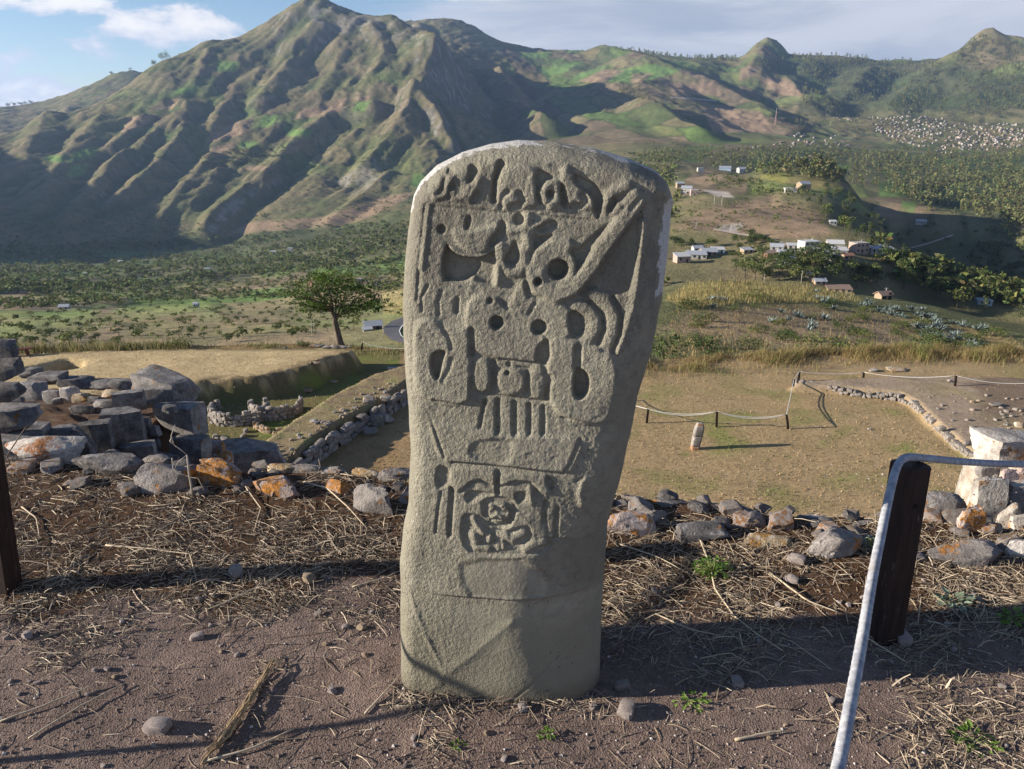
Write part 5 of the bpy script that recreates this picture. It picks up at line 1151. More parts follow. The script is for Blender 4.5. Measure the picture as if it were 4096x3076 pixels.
LW = np.array([PP(u, v, LAWN_Z)[:2] for u, v in [(282, 468), (300, 455), (316, 442.5), (343, 425), (363, 412), (383, 402.5), (404, 388), (412, 383)]])
rw = empty('retaining_wall', (LW[0][0], LW[0][1], LAWN_Z)); tag(rw, 'long low dry-stone retaining wall running beside the reddish lawn', 'wall')
wall_run(rw, LW, .85, .40, .26, .30, lambda x, y: LAWN_Z-.03, 5)
def ring(label, uc, vc, rpx, a0, a1, h, seed, sw=.23, sh=.17, meshes=ST_ME):
    c = PP(uc, vc); r = rpx*proj(c)[2]/FPX; a = np.linspace(R(a0), R(a1), 30); L = c[None, :2]+r*np.stack([np.cos(a), np.sin(a)], 1); root = empty('stone_ring', c); tag(root, label, 'ruin', 'small round stone ruins')
    wall_run(root, L, h, sw, sh, .2, lambda x, y: c[2]-.02, seed, meshes); return root
ring('crumbling round enclosure of stacked stones in the sunken court', 240, 416, 27, 150, 400, .72, 31); ring('second curved stone wall adjoining the round enclosure', 277, 411, 24, 185, 380, .66, 32); ring('low tan stone footing in front of the round enclosures', 281, 424, 24, 190, 330, .34, 33, meshes=ST_TAN); ring('low ring of stones near the sunken court corner', 231, 434, 15, 150, 390, .2, 34)
# kerb of the right hand platform
KL = np.array([PP(u, v, LAWN_Z)[:2] for u, v in [(795, 385), (850, 388.5), (899, 393.5), (914, 400), (934, 419.5), (960, 442.5), (985, 461), (1012, 487)]])
kb = empty('stone_kerb', (KL[0][0], KL[0][1], LAWN_Z)); tag(kb, 'pale low stone kerb edging the bare earth platform beside the lawn', 'kerb'); wall_run(kb, KL, .36, .20, .17, .30, lambda x, y: LAWN_Z, 9, ragged=.35)
def plaza_rock(label, u0, v0, u1, v1, mat, seed, boxy=.4, dep=.7):
    p = PP((u0+u1)/2, v1); o = stone_px('loose_rock', u0, v0, u1, v1, mat, seed, z=p[2], boxy=boxy, n=5, dep=dep, sink=.1); return tag(o, label, 'rock', 'loose rocks on the lower terrace')
PRK = [(370,413,383,427,M_WS,'tall split block on the reddish lawn under the retaining wall'),(378,412,393,424,M_WS,'squared grey block beside the split block on the reddish lawn'),(364,427,377,436,M_WS,'flat grey stone lying below the squared block'),(363,395,374,404,M_WS,'reddish block on top of the long retaining wall'),(380,393,391,401,M_WS,'grey block on the retaining wall close to the stela'),
 (387,366,400,371,M_WS,'pair of flat stones on the rubble strip'),(330,380,338,383,M_WT,'pale stone lying in the shaded sunken court'),(313,361,320,364,M_WT,'white stone in the shade of the field bank'),(303,388,312,392,M_WS,'grey stone on the rubble strip near the bank'),(310,419,317,423,M_RW,'white stone on the weedy rubble strip'),
 (889,366.5,909,371.5,M_WT,'long fallen pinkish carved block at the tall grass'),(870,368,880,372,M_WS,'grey stone near the end of the fallen block'),(991,402,1003,407,M_WS,'grey rock on the dark earth of the platform'),(948,379,953,382,M_RW,'small white stone under the rope by the tall grass'),(1016,421,1026,428,M_WT,'pale stone on the platform behind the masonry'),(965,440,973,446,M_RD,'dark stone on the platform near the kerb'),(938,425,946,431,M_WS,'grey flat stone just inside the kerb'),(983,428,990,433,M_WS,'low flat stone on the platform rubble'),(868,428,872,430,M_RW,'tiny white stone in the open lawn')]
for i, (u0, v0, u1, v1, m, lab) in enumerate(PRK): plaza_rock(lab, u0, v0, u1, v1, m, 500+i)
rs_ = np.random.RandomState(77)
rub = [rock_mesh('rubble_stone', 950+i, (1, .8, .6), n=3, boxy=.4) for i in range(4)]
for m_, k_ in zip(rub, (M_WS, M_WS, M_WT, M_WS)): m_.materials.append(k_)
for (poly, N, lab, grp) in (([(404,370),(390,372),(340,398),(290,428),(270,455),(283,458),(320,432),(370,402),(404,382)], 110, 'small stone in the rubble on top of the long retaining wall', 'rubble stones on the wall strip'), ([(905,396),(990,392),(1024,400),(1024,430),(985,445),(940,418)], 45, 'small flat stone on the bare earth platform', 'stones strewn on the platform')):
    q = np.array(poly); c = 0
    while c < N:
        u, v = rs_.uniform(q[:, 0].min(), q[:, 0].max()), rs_.uniform(q[:, 1].min(), q[:, 1].max())
        if not in_poly(np.array([u]), np.array([v]), poly)[0]: continue
        p = PP(u, v); s = rs_.uniform(.07, .25); tag(obj('rubble_stone', rub[c % 4], None, None, (p[0], p[1], p[2]+s*.12), (0, 0, rs_.uniform(0, 6)), s), lab, 'stone', grp); c += 1
# small standing stele on the lawn
def small_stele():
    b = PP(694.5, 449); root = empty('small_stele', b); zc = proj(b)[2]; k = zc/FPX
    def seg(z0, z1, w0, w1, lean0, lean1, mat, nm, seed):
        V, F = rock_verts(seed, (2, 2, 2), boxy=.97, rough=.04, n=5, cuts=0); t = (V[:, 2]+1)/2; z = z0+(z1-z0)*t; w = (w0+(w1-w0)*t)/2; V = np.stack([V[:, 0]*w+lean0+(lean1-lean0)*t, V[:, 1]*w*.8, z], 1); obj(nm, new_mesh(nm, V, F, True), mat, root)
    seg(-.05, .16, .32, .34, 0, .02, M_RO, 'lichen_foot', 41); seg(.15, .62, .34, .36, .02, .08, M_WS, 'lower_block', 42); seg(.60, 1.0, .37, .36, .08, .13, M_WS, 'middle_block', 43); seg(.98, 1.17, .35, .22, .13, .15, M_WS, 'top_block', 44)
    tag(root, 'small leaning stone stele with an orange foot standing on the lawn', 'stele')
small_stele()
# thin rope fence across the lawn
n_ = NT('pale_cord'); n_.color((.62, .61, .58)); M_CORD = n_.m
def lawn_post(lab, bu, bv, tu, tv, z=None):
    b = PP(bu, bv) if z is None else on_z(bu, bv, z); t = on_y(tu, tv, b[1]); L = t-b; mb = MB(); w = .045
    V = np.array([[sx*w, sy*w, 0] for sx, sy in ((-1, -1), (1, -1), (1, 1), (-1, 1))]); V0 = np.concatenate([V+[0, 0, -.1], V+L*.5, V*.9+L]); mb.add(V0, np.concatenate([grid_faces(3, 4, True), [[8, 9, 10, 11]]]))
    o = obj('rope_post', mb.mesh('rope_post'), M_POST, None, b); tag(o, lab, 'fence post', 'short rope posts on the lower terrace'); return t
tp = {}
for k, lab, bu, bv, tu, tv in [('a','short brown post at the lawn rope nearest the stela',646.6,423,648.2,409),('b','short brown post behind the small stele',716.5,427,717,411.5),('c','short brown post at the corner where the lawn rope turns away',788.5,429,786.5,414.5),('d','short post where the rope climbs toward the tall grass',793,387,794,379),('e','corner post of the rope before the tall grass',798.5,381,799.5,371.5),('f','middle post of the rope in front of the tall grass',863.2,381,863.8,372.2),('g','post of the rope beside the dark earth',955,386,956,375.5),('h','rope post beyond the dark earth of the platform',1040,391,1042,382),('i','leaning post at the end of the straw field',360.8,351.5,363,342.5),('j','post of the field rope hidden behind the stela',420,353,421,346),('z','post of the lawn rope hidden behind the stela',600,402,601,390)]:
    tp[k] = lawn_post(lab, bu, bv, tu, tv)
def cord(lab, a, b, sag, r=.016, two=False):
    a, b = np.array(a), np.array(b); t = np.linspace(0, 1, 16)[:, None]; P = a+(b-a)*t; P[:, 2] -= sag*4*(t*(1-t))[:, 0]; mb = MB().tube(P, r, 5)
    if two: P2 = P.copy(); P2[:, 2] -= .06*4*(t*(1-t))[:, 0]; mb.tube(P2, r*.9, 5)
    tag(obj('rope_span', mb.mesh('rope_span', True), M_CORD), lab, 'rope', 'thin white ropes on the lower terrace')
cord('white rope span leaving the stela outline toward the lawn', tp['z'], tp['a'], .12); cord('white rope span passing above the small stele', tp['a'], tp['b'], .18, two=True); cord('sagging white rope span between two posts past the small stele', tp['b'], tp['c'], .2, two=True); cord('white rope span running away up the lawn', tp['c'], tp['d'], .1, two=True); cord('short white rope span up to the tall grass corner post', tp['d'], tp['e'], .03); cord('white rope span from the corner post to the middle post before the tall grass', tp['e'], tp['f'], .12); cord('white rope span from the middle post to the post at the dark earth', tp['f'], tp['g'], .18); cord('white rope span over the dark earth', tp['g'], tp['h'], .22); cord('white rope span sagging from the leaning field post', tp['i'], tp['j'], .25, .022)
# bench at the field rim
def bench():
    a, b = PP(11, 356.5, FZ), PP(28, 355, FZ); root = empty('bench', a); n = NT('bench_paint'); n.color((.12, .035, .028)); n.rough(.6); d = b-a; L = np.linalg.norm(d[:2])+.3; rz = math.atan2(d[1], d[0]); c = d*.5
    obj('seat', MB().box(c+[0, 0, .36], (L+.25, .30, .05), rz).mesh('seat'), n.m, root)
    for q in (0.0, 1.0): obj('leg', MB().box(d*q+[0, 0, .15], (.09, .24, .38), rz).mesh('leg'), n.m, root)
    tag(root, 'low dark red wooden bench at the rim of the straw field', 'bench')
bench()
# ---- ruined masonry on the left, a platform with squared facing blocks
def masonry_left():
    c0 = at_dep(120, 460, 8.2); root = empty('ruined_platform', c0); tag(root, 'ruined dark stone platform with big squared corner blocks and mossy fill', 'ruin')
    def B(nm, u0, v0, u1, v1, zc, mat, seed, boxy=.7, dep=.8, rz=0., n=14, rough=.20, cuts=9, tilt=0.0):
        return stone_px(nm, u0, v0, u1, v1, mat, seed, zc=zc, parent=root, boxy=boxy, dep=dep, rz=rz, n=n, rough=rough, cuts=cuts, sink=0, tilt=tilt)
    Q = dict(n=8, rough=.09, cuts=3)
    B('corner_block', 129, 365, 192, 408, 8.6, M_MS, 1, .62, .7, -.35, 14, .16, 7); B('corner_block', 156, 400, 200, 440, 8.35, M_MS, 2, .9, .6, -.2, **Q); B('corner_block', 172, 434, 206, 476, 8.2, M_MS, 3, .85, .7, -.1, **Q); B('corner_block', 148, 450, 180, 482, 7.95, M_MD, 4, .88, .6, .1, **Q)
    B('coping_slab', 112, 388, 142, 414, 8.15, M_MS, 5, .9, .6, .35, **Q); B('coping_slab', 136, 385, 171, 409, 8.4, M_MS, 25, .9, .6, .35, **Q)
    B('face_block', 103, 407, 141, 452, 7.85, M_MD, 6, .92, .6, .3, **Q); B('face_block', 80, 419, 110, 462, 7.55, M_MD, 7, .92, .6, .3, **Q); B('face_block', 38, 425, 88, 470, 7.25, M_MD, 8, .92, .5, .2, **Q); B('face_block', 122, 440, 154, 478, 7.75, M_MD, 9, .9, .6, .25, **Q); B('face_block', 96, 450, 128, 484, 7.5, M_MD, 10, .9, .5, .25, **Q); B('face_block', 4, 423, 46, 470, 7.15, M_MD, 26, .9, .5, .1, **Q)  # facing blocks use the darker masonry so their colour carries the shade
    for i, (a, b, c, d) in enumerate([(139,416,151,440),(147,424,159,438),(149,437,160,452),(138,438,150,456),(163,404,175,415)]): B('wedge_stone', a, b, c, d, 8.05, (M_MS, M_MS, M_MD)[i % 3], 11+i, .5, .8, 0, 5)
    # mossy fill on top
    P = [at_dep(u, v, z) for u, v, z in [(8, 402, 9.2), (20, 388, 9.8), (60, 382, 10.2), (130, 387, 9.9), (168, 394, 8.7), (150, 410, 8.2), (128, 420, 7.9), (95, 428, 7.6), (40, 432, 7.2), (0, 430, 7.2)]]
    P = np.array(P); P[:, 2] = np.clip(P[:, 2], -1.95, -1.45); ctr = P.mean(0); rings = []
    for t in np.linspace(0, 1, 14): rings.append(ctr+(P-ctr)*t)
    tt = np.linspace(0, 1, 60); Rg = np.array([[np.interp(tt*10 % 10, np.arange(11), np.append(r[:, k], r[0, k])) for k in range(3)] for r in rings]).transpose(0, 2, 1)
    Rg[..., 2] += .10*fbm(Rg[..., 0]*1.7, Rg[..., 1]*1.7, 3.3, 4)+.03*fbm(Rg[..., 0]*9, Rg[..., 1]*9, 1.3, 3)-.12
    Rg2 = np.concatenate([Rg, Rg[-1:]+np.array([0, 0, -2.6])]); V = Rg2.reshape(-1, 3)-c0; cols = np.zeros((len(V), 3)); cols[:, 0] = .8; cols[:, 1] = .8
    obj('earth_fill', new_mesh('earth_fill', V, grid_faces(len(Rg2), 60, True), True, cols), M_SOIL, root)
    # stones bedded along the back rim and in the fill
    for i, (a, b, c, d, m, zc) in enumerate([(15,380,47,402,M_MS,8.9),(28,370,64,386,M_MD,9.6),(57,375,91,391,M_MD,9.6),(83,378,121,391,M_MD,9.6),(108,378,133,392,M_MS,9.3),(18,366,40,380,M_MD,9.8),(42,389,59,405,M_MS,8.6),(60,386,78,402,M_RW,8.5),(71,392,89,404,M_RT,8.4),(87,395,104,404,M_MS,8.4),(101,388,118,402,M_RT,8.5),(117,395,130,403,M_RT,8.3),(69,403,91,415,M_MD,8.0),(92,399,116,412,M_MS,8.1),(50,397,62,406,M_MS,8.5),(5,395,22,404,M_MD,8.6)]):
        B('bedded_stone', a, b, c, d, zc, m, 40+i, .55, .5, 0, 5, .18, 6)
    root2 = empty('masonry_pier', at_dep(5, 440, 6.2)); tag(root2, 'tall dark rough stone pier above a pale squared block', 'ruin')
    def B2(*a, **k):
        return stone_px('pier_block', *a[:4], a[4], a[5], zc=a[6], parent=root2, boxy=a[7], dep=.35, n=8, sink=0, rough=.16)
    B2(-30, 338, 13, 360, M_MD, 71, 6.4, .6); B2(-34, 354, 18, 384, M_MD, 72, 6.4, .55); B2(-36, 378, 21, 410, M_MD, 73, 6.3, .55); B2(-50, 402, 32, 436, M_MS, 74, 6.2, .75); B2(-60, 428, 40, 480, M_MS, 75, 6.2, .7); B2(-60, 470, 36, 530, M_MD, 76, 6.2, .7)
    # squared slab of the terrace wall seen beyond the edge rocks
    o = stone_px('slab_block', 216, 437, 275, 467, M_MS, 81, zc=9.0, boxy=.85, dep=.75, rz=.35, n=8, rough=.08, cuts=3, sink=.4); tag(o, 'large squared grey slab below the edge beside the long retaining wall', 'block')
    for i, (a, b, c, d, m, lab) in enumerate([(198,438,222,452,M_RO,'reddish brown stone behind the large squared slab'),(200,448,230,466,M_RP,'broken reddish stone in front of the large squared slab'),(268,446,284,470,M_MS,'grey stone between the squared slab and the retaining wall')]): tag(stone_px('loose_rock', a, b, c, d, m, 84+i, zc=8.6, boxy=.5, n=5, sink=.3), lab, 'rock')
masonry_left()
def masonry_right():
    root = empty('rubble_masonry', at_dep(1010, 540, 4.0)); tag(root, 'pale mortared rubble masonry pier lit by the sun beside the edge rocks', 'ruin')
    n = NT('lime_mortar'); q = n.pos(True); n.color(n.mix(n.ramp(n.noise(14, 5, .65, q), .35, .65), (.34, .28, .225), (.52, .47, .41))); n.bump(n.noise(40, 5, .7, q), .8, .02)
    V, F = rock_verts(5, (.62, .5, .75), boxy=.8, n=8, rough=.1, cuts=2); c = at_dep(1030, 505, 4.30); obj('mortar_core', new_mesh('mortar_core', V, F, True), n.m, root, c-np.array(root.location))
    def B(u0, v0, u1, v1, zc, mat, seed, boxy=.5, dep=.5, n=8, rz=0): return stone_px('rubble_block', u0, v0, u1, v1, mat, seed, zc=zc, parent=root, boxy=boxy, dep=dep, n=n, sink=0, rough=.14, cuts=6, rz=rz)
    B(981, 423, 1056, 480, 4.15, M_ML, 1, .85, .7, 14, .2); B(977, 463, 999, 483, 4.0, M_RG, 2, .4); B(973, 476, 1003, 543, 3.92, M_ML, 3, .75, .6); B(1001, 468, 1018, 499, 3.95, M_MP, 4, .45); B(1017, 462, 1045, 486, 3.98, M_MP, 5, .5); B(1008, 480, 1042, 518, 3.92, M_ML, 6, .75); B(999, 503, 1018, 541, 3.90, M_ML, 7, .4); B(1012, 512, 1045, 548, 3.86, M_ML, 8, .5); B(996, 488, 1010, 508, 3.93, M_MP, 9, .4); B(990, 474, 1004, 490, 3.95, M_RT, 10, .35); B(964, 520, 986, 545, 3.85, M_ML, 11, .4); B(1036, 430, 1090, 560, 4.1, M_ML, 12, .6)
masonry_right()
# ------------------------------------------------------------------ vegetation
n_ = NT('bark'); n_.color(n_.mix(n_.ramp(n_.noise(12, 5, .65, n_.map(n_.pos(True), (1, 1, .25))), .35, .65), (.075, .058, .045), (.19, .155, .125))); n_.bump(n_.noise(30, 4, .7, n_.pos(True)), .7, .03); M_BARK = n_.m
def fol_mat(name, a, b, trans=.22):
    n = NT(name); at = n.attr(); r = n.rnd(); col = n.mix(n.ramp(r, 0, 1, 0, 1, False), a, b); col = n.mix(1.0, col, at.outputs['Color'], 'MULTIPLY'); n.color(col); n.rough(.7); n.bs.inputs['Specular IOR Level'].default_value = .15
    tr = n.N('ShaderNodeBsdfTranslucent'); n.setin(tr, 0, col); mx = n.N('ShaderNodeMixShader'); mx.inputs[0].default_value = trans; n.L(n.bs.outputs[0], mx.inputs[1]); n.L(tr.outputs[0], mx.inputs[2]); n.L(mx.outputs[0], n.out.inputs[0]); return n.m
M_FOL = fol_mat('foliage', (.080, .110, .034), (.135, .155, .048)); M_FOLD = fol_mat('dark_foliage', (.052, .076, .028), (.080, .108, .034)); M_FOLT = fol_mat('tree_foliage', (.062, .105, .020), (.075, .12, .024), .3)
def leaves(C, size, rs, tone, flat=.35, quad=True):
    """random leaf faces at centres C; returns V,F4,colours"""
    N = len(C); nrm = rs.normal(size=(N, 3)); nrm[:, 2] += flat*2; nrm /= np.linalg.norm(nrm, axis=1)[:, None]; a = np.cross(nrm, rs.normal(size=(N, 3))); a /= np.linalg.norm(a, axis=1)[:, None]; b = np.cross(nrm, a); s = (size*rs.uniform(.55, 1.35, N))[:, None]
    V = np.stack([C-a*s*.5, C+b*s*.32, C+a*s*.6, C-b*s*.32], 1).reshape(-1, 3); F = np.arange(N)[:, None]*4+np.array([0, 1, 2, 3]); return V, F, np.repeat(np.stack([tone]*3, 1)*rs.uniform(.75, 1.2, (N, 3)), 4, 0)
def crown_pts(n, rs, kind):
    k = {'round': 9, 'flat': 10, 'tall': 9, 'bush': 7}[kind]; P = []; T = []
    for i in range(k):
        if kind == 'tall': c = np.array([rs.normal(0, .07), rs.normal(0, .07), .32+.62*i/(k-1)]); rad = np.array([.15, .15, .10])*(1.15-.55*i/(k-1))
        elif kind == 'flat': a = rs.uniform(0, 6.28); q = math.sqrt(rs.uniform(0, 1))*.5; c = np.array([q*math.cos(a), q*math.sin(a), .62+.24*(1-(q/.5)**2)+rs.normal(0, .05)]); rad = np.array([.22, .22, .11])
        elif kind == 'round': a = rs.uniform(0, 6.28); q = math.sqrt(rs.uniform(0, 1))*.34; c = np.array([q*math.cos(a), q*math.sin(a), .35+rs.uniform(0, .48)*(1-.5*q/.34)]); rad = np.array([.20, .20, .16])
        else: a = rs.uniform(0, 6.28); q = math.sqrt(rs.uniform(0, 1))*.55; c = np.array([q*math.cos(a), q*math.sin(a), .2+rs.uniform(.0, .55)*(1-.6*q/.55)]); rad = np.array([.30, .30, .24])
        m = n//k; d = rs.normal(size=(m, 3)); d /= np.linalg.norm(d, axis=1)[:, None]; P.append(c+d*rad*rs.uniform(.55, 1.08, (m, 1))); T.append(np.full(m, rs.uniform(.75, 1.25)))
    return np.concatenate(P), np.concatenate(T)
def tree_meshes(seed, kind, n, leaf):
    rs = np.random.RandomState(seed); P, T = crown_pts(n, rs, kind); V, F, c = leaves(P, np.full(len(P), leaf), rs, T); cm = new_mesh('crown', V, F, False, c)
    mb = MB(); h = {'round': .45, 'flat': .68, 'tall': .85, 'bush': .3}[kind]; mb.tube(np.array([[0, 0, -.04], [.015, .01, h*.5], [rs.normal(0, .02), .02, h]]), [.028, .02, .010], 5)
    for i in range(4): e = P[rs.randint(len(P))]; mb.tube(np.array([[.015, .01, h*.5], e*.55+[0, 0, h*.22], e]), [.014, .010, .004], 4)
    return cm, mb.mesh('trunk', True)
PROTO = {}
for kind, n, leaf, mats in (('round', 480, .080, (M_FOL, M_FOLD)), ('flat', 480, .078, (M_FOL, M_FOLD)), ('tall', 420, .055, (M_FOL, M_FOLD)), ('bush', 560, .080, (M_FOL, M_FOLD))):
    PROTO[kind] = []
    for s in range(4):
        c, t = tree_meshes(60+s*13+len(kind), kind, n, leaf); c.materials.append(mats[s % 2]); t.materials.append(M_BARK); PROTO[kind].append((c, t))
def put_tree(name, p, h, kind, label, cat, group, wide=1.0, k=None):
    c, t = PROTO[kind][random.randrange(4) if k is None else k]; root = empty(name, p, random.uniform(0, 6.28)); root.scale = (h*wide, h*wide, h); tag(root, label, cat, group); obj('crown', c, None, root); obj('trunk', t, None, root); return root
def rand_px(poly, rs):
    q = np.array(poly, float); lo, hi = q.min(0), q.max(0)
    while True:
        u, v = rs.uniform(lo[0], hi[0]), rs.uniform(lo[1], hi[1])
        if in_poly(np.array([u]), np.array([v]), poly)[0]: return u, v
# individual trees and shrubs that can be told apart
rs_ = np.random.RandomState(404)
GROUPS = [  # polygon, number, height range in metres, kinds, name, label, category, group, min/max range
 ([(0,352),(0,306),(120,300),(404,294),(404,318),(385,318),(360,334),(300,338),(180,346),(60,349)], 115, (2.0, 4.0), ('flat', 'round', 'flat'), 'slope_tree', 'small spreading tree on the dry slope beyond the straw field', 'tree', 'scattered trees on the slope beyond the field', 120, 900, 1.15),
 (c8([(980,1110),(1300,1085),(1560,1150),(1640,1240),(1500,1215),(1250,1190),(1000,1195)]), 46, (6, 11), ('round', 'flat'), 'village_tree', 'dark leafy tree crowding the houses below the brown hill', 'tree', 'trees around the near village', 250, 800, 1.1),
 (c8([(1190,800),(1440,790),(1560,900),(1640,1010),(1500,1030),(1400,960),(1300,870)]), 40, (7, 13), ('round', 'tall', 'round'), 'ridge_tree', 'dark tree in the wooded flank of the brown hill', 'tree', 'trees on the flank of the brown hill', 400, 1400, 1.0),
 (c8([(720,1030),(1100,1000),(1200,1050),(980,1060),(900,1040),(720,1060)]), 22, (4, 8), ('round',), 'hedge_tree', 'bushy tree along the road above the near village', 'tree', 'trees along the village road', 300, 900, 1.2),
 (c8([(1450,1000),(2212,1000),(2212,1390),(2000,1330),(1700,1260),(1600,1150)]), 40, (6, 13), ('tall', 'round'), 'ravine_tree', 'tree growing in the shaded ravine below the village', 'tree', 'trees in the shaded ravine', 260, 1200, 1.0),
 ([(668,345),(690,318),(740,308),(830,302),(900,312),(1010,336),(1010,352),(900,360),(760,358)], 44, (1.3, 3.0), ('bush',), 'hill_shrub', 'round green shrub on the agave hillside', 'shrub', 'shrubs on the agave hillside', 85, 320, 1.2),
]
for poly, N, hr, kinds, nm, lab, cat, grp, rmin, rmax, wide in GROUPS:
    c = 0; tries = 0
    while c < N and tries < N*12:
        tries += 1; u, v = rand_px(poly, rs_); p = hits(u, v)
        if p is None: continue
        r = math.hypot(p[0], p[1])
        if not rmin < r < rmax: continue
        put_tree(nm, (p[0], p[1], ground_z(p[0], p[1])), rs_.uniform(*hr), kinds[rs_.randint(len(kinds))], lab, cat, grp, wide*rs_.uniform(.85, 1.2)); c += 1
for u, v, h, k, wd, lab in [(662, 362, 4.6, 'bush', .8, 'big dark shrub half hidden by the stela'), (822, 350, 2.6, 'bush', 1.9, 'broad low dark bush behind the tall grass'), (716, 356, 1.8, 'bush', 1.5, 'olive green bush behind the tall grass between the half hidden shrub and the broad bush'), (757, 298, 2.6, 'bush', 2.0, 'dark shrub clump in the yellow maize'), (978, 352, 2.0, 'bush', 2.2, 'green spreading shrub behind the tall grass near the agaves'), (690, 308, 3.0, 'bush', 1.5, 'dark shrub below the maize near the stela'), (1006, 305, 9, 'round', .9, 'tall bushy tree rising beside the agave hill'), (975, 300, 8, 'tall', 1.3, 'slender eucalyptus rising from the shaded ravine'), (866, 352, 1.6, 'bush', 2.4, 'low sprawling green bush above the rope corner'), (905, 350, 1.5, 'bush', 2.2, 'yellowish bush in front of the agaves')]:
    p = hits(u, v)
    if p is not None: put_tree('shrub' if k == 'bush' else 'tree', (p[0], p[1], ground_z(p[0], p[1])-.1), h, k, lab, 'shrub' if k == 'bush' else 'tree', None, wd)
# skyline trees one by one
for u, v, h in [(8,108,26),(14,108,24),(20,107,27),(26,106,22),(31,105,25),(111,75,22),(130,70,18),(154,65,26),(163,60,38)]:
    a, te = azte(u, v+2); i = int(np.searchsorted(AZ, a)); j = int(np.argmax((GZ[i]-CAMH)/GR[i])); put_tree('skyline_tree', (GX[i, j], GY[i, j], GZ[i, j]-1), h, 'bush', 'lone tree standing on the skyline ridge of the big mountain', 'tree', 'lone trees on the mountain skyline', .8)
# woods too dense to count: one mesh
def wood_points():
    rs = np.random.RandomState(9); out = []
    def area(poly, N, h, kind, rmin=0, rmax=1e9):
        c = 0; tr = 0
        while c < N and tr < N*5:
            tr += 1; u, v = rand_px(poly, rs); p = hits(u, v)
            if p is None: continue
            r = math.hypot(p[0], p[1])
            if r < rmin or r > rmax: continue
            if kind != 'e' and perlin(np.array([p[0]/160]), np.array([p[1]/160]), 2.5)[0] < -.22 and rs.uniform() < .8: continue
            out.append((p[0], p[1], ground_z(p[0], p[1]), rs.uniform(*h), 1 if kind in 'te' else 0)); c += 1
    area(FOREST_L, 2400, (6, 13), 'r', 800); area([(-10,300),(404,262),(404,292),(250,300),(0,310)], 700, (4, 8), 'r', 400); area([(0,345),(0,300),(404,292),(404,318),(330,335)], 260, (2, 4), 'r', 150, 900)
    area(c7([(880,690),(1100,650),(1270,640),(1250,690),(1050,730),(900,740)]), 130, (7, 12), 'r'); area(c7([(0,1000),(500,900),(900,1000),(900,1060),(400,1090),(0,1120)]), 260, (5, 10), 'r', 1500); area(c7([(300,700),(700,420),(1700,250),(1850,500),(1750,800),(1200,900),(600,1000)]), 1500, (2.5, 6), 'r', 1800); area(c7([(1100,960),(1800,820),(1820,960),(1000,1040)]), 130, (5, 9), 'r', 1200)
    area(FOREST_R, 950, (11, 22), 't', 900); area(c8([(1500,640),(2212,640),(2212,960),(1800,900),(1700,830)]), 560, (10, 21), 't', 700); area(c8([(600,600),(1100,620),(1450,600),(1400,700),(1000,650),(700,700),(600,680)]), 330, (8, 15), 't', 900); area(c8([(520,650),(760,640),(740,800),(640,760)]), 140, (7, 13), 'r', 500)
    area(c8([(1010,280),(1250,230),(1600,290),(1860,290),(2040,170),(2212,180),(2212,500),(1880,500),(1400,480),(1250,440),(1300,330)]), 1500, (12, 24), 't', 2600); area(c8([(500,370),(620,380),(640,430),(520,420)]), 60, (12, 20), 't', 2000)
    area(c8([(470,212),(640,215),(1000,240),(1000,262),(640,240)]), 150, (16, 30), 'e', 3500); area(c8([(1230,232),(1500,240),(1860,265),(1860,290),(1250,262)]), 190, (16, 30), 'e', 3500); area(c8([(1870,280),(1940,200),(2040,150),(2060,180),(1960,240)]), 50, (16, 28), 'e', 3500)
    area(c8([(720,840),(1180,820),(1400,900),(1350,1000),(1000,990),(740,1010)]), 150, (2, 4), 'r', 350); area(c8([(1440,960),(2212,940),(2212,1300),(1700,1200)]), 230, (6, 12), 'r', 300); area(c8([(1250,480),(1560,490),(1560,560),(1200,550)]), 160, (9, 16), 't', 1800); area(c8([(1560,490),(2212,520),(2212,640),(1700,640)]), 420, (8, 14), 't', 1800); area(c8([(780,620),(1500,600),(1480,700),(900,720)]), 120, (7, 12), 'r', 700); area(c8([(900,720),(1350,830),(1200,830),(900,800),(860,760)]), 80, (4, 8), 'r', 500)
    area([(404,222),(560,225),(680,192),(680,215),(560,262),(404,262)], 420, (6, 12), 'r', 500); area([(404,262),(560,262),(660,240),(668,285),(540,320),(404,318)], 220, (3, 6), 'r', 150); area([(-220,300),(-60,296),(-60,250),(-220,250)], 200, (6, 12), 'r', 600); area([(1060,152),(1250,155),(1250,240),(1060,235)], 280, (10, 20), 't', 800)
    return np.array(out)
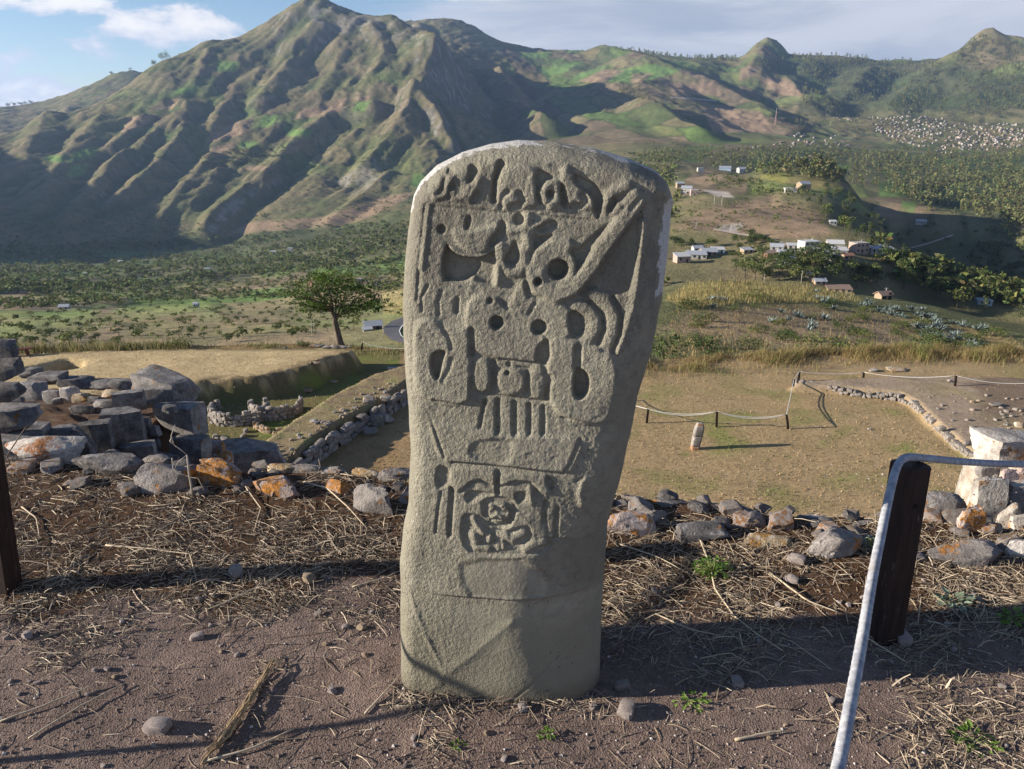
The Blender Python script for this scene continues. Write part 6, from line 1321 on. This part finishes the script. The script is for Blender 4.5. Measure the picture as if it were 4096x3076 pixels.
def build_wood():
    W = wood_points(); rs = np.random.RandomState(4); VV, FF, CC = [], [], []; nv = 0
    for kind, k in (('round', 0), ('tall', 1)):
        T = []
        for s in range(4):
            P, tn = crown_pts(32, np.random.RandomState(20+s), kind); T.append((P, tn))
        S = W[W[:, 4] == k]; sel = rs.randint(0, 4, len(S))
        for s in range(4):
            Q = S[sel == s]; P, tn = T[s]; a = rs.uniform(0, 6.28, len(Q)); ca, sa = np.cos(a), np.sin(a); h = Q[:, 3]
            wd = h*(1.15 if k == 0 else .95)
            X = (P[None, :, 0]*ca[:, None]-P[None, :, 1]*sa[:, None])*wd[:, None]+Q[:, None, 0]; Y = (P[None, :, 0]*sa[:, None]+P[None, :, 1]*ca[:, None])*wd[:, None]+Q[:, None, 1]; Z = P[None, :, 2]*h[:, None]+Q[:, None, 2]-h[:, None]*.12
            C_ = np.stack([X, Y, Z], -1).reshape(-1, 3); tone = (tn[None]*rs.uniform(.65, 1.35, (len(Q), 1))).ravel(); V, F, c = leaves(C_, np.repeat(h*(.30 if k == 0 else .20), len(P)), rs, tone, .2)
            VV.append(V); FF.append(F+nv); CC.append(c*(np.array([1.2, 1.08, 1.35]) if k else np.array([1., 1., 1.]))); nv += len(V)
    me = new_mesh('woodland', np.concatenate(VV), np.concatenate(FF), False, np.concatenate(CC)); print('wood trees', len(W))
    tag(obj('woodland', me, M_FOL), 'far woods and orchards of the valley and the hills', 'woodland', kind='stuff')
build_wood()
# maize and rough grass on the near hillside
def hill_grass():
    rs = np.random.RandomState(12)
    def area(poly, N, h, w, cols, name, label, cat, rmin, rmax):
        P = []; tr = 0
        while len(P) < N and tr < N*3:
            tr += 1; u, v = rand_px(poly, rs); p = hits(u, v)
            if p is None or not rmin < math.hypot(p[0], p[1]) < rmax: continue
            P.append((p[0], p[1], ground_z(p[0], p[1])))
        P = np.array(P); n = len(P); c = np.array(cols)[rs.randint(0, len(cols), n)]*rs.uniform(.75, 1.2, (n, 1)); blades(name, P, rs.uniform(*h, n), rs.uniform(*w, n), rs.uniform(.05, .45, n), c, label, cat, M_BLADE)
    area([(666,298),(690,283),(740,280),(800,286),(850,292),(862,302),(740,304),(690,310)], 3500, (.7, 1.3), (.04, .09), [(.33, .26, .11), (.28, .235, .10), (.22, .21, .08)], 'maize_field', 'yellow ripe maize field on the hill crest behind the stela', 'maize', 120, 330)
    area([(664,362),(672,310),(760,304),(900,312),(1024,340),(1024,372),(800,368)], 4500, (.25, .8), (.03, .08), [(.30, .22, .10), (.24, .16, .09), (.19, .18, .07)], 'hill_grass', 'rough dry grass on the agave hillside', 'grass', 70, 330)
    area([(383,290),(404,288),(404,316),(383,314)], 900, (1.0, 1.6), (.05, .12), [(.36, .29, .11), (.30, .25, .09)], 'maize_plot', 'pale maize plot above the asphalt road bend', 'maize', 150, 900)
hill_grass()
# agaves
def agave_mesh(seed):
    rs = np.random.RandomState(seed); mb = MB()
    for i in range(17):
        a = i*2.4; el = R(rs.uniform(18, 70)); L = rs.uniform(.75, 1.1); d = np.array([math.cos(a)*math.cos(el), math.sin(a)*math.cos(el), math.sin(el)]); s = np.array([-math.sin(a), math.cos(a), 0]); w = .085; up = np.cross(d, s)*.04
        V = [s*w*.6, -s*w*.6, d*L*.45+s*w-up, d*L*.45-s*w-up, d*L+np.array([0, 0, -.04]), d*L*.45+up*1.2]; mb.add(V, [[0, 2, 5], [1, 5, 3], [0, 5, 1], [2, 4, 5], [5, 4, 3]], np.array([1, 1, 1.])*rs.uniform(.7, 1.15))
    return mb.mesh('agave')
n_ = NT('agave_leaf'); n_.color(n_.mix(1.0, (.19, .235, .215), n_.attr().outputs['Color'], 'MULTIPLY')); n_.rough(.5); M_AG = n_.m
AG = [agave_mesh(i) for i in range(3)]
for m_ in AG: m_.materials.append(M_AG)
for poly, N in ((c8([(1290,1225),(1560,1262),(1800,1315),(2100,1385),(2000,1400),(1700,1345),(1400,1310)]), 34), (c8([(1100,1320),(1250,1310),(1400,1350),(1300,1400),(1100,1380)]), 10), ([(903,326),(930,322),(965,338),(990,347),(960,349),(920,338)], 30), (c8([(760,1250),(1000,1270),(900,1300)]), 6)):
    c = 0; tr = 0
    while c < N and tr < 400:
        tr += 1; u, v = rand_px(poly, rs_); p = hits(u, v)
        if p is None or not 80 < math.hypot(p[0], p[1]) < 320: continue
        o = obj('agave', AG[c % 3], None, None, (p[0], p[1], ground_z(p[0], p[1])), (0, 0, rs_.uniform(0, 6)), rs_.uniform(1.1, 1.9)); tag(o, 'spiky blue-grey agave rosette on the near hillside', 'agave', 'agaves on the near hillside'); c += 1
# ---- the single tree at the rim of the straw field
def field_tree():
    rs = np.random.RandomState(33); b = PP(339, 346.3, FZ); zc = proj(b)[2]; root = empty('spreading_tree', b); tag(root, 'flat-crowned green tree with forked trunk at the rim of the straw field', 'tree')
    L = lambda u, v, dy=0.0: (on_y(u, v, b[1]+dy)-b)
    tr = MB(); limbs = []
    def limb(pts, r0, r1):
        P = curve(np.array(pts), 5); tr.tube(P, np.linspace(r0, r1, len(P)), 7); return P
    limb([L(340, 348), L(337.5, 335), L(335, 325), L(334.5, 318), L(333, 312)], .16, .10); limb([L(343, 347, .1), L(340, 336, .1), L(337.5, 326, .1), L(336, 318, .1)], .13, .08)
    obj('trunk', tr.mesh('tree_trunk', True), M_BARK, root); tr2 = MB(); tips = []
    j1, j2 = L(333, 312), L(336, 318, .1)
    for (j, mid, end) in [(j1, (327,302), (313,290)), (j1, (322,303), (300,296)), (j1, (331,298), (326,282)), (j2, (336,302), (337,282)), (j2, (342,305), (350,288)), (j2, (347,308), (363,293)), (j2, (350,311), (373,303)), (j1, (318,308), (295,302)), (j2, (345,312), (366,308)), (j1, (326,309), (306,310))]:
        for k in range(2):
            dy = rs.uniform(-1.6, 1.6); m = np.array(L(*mid, dy*.5)); e = np.array(L(*end, dy))+rs.normal(0, .12, 3); P = curve(np.array([j, m, e]), 5); tr2.tube(P, np.linspace(.065, .018, len(P)), 5)
            for t in (.55, .75, .9, 1.0): tips.append(P[int(t*(len(P)-1))])
            for _ in range(2):
                q = P[rs.randint(len(P)//2, len(P))]; e2 = q+rs.normal(0, 1, 3)*np.array([.45, .45, .16])+[0, 0, .10]; tr2.tube(np.array([q, (q+e2)/2+rs.normal(0, .03, 3), e2]), [.02, .014, .006], 4); tips.append(e2)
    obj('branches', tr2.mesh('tree_branches', True), M_BARK, root)
    # foliage pads, flattened sprays along the limbs
    top = np.array([[285, 296], [292, 284], [303, 277], [318, 271], [335, 270], [350, 273], [362, 283], [373, 291], [381, 302]])
    C_, T_ = [], []
    for q in tips:
        m = rs.randint(24, 40); tone = rs.uniform(.6, 1.35); C_.append(q+rs.normal(0, 1, (m, 3))*np.array([.27, .27, .085])); T_.append(np.full(m, tone))
    for i in range(58):
        u = rs.uniform(288, 380); vt = np.interp(u, top[:, 0], top[:, 1]); v = vt+1.5+abs(rs.normal(0, 1))*6.5; w = math.sqrt(max(.05, 1-((u-334)/48)**2)); q = np.array(L(u, min(v, 314), rs.uniform(-2.3, 2.3)*w)); m = rs.randint(22, 44); tone = rs.uniform(.55, 1.4); C_.append(q+rs.normal(0, 1, (m, 3))*np.array([.24, .24, .07])); T_.append(np.full(m, tone))
    C_ = np.concatenate(C_); T_ = np.concatenate(T_); V, F, c = leaves(C_, np.full(len(C_), .14), rs, T_, .5); obj('crown', new_mesh('tree_crown', V, F, False, c), M_FOLT, root)
field_tree()
for i, (a, b_, c, d) in enumerate([(309,343.5,318,348),(316,344.5,324,348),(322,345,331,348.5),(330,344.5,338,348.5),(338,345,347,348.5),(345,345.5,352,348.5),(283,346,287,348.5)]): 
    p = PP((a+c)/2, d, FZ); tag(stone_px('tree_stone', a, b_, c, d, M_WS, 620+i, z=p[2], n=5, boxy=.45), 'grey stone in the row at the foot of the flat-crowned tree', 'rock', 'stones at the foot of the field tree')
for u, v, h, lab in [(178, 349, .9, 'leafy low shrub with a stick at the field rim'), (131, 350, .6, 'bright green low bush at the field rim'), (302, 347, .55, 'small dark shrub beside the tree stones')]:
    p = PP(u, v, FZ); put_tree('rim_shrub', p, h, 'bush', lab, 'shrub', None, 1.4)
# ------------------------------------------------------------------ road, houses, poles
def drape(left, right, off, steps=40):
    l, r = np.array(left, float), np.array(right, float); t = np.linspace(0, 1, steps); tl = np.linspace(0, 1, len(l)); tr = np.linspace(0, 1, len(r)); V = []
    for q in t:
        a = np.array([np.interp(q, tl, l[:, 0]), np.interp(q, tl, l[:, 1])]); b = np.array([np.interp(q, tr, r[:, 0]), np.interp(q, tr, r[:, 1])])
        for f in np.linspace(0, 1, 7):
            c = a*(1-f)+b*f; p = hits(*c)
            if p is None: p = V[-1]-[0, 0, off]
            V.append(np.array([p[0], p[1], p[2]+off]))
    return np.array(V), grid_faces(steps, 7)
n_ = NT('asphalt'); n_.color(n_.mix(n_.ramp(n_.noise(.5, 5, .6), .4, .65), (.085, .085, .098), (.125, .122, .135))); M_ASP = n_.m
n_ = NT('road_paint'); n_.color((.75, .75, .73)); M_RPNT = n_.m
V, F = drape([(420, 314), (404, 318), (392, 322), (384, 328), (384, 334.5), (392, 342), (420, 349)], [(425, 322), (404, 325.5), (401, 328), (398.5, 333), (400.5, 338), (405, 341.5), (425, 345)], .5); tag(obj('road', new_mesh('road', V, F, True), M_ASP), 'grey asphalt road bending behind the stela', 'road', kind='structure')
V, F = drape([(404, 326), (401.2, 328.2), (398.9, 333), (400.8, 338), (405, 341.7)], [(404, 327), (402, 328.8), (399.7, 333), (401.5, 337.6), (405, 340.9)], .75, 24); tag(obj('edge_line', new_mesh('edge_line', V, F, True), M_RPNT), 'white painted edge line inside the road bend', 'road marking', kind='structure')
n_ = NT('dirt_road'); n_.color((.42, .35, .30)); M_DIRT = n_.m
for nm, l, r, lab in (('dirt_track', c8([(1730,1047),(1800,1030),(1870,1005),(1912,992)]), c8([(1735,1052),(1800,1036),(1872,1011),(1912,998)]), 'pale dirt track climbing the shaded hill flank'), ('hill_road', c8([(720,410),(800,413),(915,424)]), c8([(720,415),(800,419),(915,430)]), 'pale road cut along the terraced hill'), ('village_road', c8([(900,970),(1000,990),(1120,1005),(1230,1040)]), c8([(900,976),(1000,996),(1120,1013),(1225,1050)]), 'dirt road descending to the near village')):
    V, F = drape(l, r, 1.0, 24); tag(obj(nm, new_mesh(nm, V, F, True), M_DIRT), lab, 'road', kind='structure')
def flat_mat(name, c, rough=.8, metal=0.0, k=.25):
    n = NT(name); n.color(n.mix(n.ramp(n.noise(.9, 5, .65, n.pos(True)), .35, .7, 0, k), c, tuple(x*.55 for x in c))); n.rough(rough); n.bs.inputs['Metallic'].default_value = metal; return n.m
WALL = [flat_mat('white_wall', (.47, .45, .42)), flat_mat('cream_wall', (.46, .39, .30)), flat_mat('pink_wall', (.42, .31, .265)), flat_mat('brick_wall', (.27, .155, .11)), flat_mat('adobe_wall', (.36, .27, .19)), flat_mat('blue_wall', (.36, .46, .58)), flat_mat('grey_wall', (.42, .41, .40))]
ROOF = [flat_mat('tin_roof', (.40, .42, .46), .55), flat_mat('white_roof', (.55, .55, .55), .6), flat_mat('rust_roof', (.27, .19, .15), .7), flat_mat('tile_roof', (.25, .14, .10), .8), flat_mat('concrete_roof', (.40, .37, .34), .85)]
n_ = NT('window_glass'); n_.color((.03, .035, .045)); n_.rough(.2); M_WIN = n_.m
def house(p, w, d, h, rz, wall, roof, kind, label, group, detail=True, floors=1, name='house'):
    root = empty(name, p, rz); tag(root, label, 'house', group); b = -2.5
    V = [(-w/2, -d/2, b), (w/2, -d/2, b), (w/2, d/2, b), (-w/2, d/2, b), (-w/2, -d/2, h), (w/2, -d/2, h), (w/2, d/2, h), (-w/2, d/2, h)]; F = [[0, 1, 5, 4], [1, 2, 6, 5], [2, 3, 7, 6], [3, 0, 4, 7]]; mb = MB(); e = .35; t = .18
    if kind == 'gable':
        rh = h+d*.26; V += [(-w/2, 0, rh), (w/2, 0, rh)]; mb.add(V, F); mb.F3.append(np.array([[4, 8, 7], [5, 6, 9]])); rf = MB(); W = w/2+e
        for s in (-1, 1): rf.add([(-W, s*(d/2+e), h-e*.5), (W, s*(d/2+e), h-e*.5), (W, 0, rh+.05), (-W, 0, rh+.05), (-W, s*(d/2+e), h-e*.5+t), (W, s*(d/2+e), h-e*.5+t), (W, 0, rh+.05+t), (-W, 0, rh+.05+t)], [[0, 1, 2, 3], [4, 5, 6, 7], [0, 1, 5, 4], [1, 2, 6, 5], [3, 0, 4, 7]])
    elif kind == 'shed':
        V[4:8] = [(-w/2, -d/2, h*.9), (w/2, -d/2, h*.9), (w/2, d/2, h*1.2), (-w/2, d/2, h*1.2)]; mb.add(V, F); W, D = w/2+e, d/2+e; rf = MB().add([(-W, -D, h*.88), (W, -D, h*.88), (W, D, h*1.22), (-W, D, h*1.22), (-W, -D, h*.88+t), (W, -D, h*.88+t), (W, D, h*1.22+t), (-W, D, h*1.22+t)], [[3, 2, 1, 0], [4, 5, 6, 7], [0, 1, 5, 4], [1, 2, 6, 5], [2, 3, 7, 6], [3, 0, 4, 7]])
    else:
        mb.add(V, F); rf = MB().box((0, 0, h+.10), (w+.3, d+.3, .22)); 
        for (x, y) in ((-1, -1), (1, 1)): rf.box((x*w*.42, y*d*.42, h+.6), (.3, .3, .9))
    obj('wall', mb.mesh('house_wall'), wall, root); obj('roof', rf.mesh('house_roof'), roof, root)
    if detail:
        fh = h/floors; n = max(2, int(w/2.6))
        for f in range(floors):
            for i in range(n):
                x = -w/2+w*(i+.5)/n; isd = (f == 0 and i == n//2); hh = (1.9 if isd else 1.1); z = f*fh+(hh/2+.1 if isd else fh*.55)
                part = obj('door' if isd else 'window', MB().box((x, -d/2-.03, z), (1.0 if isd else 1.15, .10, hh)).mesh('opening'), M_WIN, root)
                if not isd: obj('sill', MB().box((x, -d/2-.10, z-hh/2-.06), (1.4, .16, .1)).mesh('sill'), WALL[0], part)
        for i in range(max(1, int(d/3.5))): obj('window', MB().box((w/2+.03, -d/2+d*(i+.5)/max(1, int(d/3.5)), h*.55), (.10, 1.0, 1.0)).mesh('side_window'), M_WIN, root)
    return root
def house_px(u0, u1, vb, hpx, wall, roof, kind, label, group=None, floors=1, rz=None, detail=True, asp=.75, name='house'):
    p = hits((u0+u1)/2, vb)
    if p is None: return
    zc = proj(p)[2]; w = (u1-u0)*zc/FPX*.95; h = hpx*zc/FPX; rz = random.uniform(-.35, .35) if rz is None else rz
    return house((p[0], p[1], p[2]), w, w*asp, h, rz, WALL[wall], ROOF[roof], kind, label, group, detail, floors, name)
HS = [ # near village below the brown hill
 (674,689,262,7,2,1,'shed','pink-walled house with white flat-pitched roof in the small house cluster',1),(686,706,258,5,0,0,'shed','long low house with grey tin roof behind the pink one',1),(700,716,255,4,4,0,'gable','low adobe house with tin roof in the small house cluster',1),(711,724,252.5,4,5,1,'shed','pale blue small house at the end of the small house cluster',1),(692,702,251,3.5,0,0,'gable','small white house at the back of the small house cluster',1),
 (799,817,250,9,0,1,'flat','tall white two-storey house in the middle village',2),(826,842,250,7,1,1,'gable','cream house with white gable roof beside the tall white one',1),(850,866,252,9.5,2,4,'flat','pink brick two-storey building at the village end',2),(867,890,252,5,6,0,'shed','wide tin-roofed shed next to the pink building',1),(763,779,256,4,3,2,'shed','brick shed with rusty roof at the entrance of the village',1),(777,793,258,5.5,0,0,'gable','white house with blue-grey tin roof in the middle village',1),(784,800,263,6,5,1,'shed','pale blue house with white roof low in the village',1),(797,812,262,5.5,3,2,'gable','red brick house with rusty gable roof in the village',1),(806,822,256,6,4,0,'shed','adobe house under a bright tin roof',1),(819,836,259,6,0,0,'gable','white-walled house with tin gable facing the ravine',1),(832,846,255,6,6,1,'shed','grey block house with white roof',1),(842,852,260,5,4,3,'gable','small tile-roofed adobe house near the ravine',1),(770,783,250,4,6,0,'gable','grey house behind the brick shed',1),(787,798,248.5,4,0,1,'shed','low white house next to the tall two-storey one',1),(741,752,253,4,4,0,'shed','lone tin-roofed house between the two clusters',1),
 (806,818,277,4,1,0,'shed','small tin-roofed house among the dark trees',1),(813,825,284,3.5,4,0,'gable','low house half hidden by trees below the village',1),(826,850,291,4,4,2,'shed','long rusty roof just behind the hill crest',1),(876,890,299,5,4,2,'gable','brown hut behind the agave crest',1),(976,990,303,3.5,5,0,'shed','blue-grey roof in the shaded ravine',1),
 (681,692,193,5,0,0,'gable','white house by the road scar on the hillside',1),(690,698,195,5,2,1,'flat','pink house by the road scar',1),(697,703,172,4,0,1,'flat','small white tower-like house up the road',1),(676,684,187,4,4,0,'shed','adobe house above the road scar',1),(719,731,170,3,5,0,'shed','long blue-roofed shed on the hill',1),(737,746,173,4,6,0,'gable','grey house below the bare knoll',1),(784,796,192,4,6,4,'flat','grey unfinished house on the brown hilltop',1),(797,809,190,6,4,0,'gable','taller house beside the unfinished one on the brown hilltop',1),(829,836,224,3,0,1,'shed','white roof in the wood of the brown hill',1),(916,926,223,2.5,6,0,'shed','pale roof in the shaded wood',1)]
for u0, u1, vb, hp, wl_, rf_, kd, lab, fl in HS: house_px(u0, u1, vb, hp, wl_, rf_, kd, lab, 'houses of the near village' if vb > 240 else 'houses on the brown hill', fl)
house_px(364, 382, 329.5, 5.5, 3, 0, 'gable', 'small brick house with a blue-grey tin roof by the road bend', None, 1, .3); house_px(363, 372, 331, 2.5, 0, 0, 'shed', 'low white lean-to in front of the brick road house', None, 1, .3, False)
house_px(309, 317, 285.5, 5, 3, 3, 'flat', 'brick house with red roof edge in the valley trees behind the field tree', None); house_px(355, 363, 283, 3, 0, 0, 'gable', 'tin-roofed house in the valley trees near the road bend', None); house_px(288, 293, 252, 4, 0, 1, 'flat', 'bright white house in the valley wood', None, 1, 0); house_px(194, 199, 307.5, 4.5, 5, 5 % 5, 'gable', 'little turquoise chapel on the green slope', None, 1, 0); house_px(60, 70, 309, 3, 0, 0, 'gable', 'white farmhouse among the green valley plots', None); house_px(270, 276, 254, 2.5, 0, 0, 'shed', 'low tin-roofed house in the valley wood', None); house_px(205, 210, 271, 2.5, 5, 0, 'gable', 'blue farmhouse in the valley wood', None); house_px(118, 123, 263, 2, 0, 1, 'shed', 'small white farmhouse at the mountain foot', None); house_px(372, 378, 288, 2.5, 4, 0, 'gable', 'adobe farmhouse above the pale maize plot', None); house_px(84, 88, 276, 3, 0, 0, 'gable', 'white hut beside the pale fallow field', None)
# rows of the far village and the town on the slope
rs_ = np.random.RandomState(55)
TWALL = [flat_mat('town_white', (.45, .43, .40)), flat_mat('town_cream', (.36, .31, .25)), flat_mat('town_pink', (.30, .215, .18)), flat_mat('town_brick', (.20, .125, .09)), flat_mat('town_adobe', (.24, .185, .14)), flat_mat('town_grey', (.24, .235, .23))]; TROOF = [flat_mat('town_tin', (.28, .29, .32), .6), flat_mat('town_slab', (.25, .235, .22)), flat_mat('town_rust', (.20, .145, .115))]
def small_house(k):
    rs = np.random.RandomState(k); wall = TWALL[[0, 1, 2, 0, 4, 1, 3, 5, 5, 2][k % 10]]; w, d = rs.uniform(9, 15), rs.uniform(8, 12); h = rs.choice([3.2, 3.2, 6, 6]); mb = MB(); mb.box((0, 0, h/2-1.5), (w, d, h+3)); nw = len(mb.F4[0]); rf = MB()
    me = bpy.data.meshes.new('town_house'); 
    m = MB().box((0, 0, h/2-1.5), (w, d, h+3)); 
    if k % 3 == 0: m.add([(-w/2-.4, -d/2-.4, h), (w/2+.4, -d/2-.4, h), (w/2+.4, d/2+.4, h), (-w/2-.4, d/2+.4, h), (-w/2-.4, 0, h+d*.22), (w/2+.4, 0, h+d*.22)], [[0, 1, 5, 4], [2, 3, 4, 5]])
    else: m.box((0, 0, h+.25), (w+.4, d+.4, .5)).box((w*.2, 0, h+1.2), (w*.4, d*.5, 2.0))
    nwin = 0
    for f in range(max(1, int(h/3))):
        for i in range(3): m.box((-w/2+w*(i+.5)/3, -d/2-.05, f*2.9+1.7), (1.4, .2, 1.3)); nwin += 1
        for i in range(2): m.box((-w/2-.05, -d/2+d*(i+.5)/2, f*2.9+1.7), (.2, 1.4, 1.3)); nwin += 1
    me = m.mesh('town_house'); me.materials.append(wall); me.materials.append(TROOF[[0, 1, 0, 2, 1][k % 5]]); me.materials.append(M_WIN); n = len(me.polygons); mi = np.zeros(n, np.int32); wstart = n-nwin*6; mi[6:wstart] = 1; mi[wstart:] = 2; me.polygons.foreach_set('material_index', mi); return me
TH_ = [small_house(k) for k in range(20)]
def town(poly, N, label, group, smin=.45, smax=.8):
    c = tr = 0
    while c < N and tr < N*6:
        tr += 1; u, v = rand_px(poly, rs_); p = hits(u, v)
        if p is None or math.hypot(p[0], p[1]) < 1200: continue
        o = obj('town_house', TH_[rs_.randint(20)], None, None, (p[0], p[1], ground_z(p[0], p[1])), (0, 0, .25+rs_.normal(0, .25)+(math.pi/2)*rs_.randint(4)*0), rs_.uniform(smin, smax)); tag(o, label, 'house', group); c += 1
town(c8([(1570,500),(1640,490),(1830,492),(2000,532),(2212,545),(2212,622),(1980,640),(1880,648),(1700,602),(1580,552)]), 185, 'pale flat-roofed house in the dense town on the far slope', 'houses of the far town')
town(c8([(1160,600),(1300,590),(1480,595),(1500,625),(1160,628)]), 34, 'pale house in the row along the road before the town', 'houses along the far road'); town(c8([(1220,562),(1420,568),(1430,590),(1240,582)]), 16, 'house on the bank above the far road row', 'houses above the far road'); town(c8([(1240,660),(1390,655),(1390,672),(1250,672)]), 8, 'house among eucalyptus below the far road', 'houses among the eucalyptus'); town(c8([(1700,478),(1730,475),(1740,490),(1380,500),(1500,515)]), 12, 'scattered house above the far town', 'houses above the far town'); town(c8([(1060,615),(1130,612),(1130,628),(1060,628)]), 4, 'house beside the pale earth bank', 'houses beside the earth bank'); town(c8([(2050,518),(2212,520),(2212,530),(2050,530)]), 10, 'house at the upper edge of the far town', 'houses at the upper town edge')
def far_stuff(poly, N):
    mb = MB(); c = tr = 0; pal = [(.42, .40, .37), (.34, .29, .24), (.28, .21, .18), (.25, .235, .23), (.38, .36, .345), (.22, .17, .13)]
    while c < N and tr < N*6:
        tr += 1; u, v = rand_px(poly, rs_); p = hits(u, v)
        if p is None or math.hypot(p[0], p[1]) < 1500: continue
        w, d, h = rs_.uniform(5, 10), rs_.uniform(5, 8), rs_.choice([2.6, 3.2, 5]); a = .25+rs_.normal(0, .25); z = ground_z(p[0], p[1]); k = pal[rs_.randint(6)]; mb.box((p[0], p[1], z+h/2-1), (w, d, h+2), a, k); mb.box((p[0], p[1], z+h+.2), (w+.5, d+.5, .4), a, (.42, .41, .41) if rs_.uniform() < .6 else (.36, .2, .14)); c += 1
    n = NT('far_wall'); n.color(n.attr().outputs['Color']); tag(obj('far_houses', mb.mesh('far_houses'), n.m), 'mass of small houses filling the far town', 'houses', kind='stuff')
far_stuff(c8([(1570,500),(1640,490),(1830,492),(2000,532),(2260,545),(2260,622),(1980,640),(1880,648),(1700,602),(1580,552)]), 260)
# poles
n_ = NT('pole_concrete'); n_.color((.48, .46, .43)); M_POLE = n_.m
def pole(u, vb, vt, label, arms=1):
    p = hits(u, vb)
    if p is None: return
    zc = proj(p)[2]; h = (vb-vt)*zc/FPX*1.04; root = empty('utility_pole', p); r = max(.11, .28*zc/FPX); obj('shaft', MB().tube(np.array([[0, 0, -.5], [0, 0, h*.5], [0, 0, h]]), [r, r*.85, r*.65], 7).mesh('shaft', True), M_POLE, root); obj('crossarm', MB().box((0, 0, h*.95), (r*9, r, r)).mesh('crossarm'), M_POLE, root); tag(root, label, 'utility pole', 'utility poles')
for u, vb, vt, lab in [(383.5,336,325.5,'concrete pole by the asphalt road bend'),(312,335.5,323,'pole of the twin-pole line on the dry slope'),(314.5,335.5,323,'pole of the twin-pole line on the dry slope'),(714,205,196,'slim pole of the pair standing on the brown hill'),(721.5,206,196,'slim pole of the pair standing on the brown hill'),(696,228,222,'slim pole above the small house cluster'),(731,233,224,'pole beside the dirt road on the brown hill'),(801,283,271,'tall pole at the maize crest'),(885,298,288,'pole on the crest beside the brown hut'),(764,282,274,'pole in front of the village trees')]: pole(u, vb, vt, lab)
p = hits(775, 125)
if p is not None:
    zc = proj(p)[2]; h = 13*zc/FPX; root = empty('radio_mast', p); mb = MB()
    for k in range(3): a = k*2.094; mb.tube(np.array([[3.0*math.cos(a), 3.0*math.sin(a), -1], [.6*math.cos(a), .6*math.sin(a), h]]), .4, 5)
    for z in np.linspace(h*.15, h*.9, 6): s = 3.0-2.4*z/h; mb.box((0, 0, z), (s*2, s*2, .5))
    obj('lattice', mb.mesh('lattice'), flat_mat('mast_paint', (.5, .32, .30)), root); obj('antenna', MB().tube(np.array([[0, 0, h], [0, 0, h*1.2]]), .5, 5).mesh('antenna'), M_POLE, root); tag(root, 'lattice radio mast at the end of the terraced hill', 'mast')
# ------------------------------------------------------------------ air
def haze():
    n = bpy.data.materials.new('haze_air'); n.use_nodes = True; t = n.node_tree; t.nodes.clear(); v = t.nodes.new('ShaderNodeVolumePrincipled'); v.inputs['Color'].default_value = (.42, .62, 1.0, 1); v.inputs['Density'].default_value = HAZE_D; v.inputs['Anisotropy'].default_value = 0.25
    o_ = t.nodes.new('ShaderNodeOutputMaterial'); t.links.new(v.outputs[0], o_.inputs['Volume']); zt = float(GZ.max())+25; zb = float(GZ.min())-3
    mb = MB().box((0, 3500, (zt+zb)/2), (19000, 13000, zt-zb)); tag(obj('haze', mb.mesh('haze'), n), 'thin bluish evening haze filling the valley', 'haze', kind='stuff')
HAZE_D = 4.8e-5
haze()
